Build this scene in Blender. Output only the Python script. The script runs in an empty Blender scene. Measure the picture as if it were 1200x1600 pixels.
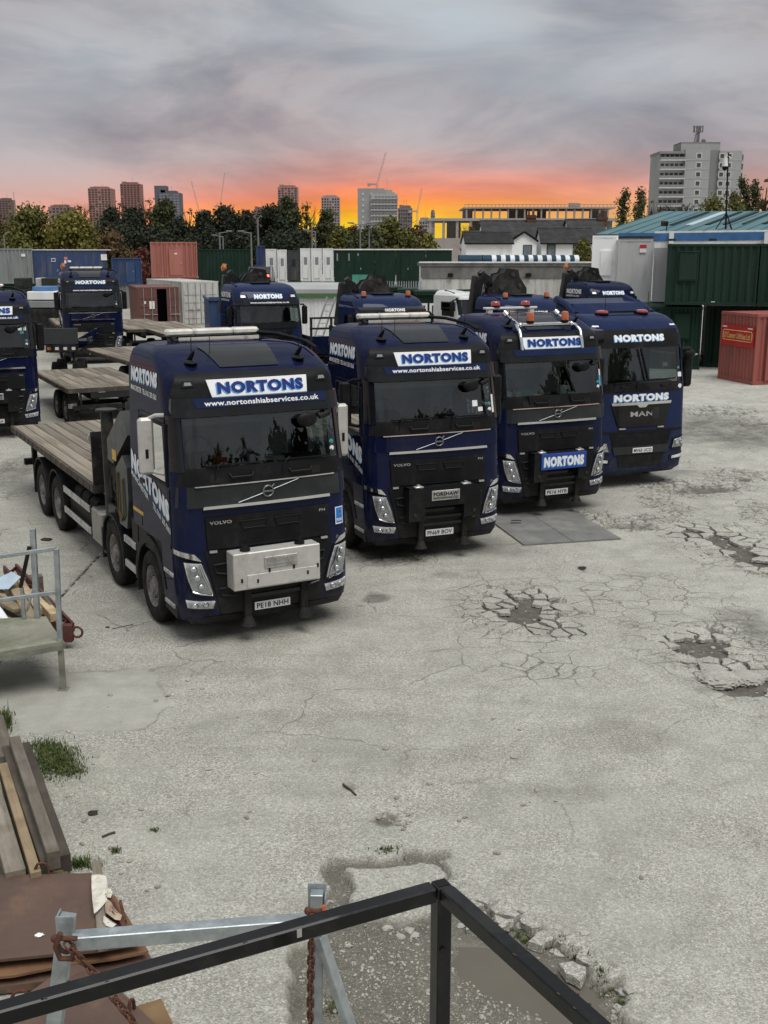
import bpy, math, random
import numpy as np
from mathutils import Vector, Matrix

S = bpy.context.scene
C = S.collection
R = math.radians
rnd = random.Random(7)

# ------------------------------------------------------------------ camera, sky, sun, exposure
F, PITCH, H = 1715.0, R(13.303), 5.11
cam = bpy.data.cameras.new('camera'); camo = bpy.data.objects.new('camera', cam); C.objects.link(camo)
cam.sensor_fit = 'VERTICAL'; cam.sensor_height = 24.0; cam.lens = 24.0 * F / 1600.0
cam.clip_start = 0.05; cam.clip_end = 12000
camo.location = (0, 0, H); camo.rotation_euler = (math.pi / 2 - PITCH, 0, 0)
S.camera = camo
S.view_settings.view_transform = 'Standard'; S.view_settings.look = 'None'
S.view_settings.exposure = 0.98; S.view_settings.gamma = 1.0
S.view_settings.use_curve_mapping = False
S.cycles.use_denoising = True
S.cycles.max_bounces = 6; S.cycles.transparent_max_bounces = 12
S.cycles.sample_clamp_indirect = 4.0

SUN_EL, SUN_AZ = R(66), R(150)          # diffuse daylight through the overcast; azimuth measured from +Y towards +X
W = bpy.data.worlds.new('World'); S.world = W; W.use_nodes = True
nt = W.node_tree; nt.nodes.clear()
def N(t, **k):
    n = nt.nodes.new(t)
    for a, b in k.items(): setattr(n, a, b)
    return n
def lk(a, b): nt.links.new(a, b)
def mth(op, a, b=None, c=None, clamp=False):
    n = N('ShaderNodeMath', operation=op, use_clamp=clamp)
    for i, v in enumerate((a, b, c)):
        if v is None: continue
        if isinstance(v, (int, float)): n.inputs[i].default_value = v
        else: lk(v, n.inputs[i])
    return n.outputs[0]
def ramp(fac, stops, interp='LINEAR'):
    n = N('ShaderNodeValToRGB'); cr = n.color_ramp; cr.interpolation = interp
    while len(cr.elements) < len(stops): cr.elements.new(0.5)
    for e, (p, c) in zip(cr.elements, stops):
        e.position = p; e.color = (c[0], c[1], c[2], 1) if not isinstance(c, (int, float)) else (c, c, c, 1)
    lk(fac, n.inputs[0]); return n.outputs[0]
def mixc(f, a, b, bt='MIX'):
    n = N('ShaderNodeMix', data_type='RGBA', blend_type=bt)
    for i, v in ((0, f), (6, a), (7, b)):
        if isinstance(v, (int, float)): n.inputs[i].default_value = v
        elif isinstance(v, tuple): n.inputs[i].default_value = (*v, 1)
        else: lk(v, n.inputs[i])
    return n.outputs[2]
def lin(r, g, b):
    return tuple(((c / 255) / 12.92 if c / 255 < .04045 else ((c / 255 + .055) / 1.055) ** 2.4) for c in (r, g, b))
tc = N('ShaderNodeTexCoord'); sx = N('ShaderNodeSeparateXYZ'); lk(tc.outputs['Generated'], sx.inputs[0])
dx, dy, dz = sx.outputs
el = mth('ARCSINE', dz); az = mth('ARCTAN2', dx, dy)
# overcast cloud deck: grey-mauve at the horizon, cooler and brighter towards the zenith
e01 = mth('DIVIDE', mth('MAXIMUM', el, 0.0), math.pi / 2)
base = ramp(e01, [(0.0, lin(200, 165, 150)), (0.022, lin(202, 162, 152)), (0.05, lin(178, 163, 163)), (0.09, lin(164, 160, 164)), (0.15, lin(163, 166, 170)), (0.4, lin(178, 181, 184)), (1.0, lin(200, 203, 206))])
# sunset band low in the west, fading with azimuth away from the sun
g_az = mth('EXPONENT', mth('MULTIPLY', mth('POWER', mth('DIVIDE', mth('SUBTRACT', az, -0.03), 0.30), 2.0), -1.0))
n1 = N('ShaderNodeTexNoise'); n1.inputs['Scale'].default_value = 1.0; n1.inputs['Detail'].default_value = 5; n1.inputs['Roughness'].default_value = .5
cv = N('ShaderNodeCombineXYZ')
lk(mth('MULTIPLY', az, 5.0), cv.inputs[0]); lk(mth('MULTIPLY', el, 26.0), cv.inputs[1]); cv.inputs[2].default_value = 3.3
lk(cv.outputs[0], n1.inputs['Vector'])
wob = mth('MULTIPLY', mth('SUBTRACT', n1.outputs[0], .5), 0.026)
elw = mth('ADD', mth('ADD', el, wob), mth('MULTIPLY', mth('DIVIDE', mth('SUBTRACT', -0.04, az), .22, clamp=True), 0.020))
eg = mth('DIVIDE', mth('MAXIMUM', elw, 0.0), 0.098, clamp=True)
glow = ramp(eg, [(0.0, lin(255, 215, 30)), (0.28, lin(255, 205, 15)), (0.38, lin(255, 172, 30)), (0.47, lin(254, 146, 62)), (0.58, lin(242, 140, 104)), (0.74, lin(212, 152, 140)), (1.0, lin(176, 162, 164))])
gfade = ramp(eg, [(0.0, 1.0), (0.55, .95), (0.76, .6), (1.0, 0.0)])
sky = mixc(mth('MULTIPLY', g_az, gfade), base, glow)
# cloud billows on a plane overhead
zz = mth('ADD', mth('MAXIMUM', dz, 0.0), 0.055)
cp = N('ShaderNodeCombineXYZ'); lk(mth('MULTIPLY', az, 5.5), cp.inputs[0]); lk(mth('MULTIPLY', el, 17.0), cp.inputs[1])
n2 = N('ShaderNodeTexNoise'); n2.inputs['Scale'].default_value = .85; n2.inputs['Detail'].default_value = 7; n2.inputs['Roughness'].default_value = .57; n2.inputs['Distortion'].default_value = .5
lk(cp.outputs[0], n2.inputs['Vector'])
cl = ramp(n2.outputs[0], [(0.32, lin(176, 180, 190)), (0.45, lin(212, 211, 215)), (0.57, lin(248, 244, 242)), (0.70, lin(255, 255, 255))])
cl2 = mixc(mth('MULTIPLY', ramp(mth('DIVIDE', el, .3, clamp=True), [(0.0, 0.35), (0.14, .7), (0.35, 1.0)]), .95), (0.85, .85, .85), cl)
sky = mixc(1.0, sky, cl2, 'MULTIPLY')
n3 = N('ShaderNodeTexNoise'); n3.inputs['Scale'].default_value = .45; n3.inputs['Detail'].default_value = 3
lk(cp.outputs[0], n3.inputs['Vector'])
sky = mixc(mth('MULTIPLY', ramp(mth('DIVIDE', el, .3, clamp=True), [(0.1, 0.0), (0.6, 1.0)]), ramp(n3.outputs[0], [(.42, 0.0), (.62, .75)])), sky, lin(172, 182, 188))
ns = N('ShaderNodeTexSky', sky_type='NISHITA', sun_disc=False)
ns.sun_elevation = SUN_EL; ns.sun_rotation = SUN_AZ
b1 = N('ShaderNodeBackground'); lk(ns.outputs[0], b1.inputs[0]); b1.inputs[1].default_value = 0.05
b2 = N('ShaderNodeBackground'); lk(sky, b2.inputs[0]); b2.inputs[1].default_value = 0.66
ms = N('ShaderNodeMixShader'); ms.inputs[0].default_value = 0.97
lk(b1.outputs[0], ms.inputs[1]); lk(b2.outputs[0], ms.inputs[2])
wo = N('ShaderNodeOutputWorld'); lk(ms.outputs[0], wo.inputs[0])

sun = bpy.data.lights.new('sun', 'SUN'); sun.energy = 1.5; sun.angle = R(42); sun.color = (1.0, .972, .94)
so = bpy.data.objects.new('sun', sun); C.objects.link(so)
sd = Vector((math.sin(SUN_AZ) * math.cos(SUN_EL), math.cos(SUN_AZ) * math.cos(SUN_EL), math.sin(SUN_EL)))
so.rotation_euler = sd.to_track_quat('Z', 'Y').to_euler()

# ------------------------------------------------------------------ materials
MATS = {}
def mat(name, col, rough=.5, metal=0.0, var=.15, vscale=3.0, col2=None, bump=0.0, bscale=40.0, coat=0.0, dirt=None, dirt_amt=0.0, dscale=1.2, stretch=(1, 1, 1), emit=None, estr=0.0):
    if name in MATS: return MATS[name]
    m = bpy.data.materials.new(name); m.use_nodes = True; t = m.node_tree; t.nodes.clear()
    def n(ty, **k):
        q = t.nodes.new(ty)
        for a, b in k.items(): setattr(q, a, b)
        return q
    out = n('ShaderNodeOutputMaterial'); p = n('ShaderNodeBsdfPrincipled'); t.links.new(p.outputs[0], out.inputs[0])
    tcn = n('ShaderNodeTexCoord'); mp = n('ShaderNodeMapping'); mp.inputs['Scale'].default_value = stretch
    t.links.new(tcn.outputs['Object'], mp.inputs[0])
    nz = n('ShaderNodeTexNoise'); nz.inputs['Scale'].default_value = vscale; nz.inputs['Detail'].default_value = 6; nz.inputs['Roughness'].default_value = .6
    t.links.new(mp.outputs[0], nz.inputs['Vector'])
    c2 = col2 if col2 else tuple(min(1, c * (1 + var)) for c in col)
    c1 = col if col2 else tuple(c * (1 - var) for c in col)
    rp = n('ShaderNodeValToRGB'); rp.color_ramp.elements[0].position = .32; rp.color_ramp.elements[1].position = .68
    rp.color_ramp.elements[0].color = (*c1, 1); rp.color_ramp.elements[1].color = (*c2, 1)
    t.links.new(nz.outputs[0], rp.inputs[0]); cout = rp.outputs[0]
    rough_s = None
    if dirt:
        nd = n('ShaderNodeTexNoise'); nd.inputs['Scale'].default_value = dscale; nd.inputs['Detail'].default_value = 8; nd.inputs['Roughness'].default_value = .7
        t.links.new(mp.outputs[0], nd.inputs['Vector'])
        rd = n('ShaderNodeValToRGB'); rd.color_ramp.elements[0].position = .62 - .35 * dirt_amt; rd.color_ramp.elements[1].position = .85 - .3 * dirt_amt
        t.links.new(nd.outputs[0], rd.inputs[0])
        mx = n('ShaderNodeMix', data_type='RGBA'); t.links.new(rd.outputs[0], mx.inputs[0]); t.links.new(cout, mx.inputs[6]); mx.inputs[7].default_value = (*dirt, 1)
        cout = mx.outputs[2]
        mr = n('ShaderNodeMix', data_type='FLOAT'); t.links.new(rd.outputs[0], mr.inputs[0]); mr.inputs[2].default_value = rough; mr.inputs[3].default_value = min(1, rough + .35)
        rough_s = mr.outputs[0]
    t.links.new(cout, p.inputs['Base Color'])
    p.inputs['Roughness'].default_value = rough; p.inputs['Metallic'].default_value = metal
    if rough_s: t.links.new(rough_s, p.inputs['Roughness'])
    p.inputs['Specular IOR Level'].default_value = .14 if max(col) < .12 and not metal else .5
    if coat: p.inputs['Coat Weight'].default_value = coat; p.inputs['Coat Roughness'].default_value = .04
    if bump:
        nb = n('ShaderNodeTexNoise'); nb.inputs['Scale'].default_value = bscale; nb.inputs['Detail'].default_value = 4
        t.links.new(mp.outputs[0], nb.inputs['Vector'])
        bp = n('ShaderNodeBump'); bp.inputs['Strength'].default_value = bump; bp.inputs['Distance'].default_value = .02
        t.links.new(nb.outputs[0], bp.inputs['Height']); t.links.new(bp.outputs[0], p.inputs['Normal'])
    if emit: p.inputs['Emission Color'].default_value = (*emit, 1); p.inputs['Emission Strength'].default_value = estr
    MATS[name] = m; return m
def road_dust(m, top=1.25, amt=.55, col=(.075, .07, .062)):
    """dried road spray on the lower panels, broken up by noise"""
    t = m.node_tree; p = next(n for n in t.nodes if n.type == 'BSDF_PRINCIPLED'); l = p.inputs['Base Color'].links[0]; src = l.from_socket
    tcn = t.nodes.new('ShaderNodeTexCoord'); sp = t.nodes.new('ShaderNodeSeparateXYZ'); t.links.new(tcn.outputs['Object'], sp.inputs[0])
    mr = t.nodes.new('ShaderNodeMapRange'); mr.inputs[1].default_value = top; mr.inputs[2].default_value = .3; mr.inputs[3].default_value = 0; mr.inputs[4].default_value = amt; t.links.new(sp.outputs[2], mr.inputs[0])
    nz = t.nodes.new('ShaderNodeTexNoise'); nz.inputs['Scale'].default_value = 5; nz.inputs['Detail'].default_value = 8; nz.inputs['Roughness'].default_value = .75; t.links.new(tcn.outputs['Object'], nz.inputs['Vector'])
    rp = t.nodes.new('ShaderNodeValToRGB'); rp.color_ramp.elements[0].position = .38; rp.color_ramp.elements[1].position = .68; t.links.new(nz.outputs[0], rp.inputs[0])
    mu = t.nodes.new('ShaderNodeMath'); mu.operation = 'MULTIPLY'; t.links.new(mr.outputs[0], mu.inputs[0]); t.links.new(rp.outputs[0], mu.inputs[1])
    mx = t.nodes.new('ShaderNodeMix'); mx.data_type = 'RGBA'; t.links.new(mu.outputs[0], mx.inputs[0]); t.links.new(src, mx.inputs[6]); mx.inputs[7].default_value = (*col, 1); t.links.new(mx.outputs[2], p.inputs['Base Color'])
def glass_mat(name, tint, fr=1.45, rough=.02, refl=1.0):
    if name in MATS: return MATS[name]
    m = bpy.data.materials.new(name); m.use_nodes = True; t = m.node_tree; t.nodes.clear()
    out = t.nodes.new('ShaderNodeOutputMaterial'); mx = t.nodes.new('ShaderNodeMixShader')
    tr = t.nodes.new('ShaderNodeBsdfTransparent'); tr.inputs[0].default_value = (*tint, 1)
    gl = t.nodes.new('ShaderNodeBsdfGlossy'); gl.inputs['Roughness'].default_value = rough
    fn = t.nodes.new('ShaderNodeFresnel'); fn.inputs[0].default_value = fr
    t.links.new(fn.outputs[0], mx.inputs[0]); t.links.new(tr.outputs[0], mx.inputs[1]); t.links.new(gl.outputs[0], mx.inputs[2]); t.links.new(mx.outputs[0], out.inputs[0])
    MATS[name] = m; return m

NAVY = mat('navy_paint', (.0058, .0088, .034), .3, 0, .15, 1.5, coat=.2, dirt=(.017, .019, .034), dirt_amt=.3, dscale=2.2)
NAVY2 = mat('royal_blue_paint', (.011, .020, .060), .34, 0, .12, 1.5, coat=.4, dirt=(.024, .03, .06), dirt_amt=.3, dscale=2.2)
for q_ in (NAVY, NAVY2):
    p_ = next(n for n in q_.node_tree.nodes if n.type == 'BSDF_PRINCIPLED'); p_.inputs['Specular IOR Level'].default_value = 0.0; p_.inputs['Coat IOR'].default_value = 1.42; p_.inputs['Coat Weight'].default_value = .44; road_dust(q_)
ROOFP = mat('dusty_sky_sheen_paint', (.022, .027, .058), .42, 0, .2, 1.4, coat=.5, dirt=(.075, .08, .09), dirt_amt=.5, dscale=1.6)  # lighter blue with the roofs' sky sheen put into the colour, plus dust; unused
BLK = mat('black_plastic', (.009, .0095, .010), .5, 0, .25, 3, dirt=(.022, .022, .021), dirt_amt=.3, dscale=3)
BLKG = mat('gloss_black_panel', (.008, .009, .0095), .24, 0, .2, 3, coat=.4, dirt=(.02, .021, .02), dirt_amt=.25, dscale=2)
DGREY = mat('charcoal_paint', (.022, .025, .026), .4, 0, .15, 3, coat=.2, dirt=(.045, .045, .042), dirt_amt=.25)
CHASS = mat('chassis_black', (.013, .013, .013), .6, 0, .3, 5, dirt=(.06, .056, .048), dirt_amt=.45, dscale=3)
road_dust(BLK, 1.0, .5); road_dust(BLKG, 1.0, .4)
CHROME = mat('chrome_trim', (.72, .73, .74), .12, 1.0, .05)
STEEL = mat('brushed_stainless', (.52, .51, .48), .42, .35, .12, 4, dirt=(.32, .30, .26), dirt_amt=.3, dscale=3)
ALU = mat('aluminium_rail', (.5, .5, .49), .42, .75, .15, 4, dirt=(.2, .19, .17), dirt_amt=.4, dscale=5)
RUBBER = mat('tyre_rubber', (.014, .0135, .013), .8, 0, .3, 8, dirt=(.05, .047, .041), dirt_amt=.38, dscale=5, bump=.3, bscale=60)
RIM = mat('wheel_steel', (.20, .19, .175), .55, .3, .2, 7, dirt=(.06, .052, .045), dirt_amt=.5, dscale=5)
WHITE = mat('white_vinyl', (.78, .79, .8), .45, 0, .04)
LBLUE = mat('light_blue_vinyl', (.10, .33, .62), .45, 0, .05)
SIGNB = mat('navy_vinyl', (.01, .022, .16), .4, 0, .05)
BLUESGN = mat('blue_sign', (.012, .055, .28), .4, 0, .08)
YELREF = mat('yellow_reflective_tape', (.55, .33, .02), .4, 0, .1)
LENS = glass_mat('lamp_lens', (.85, .87, .88), 1.45, .05)
LAMPB = mat('lamp_reflector', (.80, .82, .84), .25, .3, .25, 22)
CLEARW = mat('clear_lamp_white', (.62, .62, .6), .2, 0, .08, coat=1)
CREAM = mat('beacon_bar_lens', (.62, .62, .55), .22, 0, .15, 9, coat=1)
AMBER = mat('amber_lens', (.42, .10, .02), .2, 0, .15, 14, coat=1)
REDL = mat('red_lens', (.33, .03, .025), .2, 0, .2, 12, coat=1)
PLATE = mat('number_plate_white', (.66, .67, .67), .4, 0, .05)
PRINT = mat('black_print', (.01, .01, .01), .5)
WS = glass_mat('windscreen_glass', (.70, .78, .75), 1.82, .006)
DULLM = mat('dull_metal_trim', (.22, .23, .24), .35, .8, .05)
MARKL = mat('marker_lamp_lens', (.22, .23, .24), .25, 0, .2, 20)
SG = glass_mat('side_glass', (.25, .3, .3), 1.35, .01)
INT = mat('cab_interior_grey', (.30, .31, .30), .8, 0, .2)
INTD = mat('cab_interior_dark', (.018, .018, .018), .8, 0, .2)
SEAT = mat('seat_cloth', (.22, .22, .21), .9, 0, .2, 8)
SEATR = mat('seat_cloth_red_brown', (.16, .07, .055), .9, 0, .2, 8)
PAPER = mat('white_paper', (.7, .7, .68), .7)
TEALST = mat('teal_sticker', (.05, .3, .3), .5)

# ------------------------------------------------------------------ mesh helpers
def ray(px, py):
    u = -(py - 800) / F; c, s = math.cos(PITCH), math.sin(PITCH)
    return Vector(((px - 600) / F, c + u * s, -s + u * c))
def gp(px, py, z=0.0):                 # point of the plane z seen at a photo pixel
    d = ray(px, py); return Vector((0, 0, H)) + d * ((z - H) / d.z)
def at(px, py, Y):                     # point at depth Y seen at a photo pixel
    d = ray(px, py); return Vector((0, 0, H)) + d * (Y / d.y)
def sstep(a, b, x):
    t = min(1, max(0, (x - a) / (b - a))); return t * t * (3 - 2 * t)
def zg(x, y):
    return (.45 - .15 * sstep(-5, 8, x)) * sstep(22, 38, y)

class MB:
    def __init__(s): s.v = []; s.f = []; s.sm = []
    def add(s, v, f, smooth=False):
        o = len(s.v); s.v += [tuple(p) for p in v]; s.f += [tuple(i + o for i in q) for q in f]; s.sm += [smooth] * len(f); return s
    def box(s, x0, x1, y0, y1, z0, z1, c=0.0, M=None):
        if x1 < x0: x0, x1 = x1, x0
        if y1 < y0: y0, y1 = y1, y0
        if z1 < z0: z0, z1 = z1, z0
        if not c:
            v = [(x, y, z) for x in (x0, x1) for y in (y0, y1) for z in (z0, z1)]
            f = [(0, 1, 3, 2), (4, 6, 7, 5), (0, 4, 5, 1), (2, 3, 7, 6), (0, 2, 6, 4), (1, 5, 7, 3)]
        else:
            c = min(c, (x1 - x0) * .45, (y1 - y0) * .45, (z1 - z0) * .45)
            v = []; ix = {}
            X, Y, Z = (x0, x1), (y0, y1), (z0, z1); sg = (1, -1)
            for i in (0, 1):
                for j in (0, 1):
                    for k in (0, 1):
                        ix[i, j, k, 0] = len(v); v.append((X[i], Y[j] + sg[j] * c, Z[k] + sg[k] * c))
                        ix[i, j, k, 1] = len(v); v.append((X[i] + sg[i] * c, Y[j], Z[k] + sg[k] * c))
                        ix[i, j, k, 2] = len(v); v.append((X[i] + sg[i] * c, Y[j] + sg[j] * c, Z[k]))
            f = []
            for i in (0, 1):
                q = [ix[i, 0, 0, 0], ix[i, 1, 0, 0], ix[i, 1, 1, 0], ix[i, 0, 1, 0]]; f.append(q if i else q[::-1])
                q = [ix[0, i, 0, 1], ix[0, i, 1, 1], ix[1, i, 1, 1], ix[1, i, 0, 1]]; f.append(q if i else q[::-1])
                q = [ix[0, 0, i, 2], ix[1, 0, i, 2], ix[1, 1, i, 2], ix[0, 1, i, 2]]; f.append(q if i else q[::-1])
            for a in (0, 1):
                for b in (0, 1):
                    f.append([ix[a, b, 0, 0], ix[a, b, 1, 0], ix[a, b, 1, 1], ix[a, b, 0, 1]])
                    f.append([ix[a, 0, b, 0], ix[a, 1, b, 0], ix[a, 1, b, 2], ix[a, 0, b, 2]])
                    f.append([ix[0, a, b, 1], ix[1, a, b, 1], ix[1, a, b, 2], ix[0, a, b, 2]])
                    for k in (0, 1): f.append([ix[a, b, k, 0], ix[a, b, k, 1], ix[a, b, k, 2]])
        if M is not None: v = [M @ Vector(p) for p in v]
        return s.add(v, f)
    def bar(s, p0, p1, w, h, c=0.0, up=(0, 0, 1), roll=0):   # box section from p0 to p1; w sideways, h along up
        p0, p1 = Vector(p0), Vector(p1); d = (p1 - p0); L = d.length; d.normalize()
        u = Vector(up)
        if abs(d.dot(u)) > .98: u = Vector((0, 1, 0))
        x = d.cross(u).normalized(); u = x.cross(d)
        M = Matrix(((x.x, d.x, u.x, p0.x), (x.y, d.y, u.y, p0.y), (x.z, d.z, u.z, p0.z), (0, 0, 0, 1)))
        return s.box(-w / 2, w / 2, 0, L, -h / 2, h / 2, c, M)
    def tube(s, pts, r, n=8, closed=False, cap=True):
        P = [Vector(p) for p in pts]; m = len(P); rs = r if isinstance(r, (list, tuple)) else [r] * m
        v = []; f = []; px = None
        for i, p in enumerate(P):
            a = P[(i - 1) % m] if (closed or i > 0) else p; b = P[(i + 1) % m] if (closed or i < m - 1) else p
            d = (b - a).normalized()
            if px is None: px = d.orthogonal().normalized()
            px = (px - d * px.dot(d)).normalized(); py = d.cross(px)
            for k in range(n):
                t = 2 * math.pi * k / n; v.append(p + (px * math.cos(t) + py * math.sin(t)) * rs[i])
        for i in range(m if closed else m - 1):
            for k in range(n):
                a, b = i * n + k, i * n + (k + 1) % n; c2, d2 = ((i + 1) % m) * n + (k + 1) % n, ((i + 1) % m) * n + k
                f.append((a, b, c2, d2))
        s.add(v, f, True)
        if cap and not closed: s.add(v[:n], [tuple(range(n))[::-1]]); s.add(v[-n:], [tuple(range(n))])
        return s
    def cyl(s, p0, p1, r0, r1=None, n=14):
        return s.tube([p0, p1], [r0, r0 if r1 is None else r1], n)
    def prism(s, poly, axis, a, b):      # polygon extruded along an axis: axis 'x': poly in (y,z); 'y': (x,z); 'z': (x,y)
        def pt(p, t): return {'x': (t, p[0], p[1]), 'y': (p[0], t, p[1]), 'z': (p[0], p[1], t)}[axis]
        n = len(poly); v = [pt(p, a) for p in poly] + [pt(p, b) for p in poly]
        f = [tuple(range(n)), tuple(range(2 * n - 1, n - 1, -1))] + [(i + n, (i + 1) % n + n, (i + 1) % n, i) for i in range(n)]
        return s.add(v, f)
    def lathe(s, prof, axis='x', c=(0, 0, 0), n=28, sgn=1):   # prof: (offset along the axis, radius)
        v = []; f = []; m = len(prof)
        for k in range(n):
            t = 2 * math.pi * k / n
            for a, r in prof:
                p = {'x': (a * sgn, r * math.cos(t), r * math.sin(t)), 'y': (r * math.cos(t), a * sgn, r * math.sin(t)), 'z': (r * math.cos(t), r * math.sin(t), a * sgn)}[axis]
                v.append((p[0] + c[0], p[1] + c[1], p[2] + c[2]))
        for k in range(n):
            for j in range(m - 1):
                q = (k * m + j, k * m + j + 1, ((k + 1) % n) * m + j + 1, ((k + 1) % n) * m + j); f.append(q)
        return s.add(v, f, True)
    def ball(s, c, rx, ry=None, rz=None, n=10, m=6):
        ry = ry or rx; rz = rz or rx; v = []; f = []
        for j in range(m + 1):
            ph = math.pi * j / m
            for k in range(n):
                t = 2 * math.pi * k / n; v.append((c[0] + rx * math.sin(ph) * math.cos(t), c[1] + ry * math.sin(ph) * math.sin(t), c[2] + rz * math.cos(ph)))
        for j in range(m):
            for k in range(n): f.append((j * n + k, (j + 1) * n + k, (j + 1) * n + (k + 1) % n, j * n + (k + 1) % n))
        return s.add(v, f, True)
    def build(s, name, m, parent=None, fix=True):
        me = bpy.data.meshes.new(name); me.from_pydata(s.v, [], s.f)
        me.polygons.foreach_set('use_smooth', s.sm)
        me.update()
        if fix:
            import bmesh
            bm = bmesh.new(); bm.from_mesh(me)
            if len(bm.faces) < 4000: bmesh.ops.remove_doubles(bm, verts=bm.verts, dist=1e-5)
            bmesh.ops.recalc_face_normals(bm, faces=bm.faces); bm.to_mesh(me); bm.free()
        me.materials.append(m)
        if any(s.sm):
            try: me.set_sharp_from_angle(angle=R(38))
            except Exception: pass
        return link(name, me, parent)
def link(name, me, parent=None):
    o = bpy.data.objects.new(name, me); C.objects.link(o)
    if parent is not None: o.parent = parent
    return o
def tag(o, label=None, cat=None, group=None, kind=None):
    if label: o['label'] = label
    if cat: o['category'] = cat
    if group: o['group'] = group
    if kind: o['kind'] = kind
    return o
def thing(name, label, cat, loc=(0, 0, 0), rz=0.0, group=None):
    o = bpy.data.objects.new(name, None); C.objects.link(o); o.empty_display_size = .3
    o.location = loc; o.rotation_euler = (0, 0, rz); return tag(o, label, cat, group)
def copy_tree(o, parent=None):
    c = o.copy(); C.objects.link(c); c.parent = parent
    if parent is None and 'label' in c: pass
    for ch in KIDS(o): copy_tree(ch, c)
    return c
def KIDS(o): return [q for q in list(C.objects) if q.parent == o]
_tx = {}
def text(s, bold=0.0, res=3):           # flat lettering as triangles, x from 0 to 1 (scaled by width), real aspect kept
    k = (s, bold)
    if k in _tx: return _tx[k]
    cu = bpy.data.curves.new('lettering', 'FONT'); cu.body = s; cu.size = 1; cu.offset = bold; cu.resolution_u = res; cu.fill_mode = 'FRONT'; cu.space_character = 1.0 + bold * 2.2
    o = bpy.data.objects.new('lettering', cu); C.objects.link(o)
    bpy.context.view_layer.update()
    me = bpy.data.meshes.new_from_object(o)
    v = [(p.co.x, p.co.y) for p in me.vertices]; f = [tuple(p.vertices) for p in me.polygons]
    bpy.data.objects.remove(o); bpy.data.curves.remove(cu); bpy.data.meshes.remove(me)
    x0 = min(p[0] for p in v); x1 = max(p[0] for p in v); y0 = min(p[1] for p in v); y1 = max(p[1] for p in v)
    v = [((a - x0) / (x1 - x0), (b - y0) / (y1 - y0)) for a, b in v]
    _tx[k] = (v, f); return _tx[k]
def letter(mb, s, fn, bold=0.0, dx=0.0, dy=0.0):   # fn(u, v) -> point; u, v in 0..1
    v, f = text(s, bold); mb.add([fn(a + dx, b + dy) for a, b in v], f); return mb
def wood(name, a, b, rough=.85, grain=(14, 1.2, 14)):
    if name in MATS: return MATS[name]
    m = bpy.data.materials.new(name); m.use_nodes = True; t = m.node_tree; t.nodes.clear()
    def n(ty, **k):
        q = t.nodes.new(ty)
        for c, d in k.items(): setattr(q, c, d)
        return q
    out = n('ShaderNodeOutputMaterial'); p = n('ShaderNodeBsdfPrincipled'); t.links.new(p.outputs[0], out.inputs[0])
    tcn = n('ShaderNodeTexCoord'); oi = n('ShaderNodeObjectInfo'); mp = n('ShaderNodeMapping'); mp.inputs['Scale'].default_value = grain
    ad = n('ShaderNodeVectorMath', operation='ADD'); t.links.new(tcn.outputs['Object'], mp.inputs[0]); t.links.new(mp.outputs[0], ad.inputs[0]); 
    sc_ = n('ShaderNodeVectorMath', operation='SCALE'); cb = n('ShaderNodeCombineXYZ'); 
    for i in range(3): t.links.new(oi.outputs['Random'], cb.inputs[i])
    t.links.new(cb.outputs[0], sc_.inputs[0]); sc_.inputs['Scale'].default_value = 31; t.links.new(sc_.outputs[0], ad.inputs[1])
    nz = n('ShaderNodeTexNoise'); nz.inputs['Scale'].default_value = 1; nz.inputs['Detail'].default_value = 8; nz.inputs['Roughness'].default_value = .7; t.links.new(ad.outputs[0], nz.inputs['Vector'])
    rp = n('ShaderNodeValToRGB'); rp.color_ramp.elements[0].position = .3; rp.color_ramp.elements[1].position = .7; rp.color_ramp.elements[0].color = (*a, 1); rp.color_ramp.elements[1].color = (*b, 1); t.links.new(nz.outputs[0], rp.inputs[0])
    hs = n('ShaderNodeHueSaturation'); t.links.new(rp.outputs[0], hs.inputs['Color'])
    mr = n('ShaderNodeMapRange'); mr.inputs[3].default_value = .6; mr.inputs[4].default_value = 1.5; t.links.new(oi.outputs['Random'], mr.inputs[0]); t.links.new(mr.outputs[0], hs.inputs['Value'])
    n2_ = n('ShaderNodeTexNoise'); n2_.inputs['Scale'].default_value = 1.7; n2_.inputs['Detail'].default_value = 6; t.links.new(tcn.outputs['Object'], n2_.inputs['Vector'])
    r2 = n('ShaderNodeValToRGB'); r2.color_ramp.elements[0].position = .42; r2.color_ramp.elements[1].position = .62; r2.color_ramp.elements[0].color = (.55, .52, .47, 1); t.links.new(n2_.outputs[0], r2.inputs[0])
    mx = n('ShaderNodeMix', data_type='RGBA', blend_type='MULTIPLY'); mx.inputs[0].default_value = .8; t.links.new(hs.outputs[0], mx.inputs[6]); t.links.new(r2.outputs[0], mx.inputs[7])
    t.links.new(mx.outputs[2], p.inputs['Base Color']); p.inputs['Roughness'].default_value = rough
    bp = n('ShaderNodeBump'); bp.inputs['Strength'].default_value = .4; bp.inputs['Distance'].default_value = .01; t.links.new(nz.outputs[0], bp.inputs['Height']); t.links.new(bp.outputs[0], p.inputs['Normal'])
    MATS[name] = m; return m
DECKW = wood('weathered_deck_board', (.12, .102, .078), (.31, .275, .22))
RUSTYF = mat('rusty_deck_frame', (.045, .038, .032), .75, .1, .3, 4, dirt=(.15, .10, .06), dirt_amt=.45, dscale=3)
CRGREY = mat('crane_grey_paint', (.042, .047, .049), .45, 0, .12, 3, coat=.3, dirt=(.05, .048, .042), dirt_amt=.4, dscale=3)
CRBLK = mat('crane_black_paint', (.016, .0165, .017), .45, 0, .2, 4, coat=.2, dirt=(.07, .065, .055), dirt_amt=.35, dscale=3)
ORANGEH = mat('orange_hook_paint', (.45, .16, .05), .6, 0, .25, 8)
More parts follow.
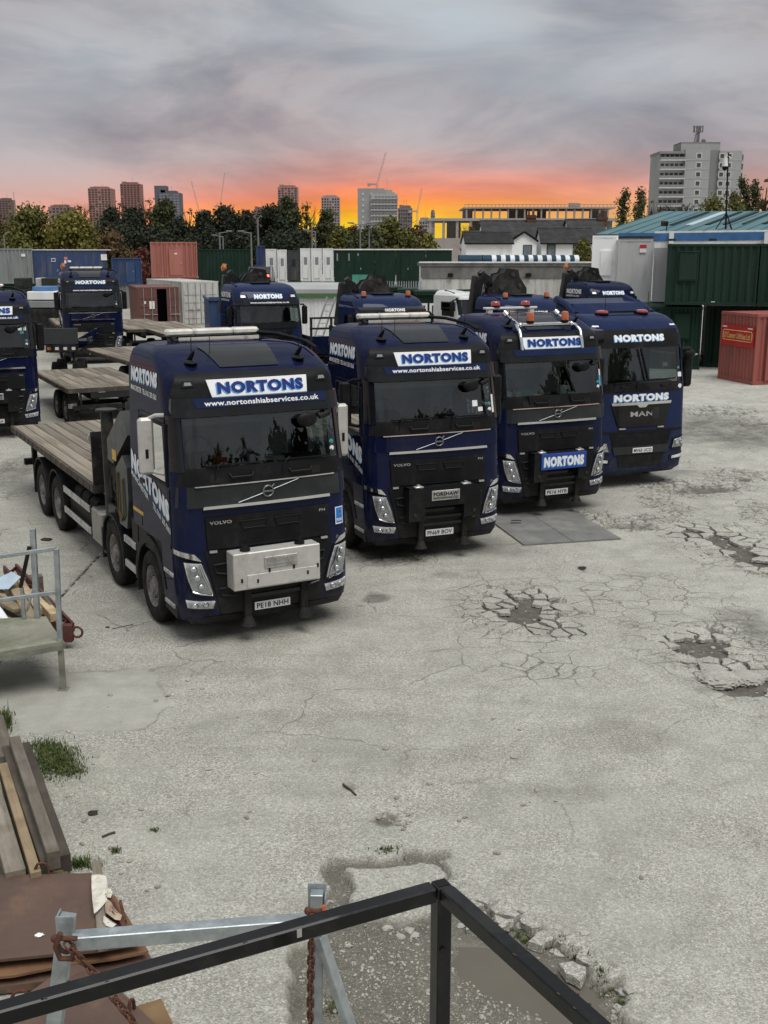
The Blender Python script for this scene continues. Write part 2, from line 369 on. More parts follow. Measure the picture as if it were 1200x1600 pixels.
def rect(x0, x1, z0, z1): return [(x0, z1), (x1, z1), (x1, z0), (x0, z0)]
def plane_fn(P0, U, V): 
    P0, U, V = Vector(P0), Vector(U), Vector(V); return lambda u, v: tuple(P0 + U * u + V * v)
# ------------------------------------------------------------------ ground: one concrete sheet to the horizon, worn and broken up close
def vnoise(x, y, sc, seed):
    g = np.random.RandomState(seed).rand(257, 257)
    X = np.asarray(x) * sc + 1000.37; Y = np.asarray(y) * sc + 1000.71
    xi = np.floor(X).astype(int); yi = np.floor(Y).astype(int); fx = X - xi; fy = Y - yi
    fx = fx * fx * (3 - 2 * fx); fy = fy * fy * (3 - 2 * fy)
    a = g[xi % 256, yi % 256]; b = g[(xi + 1) % 256, yi % 256]; c = g[xi % 256, (yi + 1) % 256]; d = g[(xi + 1) % 256, (yi + 1) % 256]
    return (a * (1 - fx) + b * fx) * (1 - fy) + (c * (1 - fx) + d * fx) * fy
def fbm(x, y, sc, seed, o=4):
    r = 0; amp = .5
    for i in range(o): r = r + amp * vnoise(x, y, sc * 2 ** i, seed + i); amp *= .5
    return r / (1 - .5 ** o)
def ss(a, b, x):
    t = np.clip((x - a) / (b - a), 0, 1); return t * t * (3 - 2 * t)
def worley(x, y, cell, seed):            # F1, F2 and a random value per cell
    rs = np.random.RandomState(seed); J = rs.rand(256, 256, 3)
    X = x / cell; Y = y / cell; xi = np.floor(X).astype(int); yi = np.floor(Y).astype(int)
    f1 = np.full(X.shape, 9.); f2 = np.full(X.shape, 9.); val = np.zeros(X.shape)
    for i in (-1, 0, 1):
        for j in (-1, 0, 1):
            q = J[(xi + i) % 256, (yi + j) % 256]
            d = np.hypot(xi + i + .1 + .8 * q[..., 0] - X, yi + j + .1 + .8 * q[..., 1] - Y)
            n = d < f1
            f2 = np.where(n, f1, np.minimum(f2, d)); val = np.where(n, q[..., 2], val); f1 = np.where(n, d, f1)
    return f1 * cell, f2 * cell, val
def poly_sd(x, y, pts):                  # signed distance to a polygon, positive inside
    d = np.full(x.shape, 1e9); ins = np.zeros(x.shape, bool); n = len(pts)
    for i in range(n):
        ax, ay = pts[i]; bx, by = pts[(i + 1) % n]
        ex, ey = bx - ax, by - ay; t = np.clip(((x - ax) * ex + (y - ay) * ey) / (ex * ex + ey * ey + 1e-12), 0, 1)
        d = np.minimum(d, np.hypot(x - ax - t * ex, y - ay - t * ey))
        if ay != by:
            ins ^= ((ay > y) != (by > y)) & (x < (bx - ax) * (y - ay) / (by - ay) + ax)
    return np.where(ins, d, -d)
def pxpoly(pts): return [tuple(gp(*p).xy) for p in pts]

def lines(a, b, step0, grow):
    r = [a]
    while r[-1] < b: r.append(r[-1] + step0 * max(1, grow(r[-1])))
    return r
xs = np.array([-4000, -1500, -600, -250, -120, -60, -38, -26, -20, -17] + lines(-15, -5, .10, lambda v: 1) + lines(-4.95, 7.5, .026, lambda v: 1) + lines(7.56, 18, .055, lambda v: 1) + [19, 21, 24, 30, 40, 60, 120, 250, 600, 1500, 4000])
ys = np.array([-60, -20, -5, 0, 3, 5] + lines(5.6, 30, .019, lambda v: (v / 6.5) ** .8) + lines(30.3, 44, .3, lambda v: 1) + [46, 50, 56, 64, 80, 110, 160, 260, 500, 1000, 2500, 6000])
GX, GY = np.meshgrid(xs, ys)
near = (GX > -16) & (GX < 19) & (GY > 5.4) & (GY < 44)
w1 = (fbm(GX, GY, 1.6, 11) - .5); w2 = (fbm(GX, GY, 1.6, 31) - .5); w3 = fbm(GX, GY, 6.0, 51) - .5
WX, WY = GX + .45 * w1 + .10 * w3, GY + .45 * w2 + .10 * w3
Z = .02 * (fbm(GX, GY, .35, 5) - .5) + .006 * (fbm(GX, GY, 3, 8) - .5)
rise = (.45 - .15 * ss(-5, 8, GX)) * ss(22, 38, GY)
mud = np.zeros(GX.shape); broken = np.zeros(GX.shape); damp = np.zeros(GX.shape); deep = np.zeros(GX.shape); green = np.zeros(GX.shape); fresh = np.zeros(GX.shape)
def blob(px, py, a, b):                  # normalised elliptical distance round a photo point, warped
    c = gp(px, py); f1 = gp(px, py + b); f0 = gp(px, py - b)
    rx = a * c.y / F; ry = (f0.y - f1.y) / 2
    return np.hypot((WX - c.x) / rx, (WY - c.y) / ry)
# broken patches: (photo point, half extents, strength)
for px, py, a, b, s in [(815, 952, 140, 62, .52), (1085, 1012, 120, 56, .52), (1170, 1050, 120, 60, .5), (1150, 1000, 90, 45, .45),
                        (1110, 835, 110, 30, .8), (1165, 862, 75, 42, .95), (1000, 818, 90, 16, .7), (920, 806, 60, 10, .8), (1085, 762, 120, 15, .85), (1150, 745, 70, 14, .7),
                        (1040, 790, 50, 26, .6), (1190, 800, 50, 26, .6), (1120, 655, 100, 12, .5), (1175, 672, 60, 12, .5), (640, 868, 60, 16, .5), (570, 868, 60, 16, .45), (40, 728, 40, 14, .5), (30, 770, 40, 12, .4), (850, 1040, 140, 40, .28), (1000, 930, 200, 60, .25)]:
    broken = np.maximum(broken, s * ss(1.25, .35, blob(px, py, a, b)))
for px, py, a, b, s in [(820, 955, 38, 17, 1), (1098, 1012, 40, 16, 1), (1150, 1078, 60, 12, .8), (1165, 870, 40, 18, .7), (1110, 765, 50, 6, .8), (620, 1277, 26, 13, .9), (550, 1235, 18, 6, .5), (1150, 850, 60, 14, .4), (990, 822, 40, 5, .5)]:
    deep = np.maximum(deep, s * ss(1.2, .5, blob(px, py, a, b)))
for px, py, a, b, s in [(560, 946, 10, 3, .7), (480, 985, 14, 4, .45), (700, 900, 30, 5, .4), (350, 990, 40, 8, .4), (860, 800, 30, 8, .5), (140, 900, 40, 16, .35), (300, 1050, 120, 12, .22), (520, 1120, 200, 14, .2), (700, 1180, 220, 16, .18), (950, 1150, 120, 30, .22), (880, 1240, 160, 14, .2), (1130, 682, 95, 26, .8), (1090, 690, 60, 14, .6), (980, 745, 90, 12, .5), (610, 862, 90, 16, .85), (585, 934, 25, 6, .9), (585, 878, 60, 10, .6), (908, 888, 9, 5, 1), (1130, 680, 40, 14, .3), (30, 740, 60, 24, .6), (40, 640, 60, 30, .3), (760, 856, 90, 18, .5), (420, 960, 160, 24, .45), (60, 1060, 110, 40, .25), (880, 785, 90, 20, .4), (1190, 985, 60, 36, .5), (450, 600, 60, 40, .2), (1000, 740, 110, 10, .4)]:
    damp = np.maximum(damp, min(1, s * 1.25) * ss(1.25, .45, blob(px, py, a, b)))
# the long break in front of the handrail: trench, gravel hollow, muddy puddle
trench = poly_sd(WX, WY, pxpoly([(500, 1350), (520, 1335), (590, 1330), (650, 1322), (690, 1325), (700, 1372), (740, 1410), (800, 1440), (870, 1468), (912, 1482), (950, 1530), (1010, 1580), (1040, 1640), (1030, 1720), (450, 1720), (470, 1600), (480, 1480), (500, 1420)]))
slabin = poly_sd(WX, WY, pxpoly([(535, 1352), (600, 1345), (668, 1342), (690, 1375), (684, 1425), (640, 1442), (565, 1436), (545, 1395)]))
_a, _b, tcell = worley(GX + .06 * w1, GY + .06 * w2, .24, 171)
tr = ss(-.015, .035, trench + .05 * (fbm(GX, GY, 7, 93) - .5) + .16 * (tcell - .5)) * (1 - ss(-.02, .02, slabin))
puddle = poly_sd(WX, WY, pxpoly([(700, 1465), (760, 1468), (830, 1490), (900, 1500), (945, 1545), (975, 1600), (960, 1660), (860, 1660), (820, 1560), (720, 1530), (690, 1500)]))
pud = ss(-.05, .12, puddle)
fsd = (poly_sd(WX * .8 + GX * .2, WY * .8 + GY * .2, pxpoly([(-80, 1045), (0, 1040), (110, 1045), (235, 1048), (255, 1075), (258, 1110), (225, 1138), (120, 1142), (0, 1146), (-80, 1150)])) + .05 * (fbm(GX, GY, 4, 95) - .5)); fresh = ss(-.015, .015, fsd)
fresh = np.maximum(fresh, .15 * ss(-.02, .05, slabin))
ZONES = [(818, 950, 84, 40, 1.0), (885, 985, 50, 22, .7), (1085, 1008, 80, 36, 1.0), (1165, 1062, 80, 40, .9), (1170, 862, 70, 36, .9), (1105, 836, 100, 24, .75)]
f1, f2, cv_ = worley(GX + .10 * w1 + .05 * w3, GY + .10 * w2 + .04 * w3, .30, 77)
g1, g2, cv2 = worley(GX + .08 * w1, GY + .08 * w2, .19, 79)
edge = np.where(broken > .9, np.minimum(f2 - f1, (g2 - g1) * 1.05), f2 - f1)
cellv = np.where(broken > .9, cv2, cv_)
gap = np.clip((broken - .30) / .7, 0, 1) ** 1.2 * .06
isgap = ss(1.15, .75, edge / (gap + 1e-4)) * (broken > .3)
Bz = np.zeros(GX.shape)
for px, py, a, b, s in ZONES: Bz = np.maximum(Bz, s * ss(1.25, .35, blob(px, py, a, b)))
gone = (broken > .6) * ss(.80, .86, cellv * .62 + broken * .38)
mudm = np.maximum(np.maximum(isgap * .95, gone), deep)
mudm = np.maximum(mudm, ss(.40, .50, Bz + .22 * (tcell - .5)))
mudm = np.maximum(mudm * near, tr); mudm = np.maximum(mudm, .55 * ss(.03, .0, np.abs(fsd)) * ss(.42, .6, fbm(GX, GY, 2.2, 97)))
Z -= .045 * mudm * np.maximum((broken > .28), Bz > .2) + .02 * deep + (.085 * tr + .03 * pud) + 0
Z += (1 - mudm) * broken * .018 * (cellv - .45) * near
Z += mudm * .014 * (fbm(GX, GY, 9, 91) - .5) * (1 - .8 * pud)
lip = ss(-.07, -.015, trench) * (1 - ss(-.02, .05, trench))
green = lip * ss(.5, .62, fbm(GX, GY, 5, 61)) * ss(0, .4, GX - .3)
green = np.maximum(green, ss(1.3, .6, blob(85, 1195, 60, 34)) * .9); green = np.maximum(green, ss(1.3, .5, blob(130, 1350, 30, 14)) * .6)
green = np.maximum(green, ss(1.2, .5, blob(240, 1297, 10, 5)) * .8); green = np.maximum(green, ss(1.2, .4, blob(10, 1140, 25, 20)))
green = np.maximum(green, .35 * ss(1.2, .3, blob(150, 1240, 110, 50)) * ss(.45, .6, fbm(GX, GY, 7, 62)))
Z = np.where(near, Z, -.004) + rise
Z[GY > 300] -= .5
ny, nx = GX.shape
co = np.stack([GX, GY, Z], -1).reshape(-1, 3)
ii = np.arange(ny * nx).reshape(ny, nx)
fa = np.stack([ii[:-1, :-1], ii[:-1, 1:], ii[1:, 1:], ii[1:, :-1]], -1).reshape(-1, 4)
me = bpy.data.meshes.new('yard_ground')
me.vertices.add(len(co)); me.vertices.foreach_set('co', co.ravel())
me.loops.add(fa.size); me.loops.foreach_set('vertex_index', fa.ravel().astype(np.int32))
me.polygons.add(len(fa)); me.polygons.foreach_set('loop_start', np.arange(0, fa.size, 4, dtype=np.int32))
me.update(); me.polygons.foreach_set('use_smooth', np.ones(len(fa), bool))
for nm, arr in (('wear', (mudm, np.clip(broken * 1.3 + .25 * damp, 0, 1), green, np.clip(damp, 0, 1))), ('wear2', (pud, fresh, cellv * (broken > .3), tr))):
    ca = me.color_attributes.new(nm, 'FLOAT_COLOR', 'POINT')
    ca.data.foreach_set('color', np.stack(arr, -1).reshape(-1, 4).astype(np.float32).ravel())
ground = tag(link('yard_ground', me), kind='structure')

gm = bpy.data.materials.new('broken_concrete_yard'); gm.use_nodes = True; nt = gm.node_tree; nt.nodes.clear()
out = N('ShaderNodeOutputMaterial'); P = N('ShaderNodeBsdfPrincipled'); lk(P.outputs[0], out.inputs[0])
tcn = N('ShaderNodeTexCoord'); ob = tcn.outputs['Object']
def noise(sc, det=5, ro=.6, dist=0.0, vec=None):
    n = N('ShaderNodeTexNoise'); n.inputs['Scale'].default_value = sc; n.inputs['Detail'].default_value = det; n.inputs['Roughness'].default_value = ro; n.inputs['Distortion'].default_value = dist
    lk(vec or ob, n.inputs['Vector']); return n.outputs[0]
def voro(sc, feat='F1', vec=None, out=0):
    n = N('ShaderNodeTexVoronoi', feature=feat); n.inputs['Scale'].default_value = sc; lk(vec or ob, n.inputs['Vector']); return n.outputs[out]
a1 = N('ShaderNodeAttribute', attribute_name='wear'); a2 = N('ShaderNodeAttribute', attribute_name='wear2')
s1 = N('ShaderNodeSeparateColor'); lk(a1.outputs['Color'], s1.inputs[0]); s2 = N('ShaderNodeSeparateColor'); lk(a2.outputs['Color'], s2.inputs[0])
MUD, CRK, GRN = s1.outputs; DMP = a1.outputs['Alpha']; PUD, FRS, CEL = s2.outputs; TRN = a2.outputs['Alpha']
big = noise(.22, 5, .6, .4); med = noise(1.3, 6, .65, .3); fine = noise(26, 5, .75)
spk = N('ShaderNodeTexVoronoi'); spk.inputs['Scale'].default_value = 85; lk(ob, spk.inputs['Vector'])
spc = N('ShaderNodeSeparateColor'); lk(spk.outputs['Color'], spc.inputs[0])
col = ramp(big, [(.33, (.30, .293, .255)), (.5, (.37, .363, .32)), (.68, (.45, .443, .40))])
col = mixc(ramp(med, [(.35, .6), (.6, 0.0)]), col, (.225, .22, .19))
col = mixc(ramp(noise(.5, 5, .6, .8), [(.55, 0.0), (.66, .5)]), col, (.52, .515, .48))
stk = N('ShaderNodeMapping'); stk.inputs['Scale'].default_value = (.22, 2.6, 1); stk.inputs['Rotation'].default_value = (0, 0, .55); lk(ob, stk.inputs[0]); col = mixc(ramp(noise(1.0, 5, .6, .3, stk.outputs[0]), [(.36, .4), (.5, 0.0)]), col, (.21, .205, .18))
# paler and dustier to the right of the yard
sep = N('ShaderNodeSeparateXYZ'); lk(ob, sep.inputs[0])
pale = mth('MULTIPLY', ramp(mth('DIVIDE', mth('ADD', sep.outputs[0], 1.0), 12, clamp=True), [(0.0, 0.0), (.35, .45), (1.0, 1.0)]), ramp(med, [(.36, .25), (.56, .8)]))
col = mixc(pale, col, (.56, .555, .51))
# aggregate
agg = ramp(spc.outputs[0], [(0.0, (.10, .095, .08)), (.3, (.24, .23, .2)), (.62, (.42, .41, .37)), (.9, (.62, .6, .55)), (1.0, (.75, .73, .68))])
aggm = mth('MULTIPLY', ramp(noise(.8, 4), [(.35, .22), (.6, .58)]), mth('SUBTRACT', 1.0, mth('MULTIPLY', FRS, .8)))
col = mixc(aggm, col, agg)
col = mixc(mth('MULTIPLY', ramp(fine, [(.35, .9), (.55, 0.0)]), .45), col, (.12, .115, .095))
col = mixc(mth('MULTIPLY', ramp(noise(2.6, 6, .7), [(.4, .6), (.6, 0.0)]), .35), col, (.2, .195, .165))
peb = voro(19, 'F1'); col = mixc(mth('MULTIPLY', ramp(peb, [(.10, .8), (.2, 0.0)]), mth('SUBTRACT', .75, mth('MULTIPLY', FRS, .7))), col, (.62, .60, .54))
col = mixc(mth('MULTIPLY', FRS, .75), col, mixc(ramp(noise(3.5, 6, .7), [(.35, 0.0), (.65, 1.0)]), (.29, .285, .255), (.38, .375, .335)))
# hairline cracks
wv = N('ShaderNodeVectorMath', operation='ADD'); nv = N('ShaderNodeTexNoise'); nv.inputs['Scale'].default_value = 2.2; nv.inputs['Detail'].default_value = 6; lk(ob, nv.inputs['Vector'])
sc_ = N('ShaderNodeVectorMath', operation='SCALE'); lk(nv.outputs['Color'], sc_.inputs[0]); sc_.inputs['Scale'].default_value = .42
lk(ob, wv.inputs[0]); lk(sc_.outputs[0], wv.inputs[1])
c1 = ramp(voro(.62, 'DISTANCE_TO_EDGE', wv.outputs[0]), [(0.0, 1.0), (.006, .6), (.012, 0.0)])
c2 = ramp(voro(2.1, 'DISTANCE_TO_EDGE', wv.outputs[0]), [(0.0, 1.0), (.014, .6), (.03, 0.0)])
c3 = ramp(voro(5.5, 'DISTANCE_TO_EDGE', wv.outputs[0]), [(0.0, 1.0), (.035, .5), (.07, 0.0)])
cm1 = mth('MULTIPLY', ramp(noise(.6, 4, .6), [(.48, 0.0), (.6, .8)]), ramp(mth('DIVIDE', sep.outputs[1], 20, clamp=True), [(.4, .35), (.65, 1.0)]))
cm2 = mth('MAXIMUM', mth('MULTIPLY', ramp(noise(.33, 4, .6), [(.42, 0.0), (.56, .75)]), pale), ramp(CRK, [(.06, 0.0), (.35, 1.0)]))
ck = mth('MAXIMUM', mth('MULTIPLY', c1, cm1), mth('MAXIMUM', mth('MULTIPLY', c2, cm2), mth('MULTIPLY', c3, ramp(CRK, [(.3, 0.0), (.6, .9)]))))
ck = mth('MULTIPLY', ck, mth('SUBTRACT', 1.0, FRS))
col = mixc(mth('MULTIPLY', ck, .82), col, (.07, .066, .055))
# damp stains, mud, moss
dmn = mth('MULTIPLY', DMP, ramp(noise(2.4, 6, .7), [(.3, .3), (.6, 1.0)]))
col = mixc(mth('MULTIPLY', dmn, .9), col, (.085, .08, .067))
mudc = ramp(noise(7, 6, .7), [(.3, (.058, .053, .044)), (.5, (.095, .088, .073)), (.72, (.165, .153, .128))])
mudc = mixc(mth('MULTIPLY', TRN, .75), mudc, ramp(noise(4, 6, .7), [(.3, (.066, .060, .048)), (.7, (.135, .124, .10))]))
mudc = mixc(mth('MULTIPLY', spc.outputs[1], mth('MULTIPLY', TRN, .16)), mudc, agg)
mudc = mixc(PUD, mudc, ramp(noise(1.6, 4, .5), [(.3, (.135, .124, .10)), (.7, (.18, .166, .136))]))
col = mixc(MUD, col, mudc)
grc = ramp(noise(18, 4, .7), [(.3, (.03, .05, .014)), (.7, (.10, .12, .05))])
col = mixc(mth('MULTIPLY', mth('MULTIPLY', GRN, ramp(noise(11, 5, .7), [(.42, 0.0), (.58, .8)])), .45), col, grc)
tint = mixc(1.0, col, (.99, .995, .968), 'MULTIPLY'); lk(tint, P.inputs['Base Color'])
rg = mth('SUBTRACT', .92, mth('MULTIPLY', mth('MULTIPLY', PUD, MUD), .52)); rg = mth('SUBTRACT', rg, mth('MULTIPLY', dmn, .22)); rg = mth('SUBTRACT', rg, mth('MULTIPLY', mth('MULTIPLY', MUD, ramp(noise(3, 3), [(.45, 0.0), (.6, 1.0)])), .2))
lk(rg, P.inputs['Roughness'])
hb = mth('ADD', mth('MULTIPLY', fine, .5), mth('MULTIPLY', spk.outputs['Distance'], -.55)); hb = mth('SUBTRACT', hb, mth('MULTIPLY', ck, 1.2))
hb = mth('MULTIPLY', hb, mth('SUBTRACT', 1.0, mth('MULTIPLY', PUD, .93)))
bp = N('ShaderNodeBump'); bp.inputs['Strength'].default_value = .55; bp.inputs['Distance'].default_value = .012; lk(hb, bp.inputs['Height']); lk(bp.outputs[0], P.inputs['Normal'])
me.materials.append(gm)
me.shade_smooth() if hasattr(me, 'shade_smooth') else None

# stones lying in the hollow and the cracks
STONE = mat('pale_stone', (.29, .27, .225), .9, 0, .45, 3, bump=.3, bscale=60)
def rock_shape(r, flat=.6, jag=.25, sub=1):
    t = (1 + 5 ** .5) / 2
    v = [Vector(p).normalized() for p in [(-1, t, 0), (1, t, 0), (-1, -t, 0), (1, -t, 0), (0, -1, t), (0, 1, t), (0, -1, -t), (0, 1, -t), (t, 0, -1), (t, 0, 1), (-t, 0, -1), (-t, 0, 1)]]
    f = [(0, 11, 5), (0, 5, 1), (0, 1, 7), (0, 7, 10), (0, 10, 11), (1, 5, 9), (5, 11, 4), (11, 10, 2), (10, 7, 6), (7, 1, 8), (3, 9, 4), (3, 4, 2), (3, 2, 6), (3, 6, 8), (3, 8, 9), (4, 9, 5), (2, 4, 11), (6, 2, 10), (8, 6, 7), (9, 8, 1)]
    for _ in range(sub):
        cache = {}; nf = []
        def mid(a, b):
            k = (min(a, b), max(a, b))
            if k not in cache: cache[k] = len(v); v.append(((v[a] + v[b]) / 2).normalized())
            return cache[k]
        for a, b, c in f:
            x, y, z = mid(a, b), mid(b, c), mid(c, a); nf += [(a, x, z), (b, y, x), (c, z, y), (x, y, z)]
        f = nf
    an = rnd.uniform(0, 6.28); ex = rnd.uniform(.75, 1.3)
    o = []
    for p in v:
        k = r * (1 + jag * (rnd.random() - .5) * 2)
        q = Vector((p.x * ex, p.y / ex, p.z * flat)) * k
        o.append((q.x * math.cos(an) - q.y * math.sin(an), q.x * math.sin(an) + q.y * math.cos(an), q.z))
    return o, f
def gz(x, y):
    i = int(np.clip(np.searchsorted(ys, y) - 1, 0, ny - 2)); j = int(np.clip(np.searchsorted(xs, x) - 1, 0, nx - 2))
    return float(Z[i, j])
gv = MB()
inside = [(px, py) for px in range(470, 1010, 2) for py in range(1335, 1640, 3)]
rnd.shuffle(inside); made = 0
for px, py in inside:
    p = gp(px + rnd.uniform(-2, 2), py + rnd.uniform(-2, 2))
    i = int(np.searchsorted(ys, p.y) - 1); j = int(np.searchsorted(xs, p.x) - 1)
    if tr[i, j] < .5 or pud[i, j] > .35: continue
    if (px > 700 and py < 1500 and rnd.random() > .3) or rnd.random() > .85: continue
    r = .004 + .010 * rnd.random() ** 3 + (.012 if rnd.random() > .96 else 0)
    v, f = rock_shape(r, .65, .3, 0); gv.add([(a + p.x, b + p.y, c + Z[i, j] + r * .2) for a, b, c in v], f); made += 1
    if made > 2900: break
for px, py, a, b, n in [(815, 955, 70, 34, 60), (1090, 1012, 80, 36, 80), (1160, 1050, 60, 40, 60), (1140, 850, 90, 30, 90), (620, 1278, 30, 16, 60), (700, 1290, 300, 180, 70), (150, 1300, 120, 160, 110), (300, 1150, 200, 160, 60)]:
    for _ in range(n):
        p = gp(px + rnd.gauss(0, a * .5), py + rnd.gauss(0, b * .5)); r = .006 + .03 * rnd.random() ** 4
        if p.y < 6: continue
        v, f = rock_shape(r, .6, .3, 0); gv.add([(x + p.x, y + p.y, z + gz(p.x, p.y) + r * .25) for x, y, z in v], f)
tag(gv.build('gravel', STONE, fix=False), 'small pale stones scattered over the worn concrete yard', 'gravel', kind='stuff')
# slabs of the broken surface still lying in the potholes, each piece its own part of the ground
def cells(x0, x1, y0, y1, s, seed):
    r_ = random.Random(seed); nx_, ny_ = int((x1 - x0) / s) + 1, int((y1 - y0) / s) + 1
    P_ = {(i, j): (x0 + (i + r_.uniform(.08, .92)) * s, y0 + (j + r_.uniform(.08, .92)) * s) for i in range(-2, nx_ + 2) for j in range(-2, ny_ + 2)}
    for i in range(nx_):
        for j in range(ny_):
            c = P_[i, j]; poly = [(c[0] + a * s * 1.6, c[1] + b * s * 1.6) for a, b in ((-1, -1), (1, -1), (1, 1), (-1, 1))]
            for a in range(-2, 3):
                for b in range(-2, 3):
                    if (a, b) == (0, 0): continue
                    q = P_[i + a, j + b]; mx_, my_ = (c[0] + q[0]) / 2, (c[1] + q[1]) / 2; dx_, dy_ = q[0] - c[0], q[1] - c[1]; o = []
                    for k in range(len(poly)):
                        A, B = poly[k], poly[(k + 1) % len(poly)]; da = (A[0] - mx_) * dx_ + (A[1] - my_) * dy_; db = (B[0] - mx_) * dx_ + (B[1] - my_) * dy_
                        if da <= 0: o.append(A)
                        if da * db < 0: t = da / (da - db); o.append((A[0] + (B[0] - A[0]) * t, A[1] + (B[1] - A[1]) * t))
                    poly = o
                    if len(poly) < 3: break
                if len(poly) < 3: break
            if len(poly) >= 3: yield c, poly
def fld(A, x, y):
    i = int(np.clip(np.searchsorted(ys, y), 0, ny - 1)); j = int(np.clip(np.searchsorted(xs, x), 0, nx - 1)); return A[i, j]
npc = 0
def slab_piece(c, poly, gap_, ztop, th):
    n = []; L_ = len(poly)
    for k in range(L_):
        A, B = Vector(poly[k]), Vector(poly[(k + 1) % L_]); m_ = max(1, int((B - A).length / .07))
        for q in range(m_): n.append(A.lerp(B, q / m_))
    C_ = Vector(c); tx, ty = rnd.uniform(-.05, .05), rnd.uniform(-.05, .05); rings = []
    for e, dz_ in ((gap_, -th), (gap_ + .002, -.008), (gap_ + .016, 0.0)):
        ring = []
        for p in n:
            d = C_ - p; l = max(d.length, 1e-4); q = p + d * min(.8, e / l) + Vector((rnd.uniform(-.007, .007), rnd.uniform(-.007, .007)))
            ring.append((q.x, q.y, ztop + dz_ + (q.x - c[0]) * tx + (q.y - c[1]) * ty + (rnd.uniform(-.002, .002) if dz_ == 0 else 0)))
        rings.append(ring)
    m = MB(); v = [p for r_ in rings for p in r_]; k_ = len(n)
    m.add(v, [(a * k_ + i, a * k_ + (i + 1) % k_, (a + 1) * k_ + (i + 1) % k_, (a + 1) * k_ + i) for a in (0, 1) for i in range(k_)] + [tuple(range(2 * k_, 3 * k_))]); o = m.build('slab_piece', gm, ground)
    for nm in ('wear', 'wear2'): ca = o.data.color_attributes.new(nm, 'FLOAT_COLOR', 'POINT'); ca.data.foreach_set('color', np.zeros(len(o.data.vertices) * 4, np.float32))
for (x0, x1, y0, y1, s, sd) in [(.6, 4.0, 13.2, 17.6, .27, 1), (3.2, 6.8, 11.6, 16.0, .27, 2), (4.6, 8.6, 17.0, 21.5, .33, 3)]:
    for c, poly in cells(x0, x1, y0, y1, s, sd):
        b_ = fld(Bz, *c)
        if b_ < .30 or fld(deep, *c) > .45 or rnd.random() < max(0, (b_ - .55)) * .75 or npc > 270: continue
        slab_piece(c, poly, .011 + .046 * min(1, max(0, b_ - .25)) * rnd.uniform(.5, 1.3), .004 + rnd.uniform(-.006, .010) * b_ + float(rise[int(np.searchsorted(ys, c[1])), 0]) * 0, .05); npc += 1
for c, poly in cells(.2, 2.6, 5.7, 9.4, .21, 5):
    t_ = fld(trench, *c)
    if -.06 < t_ < .28 and fld(pud, *c) < .6 and c[0] > .3 and rnd.random() < .55 and npc < 300: slab_piece(c, poly, .02 + .02 * rnd.random(), -.012 + rnd.uniform(-.02, .012), .07); npc += 1
# bigger broken-off lumps of concrete, each its own
CONC = mat('broken_concrete', (.36, .35, .31), .95, 0, .2, 6, dirt=(.18, .17, .145), dirt_amt=.3, dscale=4, bump=.8, bscale=45)
for px, py, r, fl, lab in [(1122, 1062, .25, .45, 'large pale concrete lump, left one of the two by the right hand pothole'),
                           (1165, 1058, .22, .38, 'large pale concrete lump, right one of the two by the right hand pothole'),
                           (1098, 1062, .07, .6, 'fist sized concrete lump lying left of the two large lumps')]:
    p = gp(px, py); v, f = rock_shape(r, fl, .09, 3)
    m = MB(); m.add(v, f, True); o = m.build('concrete_lump', CONC); o.location = (p.x, p.y, gz(p.x, p.y) + r * fl * .30)
    tag(o, lab, 'concrete lump', 'broken concrete lumps by the pothole')
frag = []
for px, py, a, b, n in [(815, 950, 110, 40, 12), (1100, 1000, 90, 44, 16), (860, 1455, 70, 22, 14), (800, 1425, 60, 20, 12), (965, 1560, 30, 30, 8), (1150, 850, 60, 26, 16), (620, 1440, 60, 12, 10)]:
    for _ in range(n):
        p = gp(px + rnd.gauss(0, a * .5), py + rnd.gauss(0, b * .5)); frag.append((p, rnd.uniform(.02, .06)))
fm = MB()
for p, r in frag:
    if p.y < 5.9: continue
    v, f = rock_shape(r * .8, .4, .3, 0); fm.add([(x + p.x, y + p.y, z + gz(p.x, p.y) + r * .1) for x, y, z in v], f)
tag(fm.build('concrete_rubble', CONC, fix=False), 'broken bits of concrete around the potholes', 'rubble', kind='stuff')
# grass and weeds
GRASS = mat('grass_blades', (.03, .055, .014), .8, 0, .4, 9, col2=(.11, .125, .045))
gb = MB()
def tuft(px, py, a, b, n, h, hang=0):
    for _ in range(n):
        p = gp(px + rnd.gauss(0, a * .45), py + rnd.gauss(0, b * .45)); z = gz(p.x, p.y) - .01
        t = rnd.uniform(0, 6.28); L = h * rnd.uniform(.4, 1.15); w = .0035 + .002 * rnd.random(); ln = rnd.uniform(.2, .8) * L
        cx, cy = math.cos(t), math.sin(t); q = (-cy * w, cx * w)
        v = [(p.x - q[0], p.y - q[1], z), (p.x + q[0], p.y + q[1], z), (p.x + cx * ln * .4 + q[0] * .8, p.y + cy * ln * .4 + q[1] * .8, z + L * .65), (p.x + cx * ln * .4 - q[0] * .8, p.y + cy * ln * .4 - q[1] * .8, z + L * .65), (p.x + cx * ln, p.y + cy * ln, z + L * .92)]
        gb.add(v, [(0, 1, 2, 3), (3, 2, 4)])
tuft(85, 1190, 40, 26, 2300, .065); tuft(70, 1168, 32, 12, 600, .055); tuft(112, 1204, 24, 11, 500, .05)
tuft(125, 1352, 26, 8, 260, .08); tuft(8, 1130, 12, 14, 400, .14); tuft(180, 1330, 10, 5, 90, .05); tuft(242, 1297, 8, 4, 90, .035); tuft(225, 1512, 20, 10, 160, .07); tuft(200, 1520, 20, 8, 120, .07)
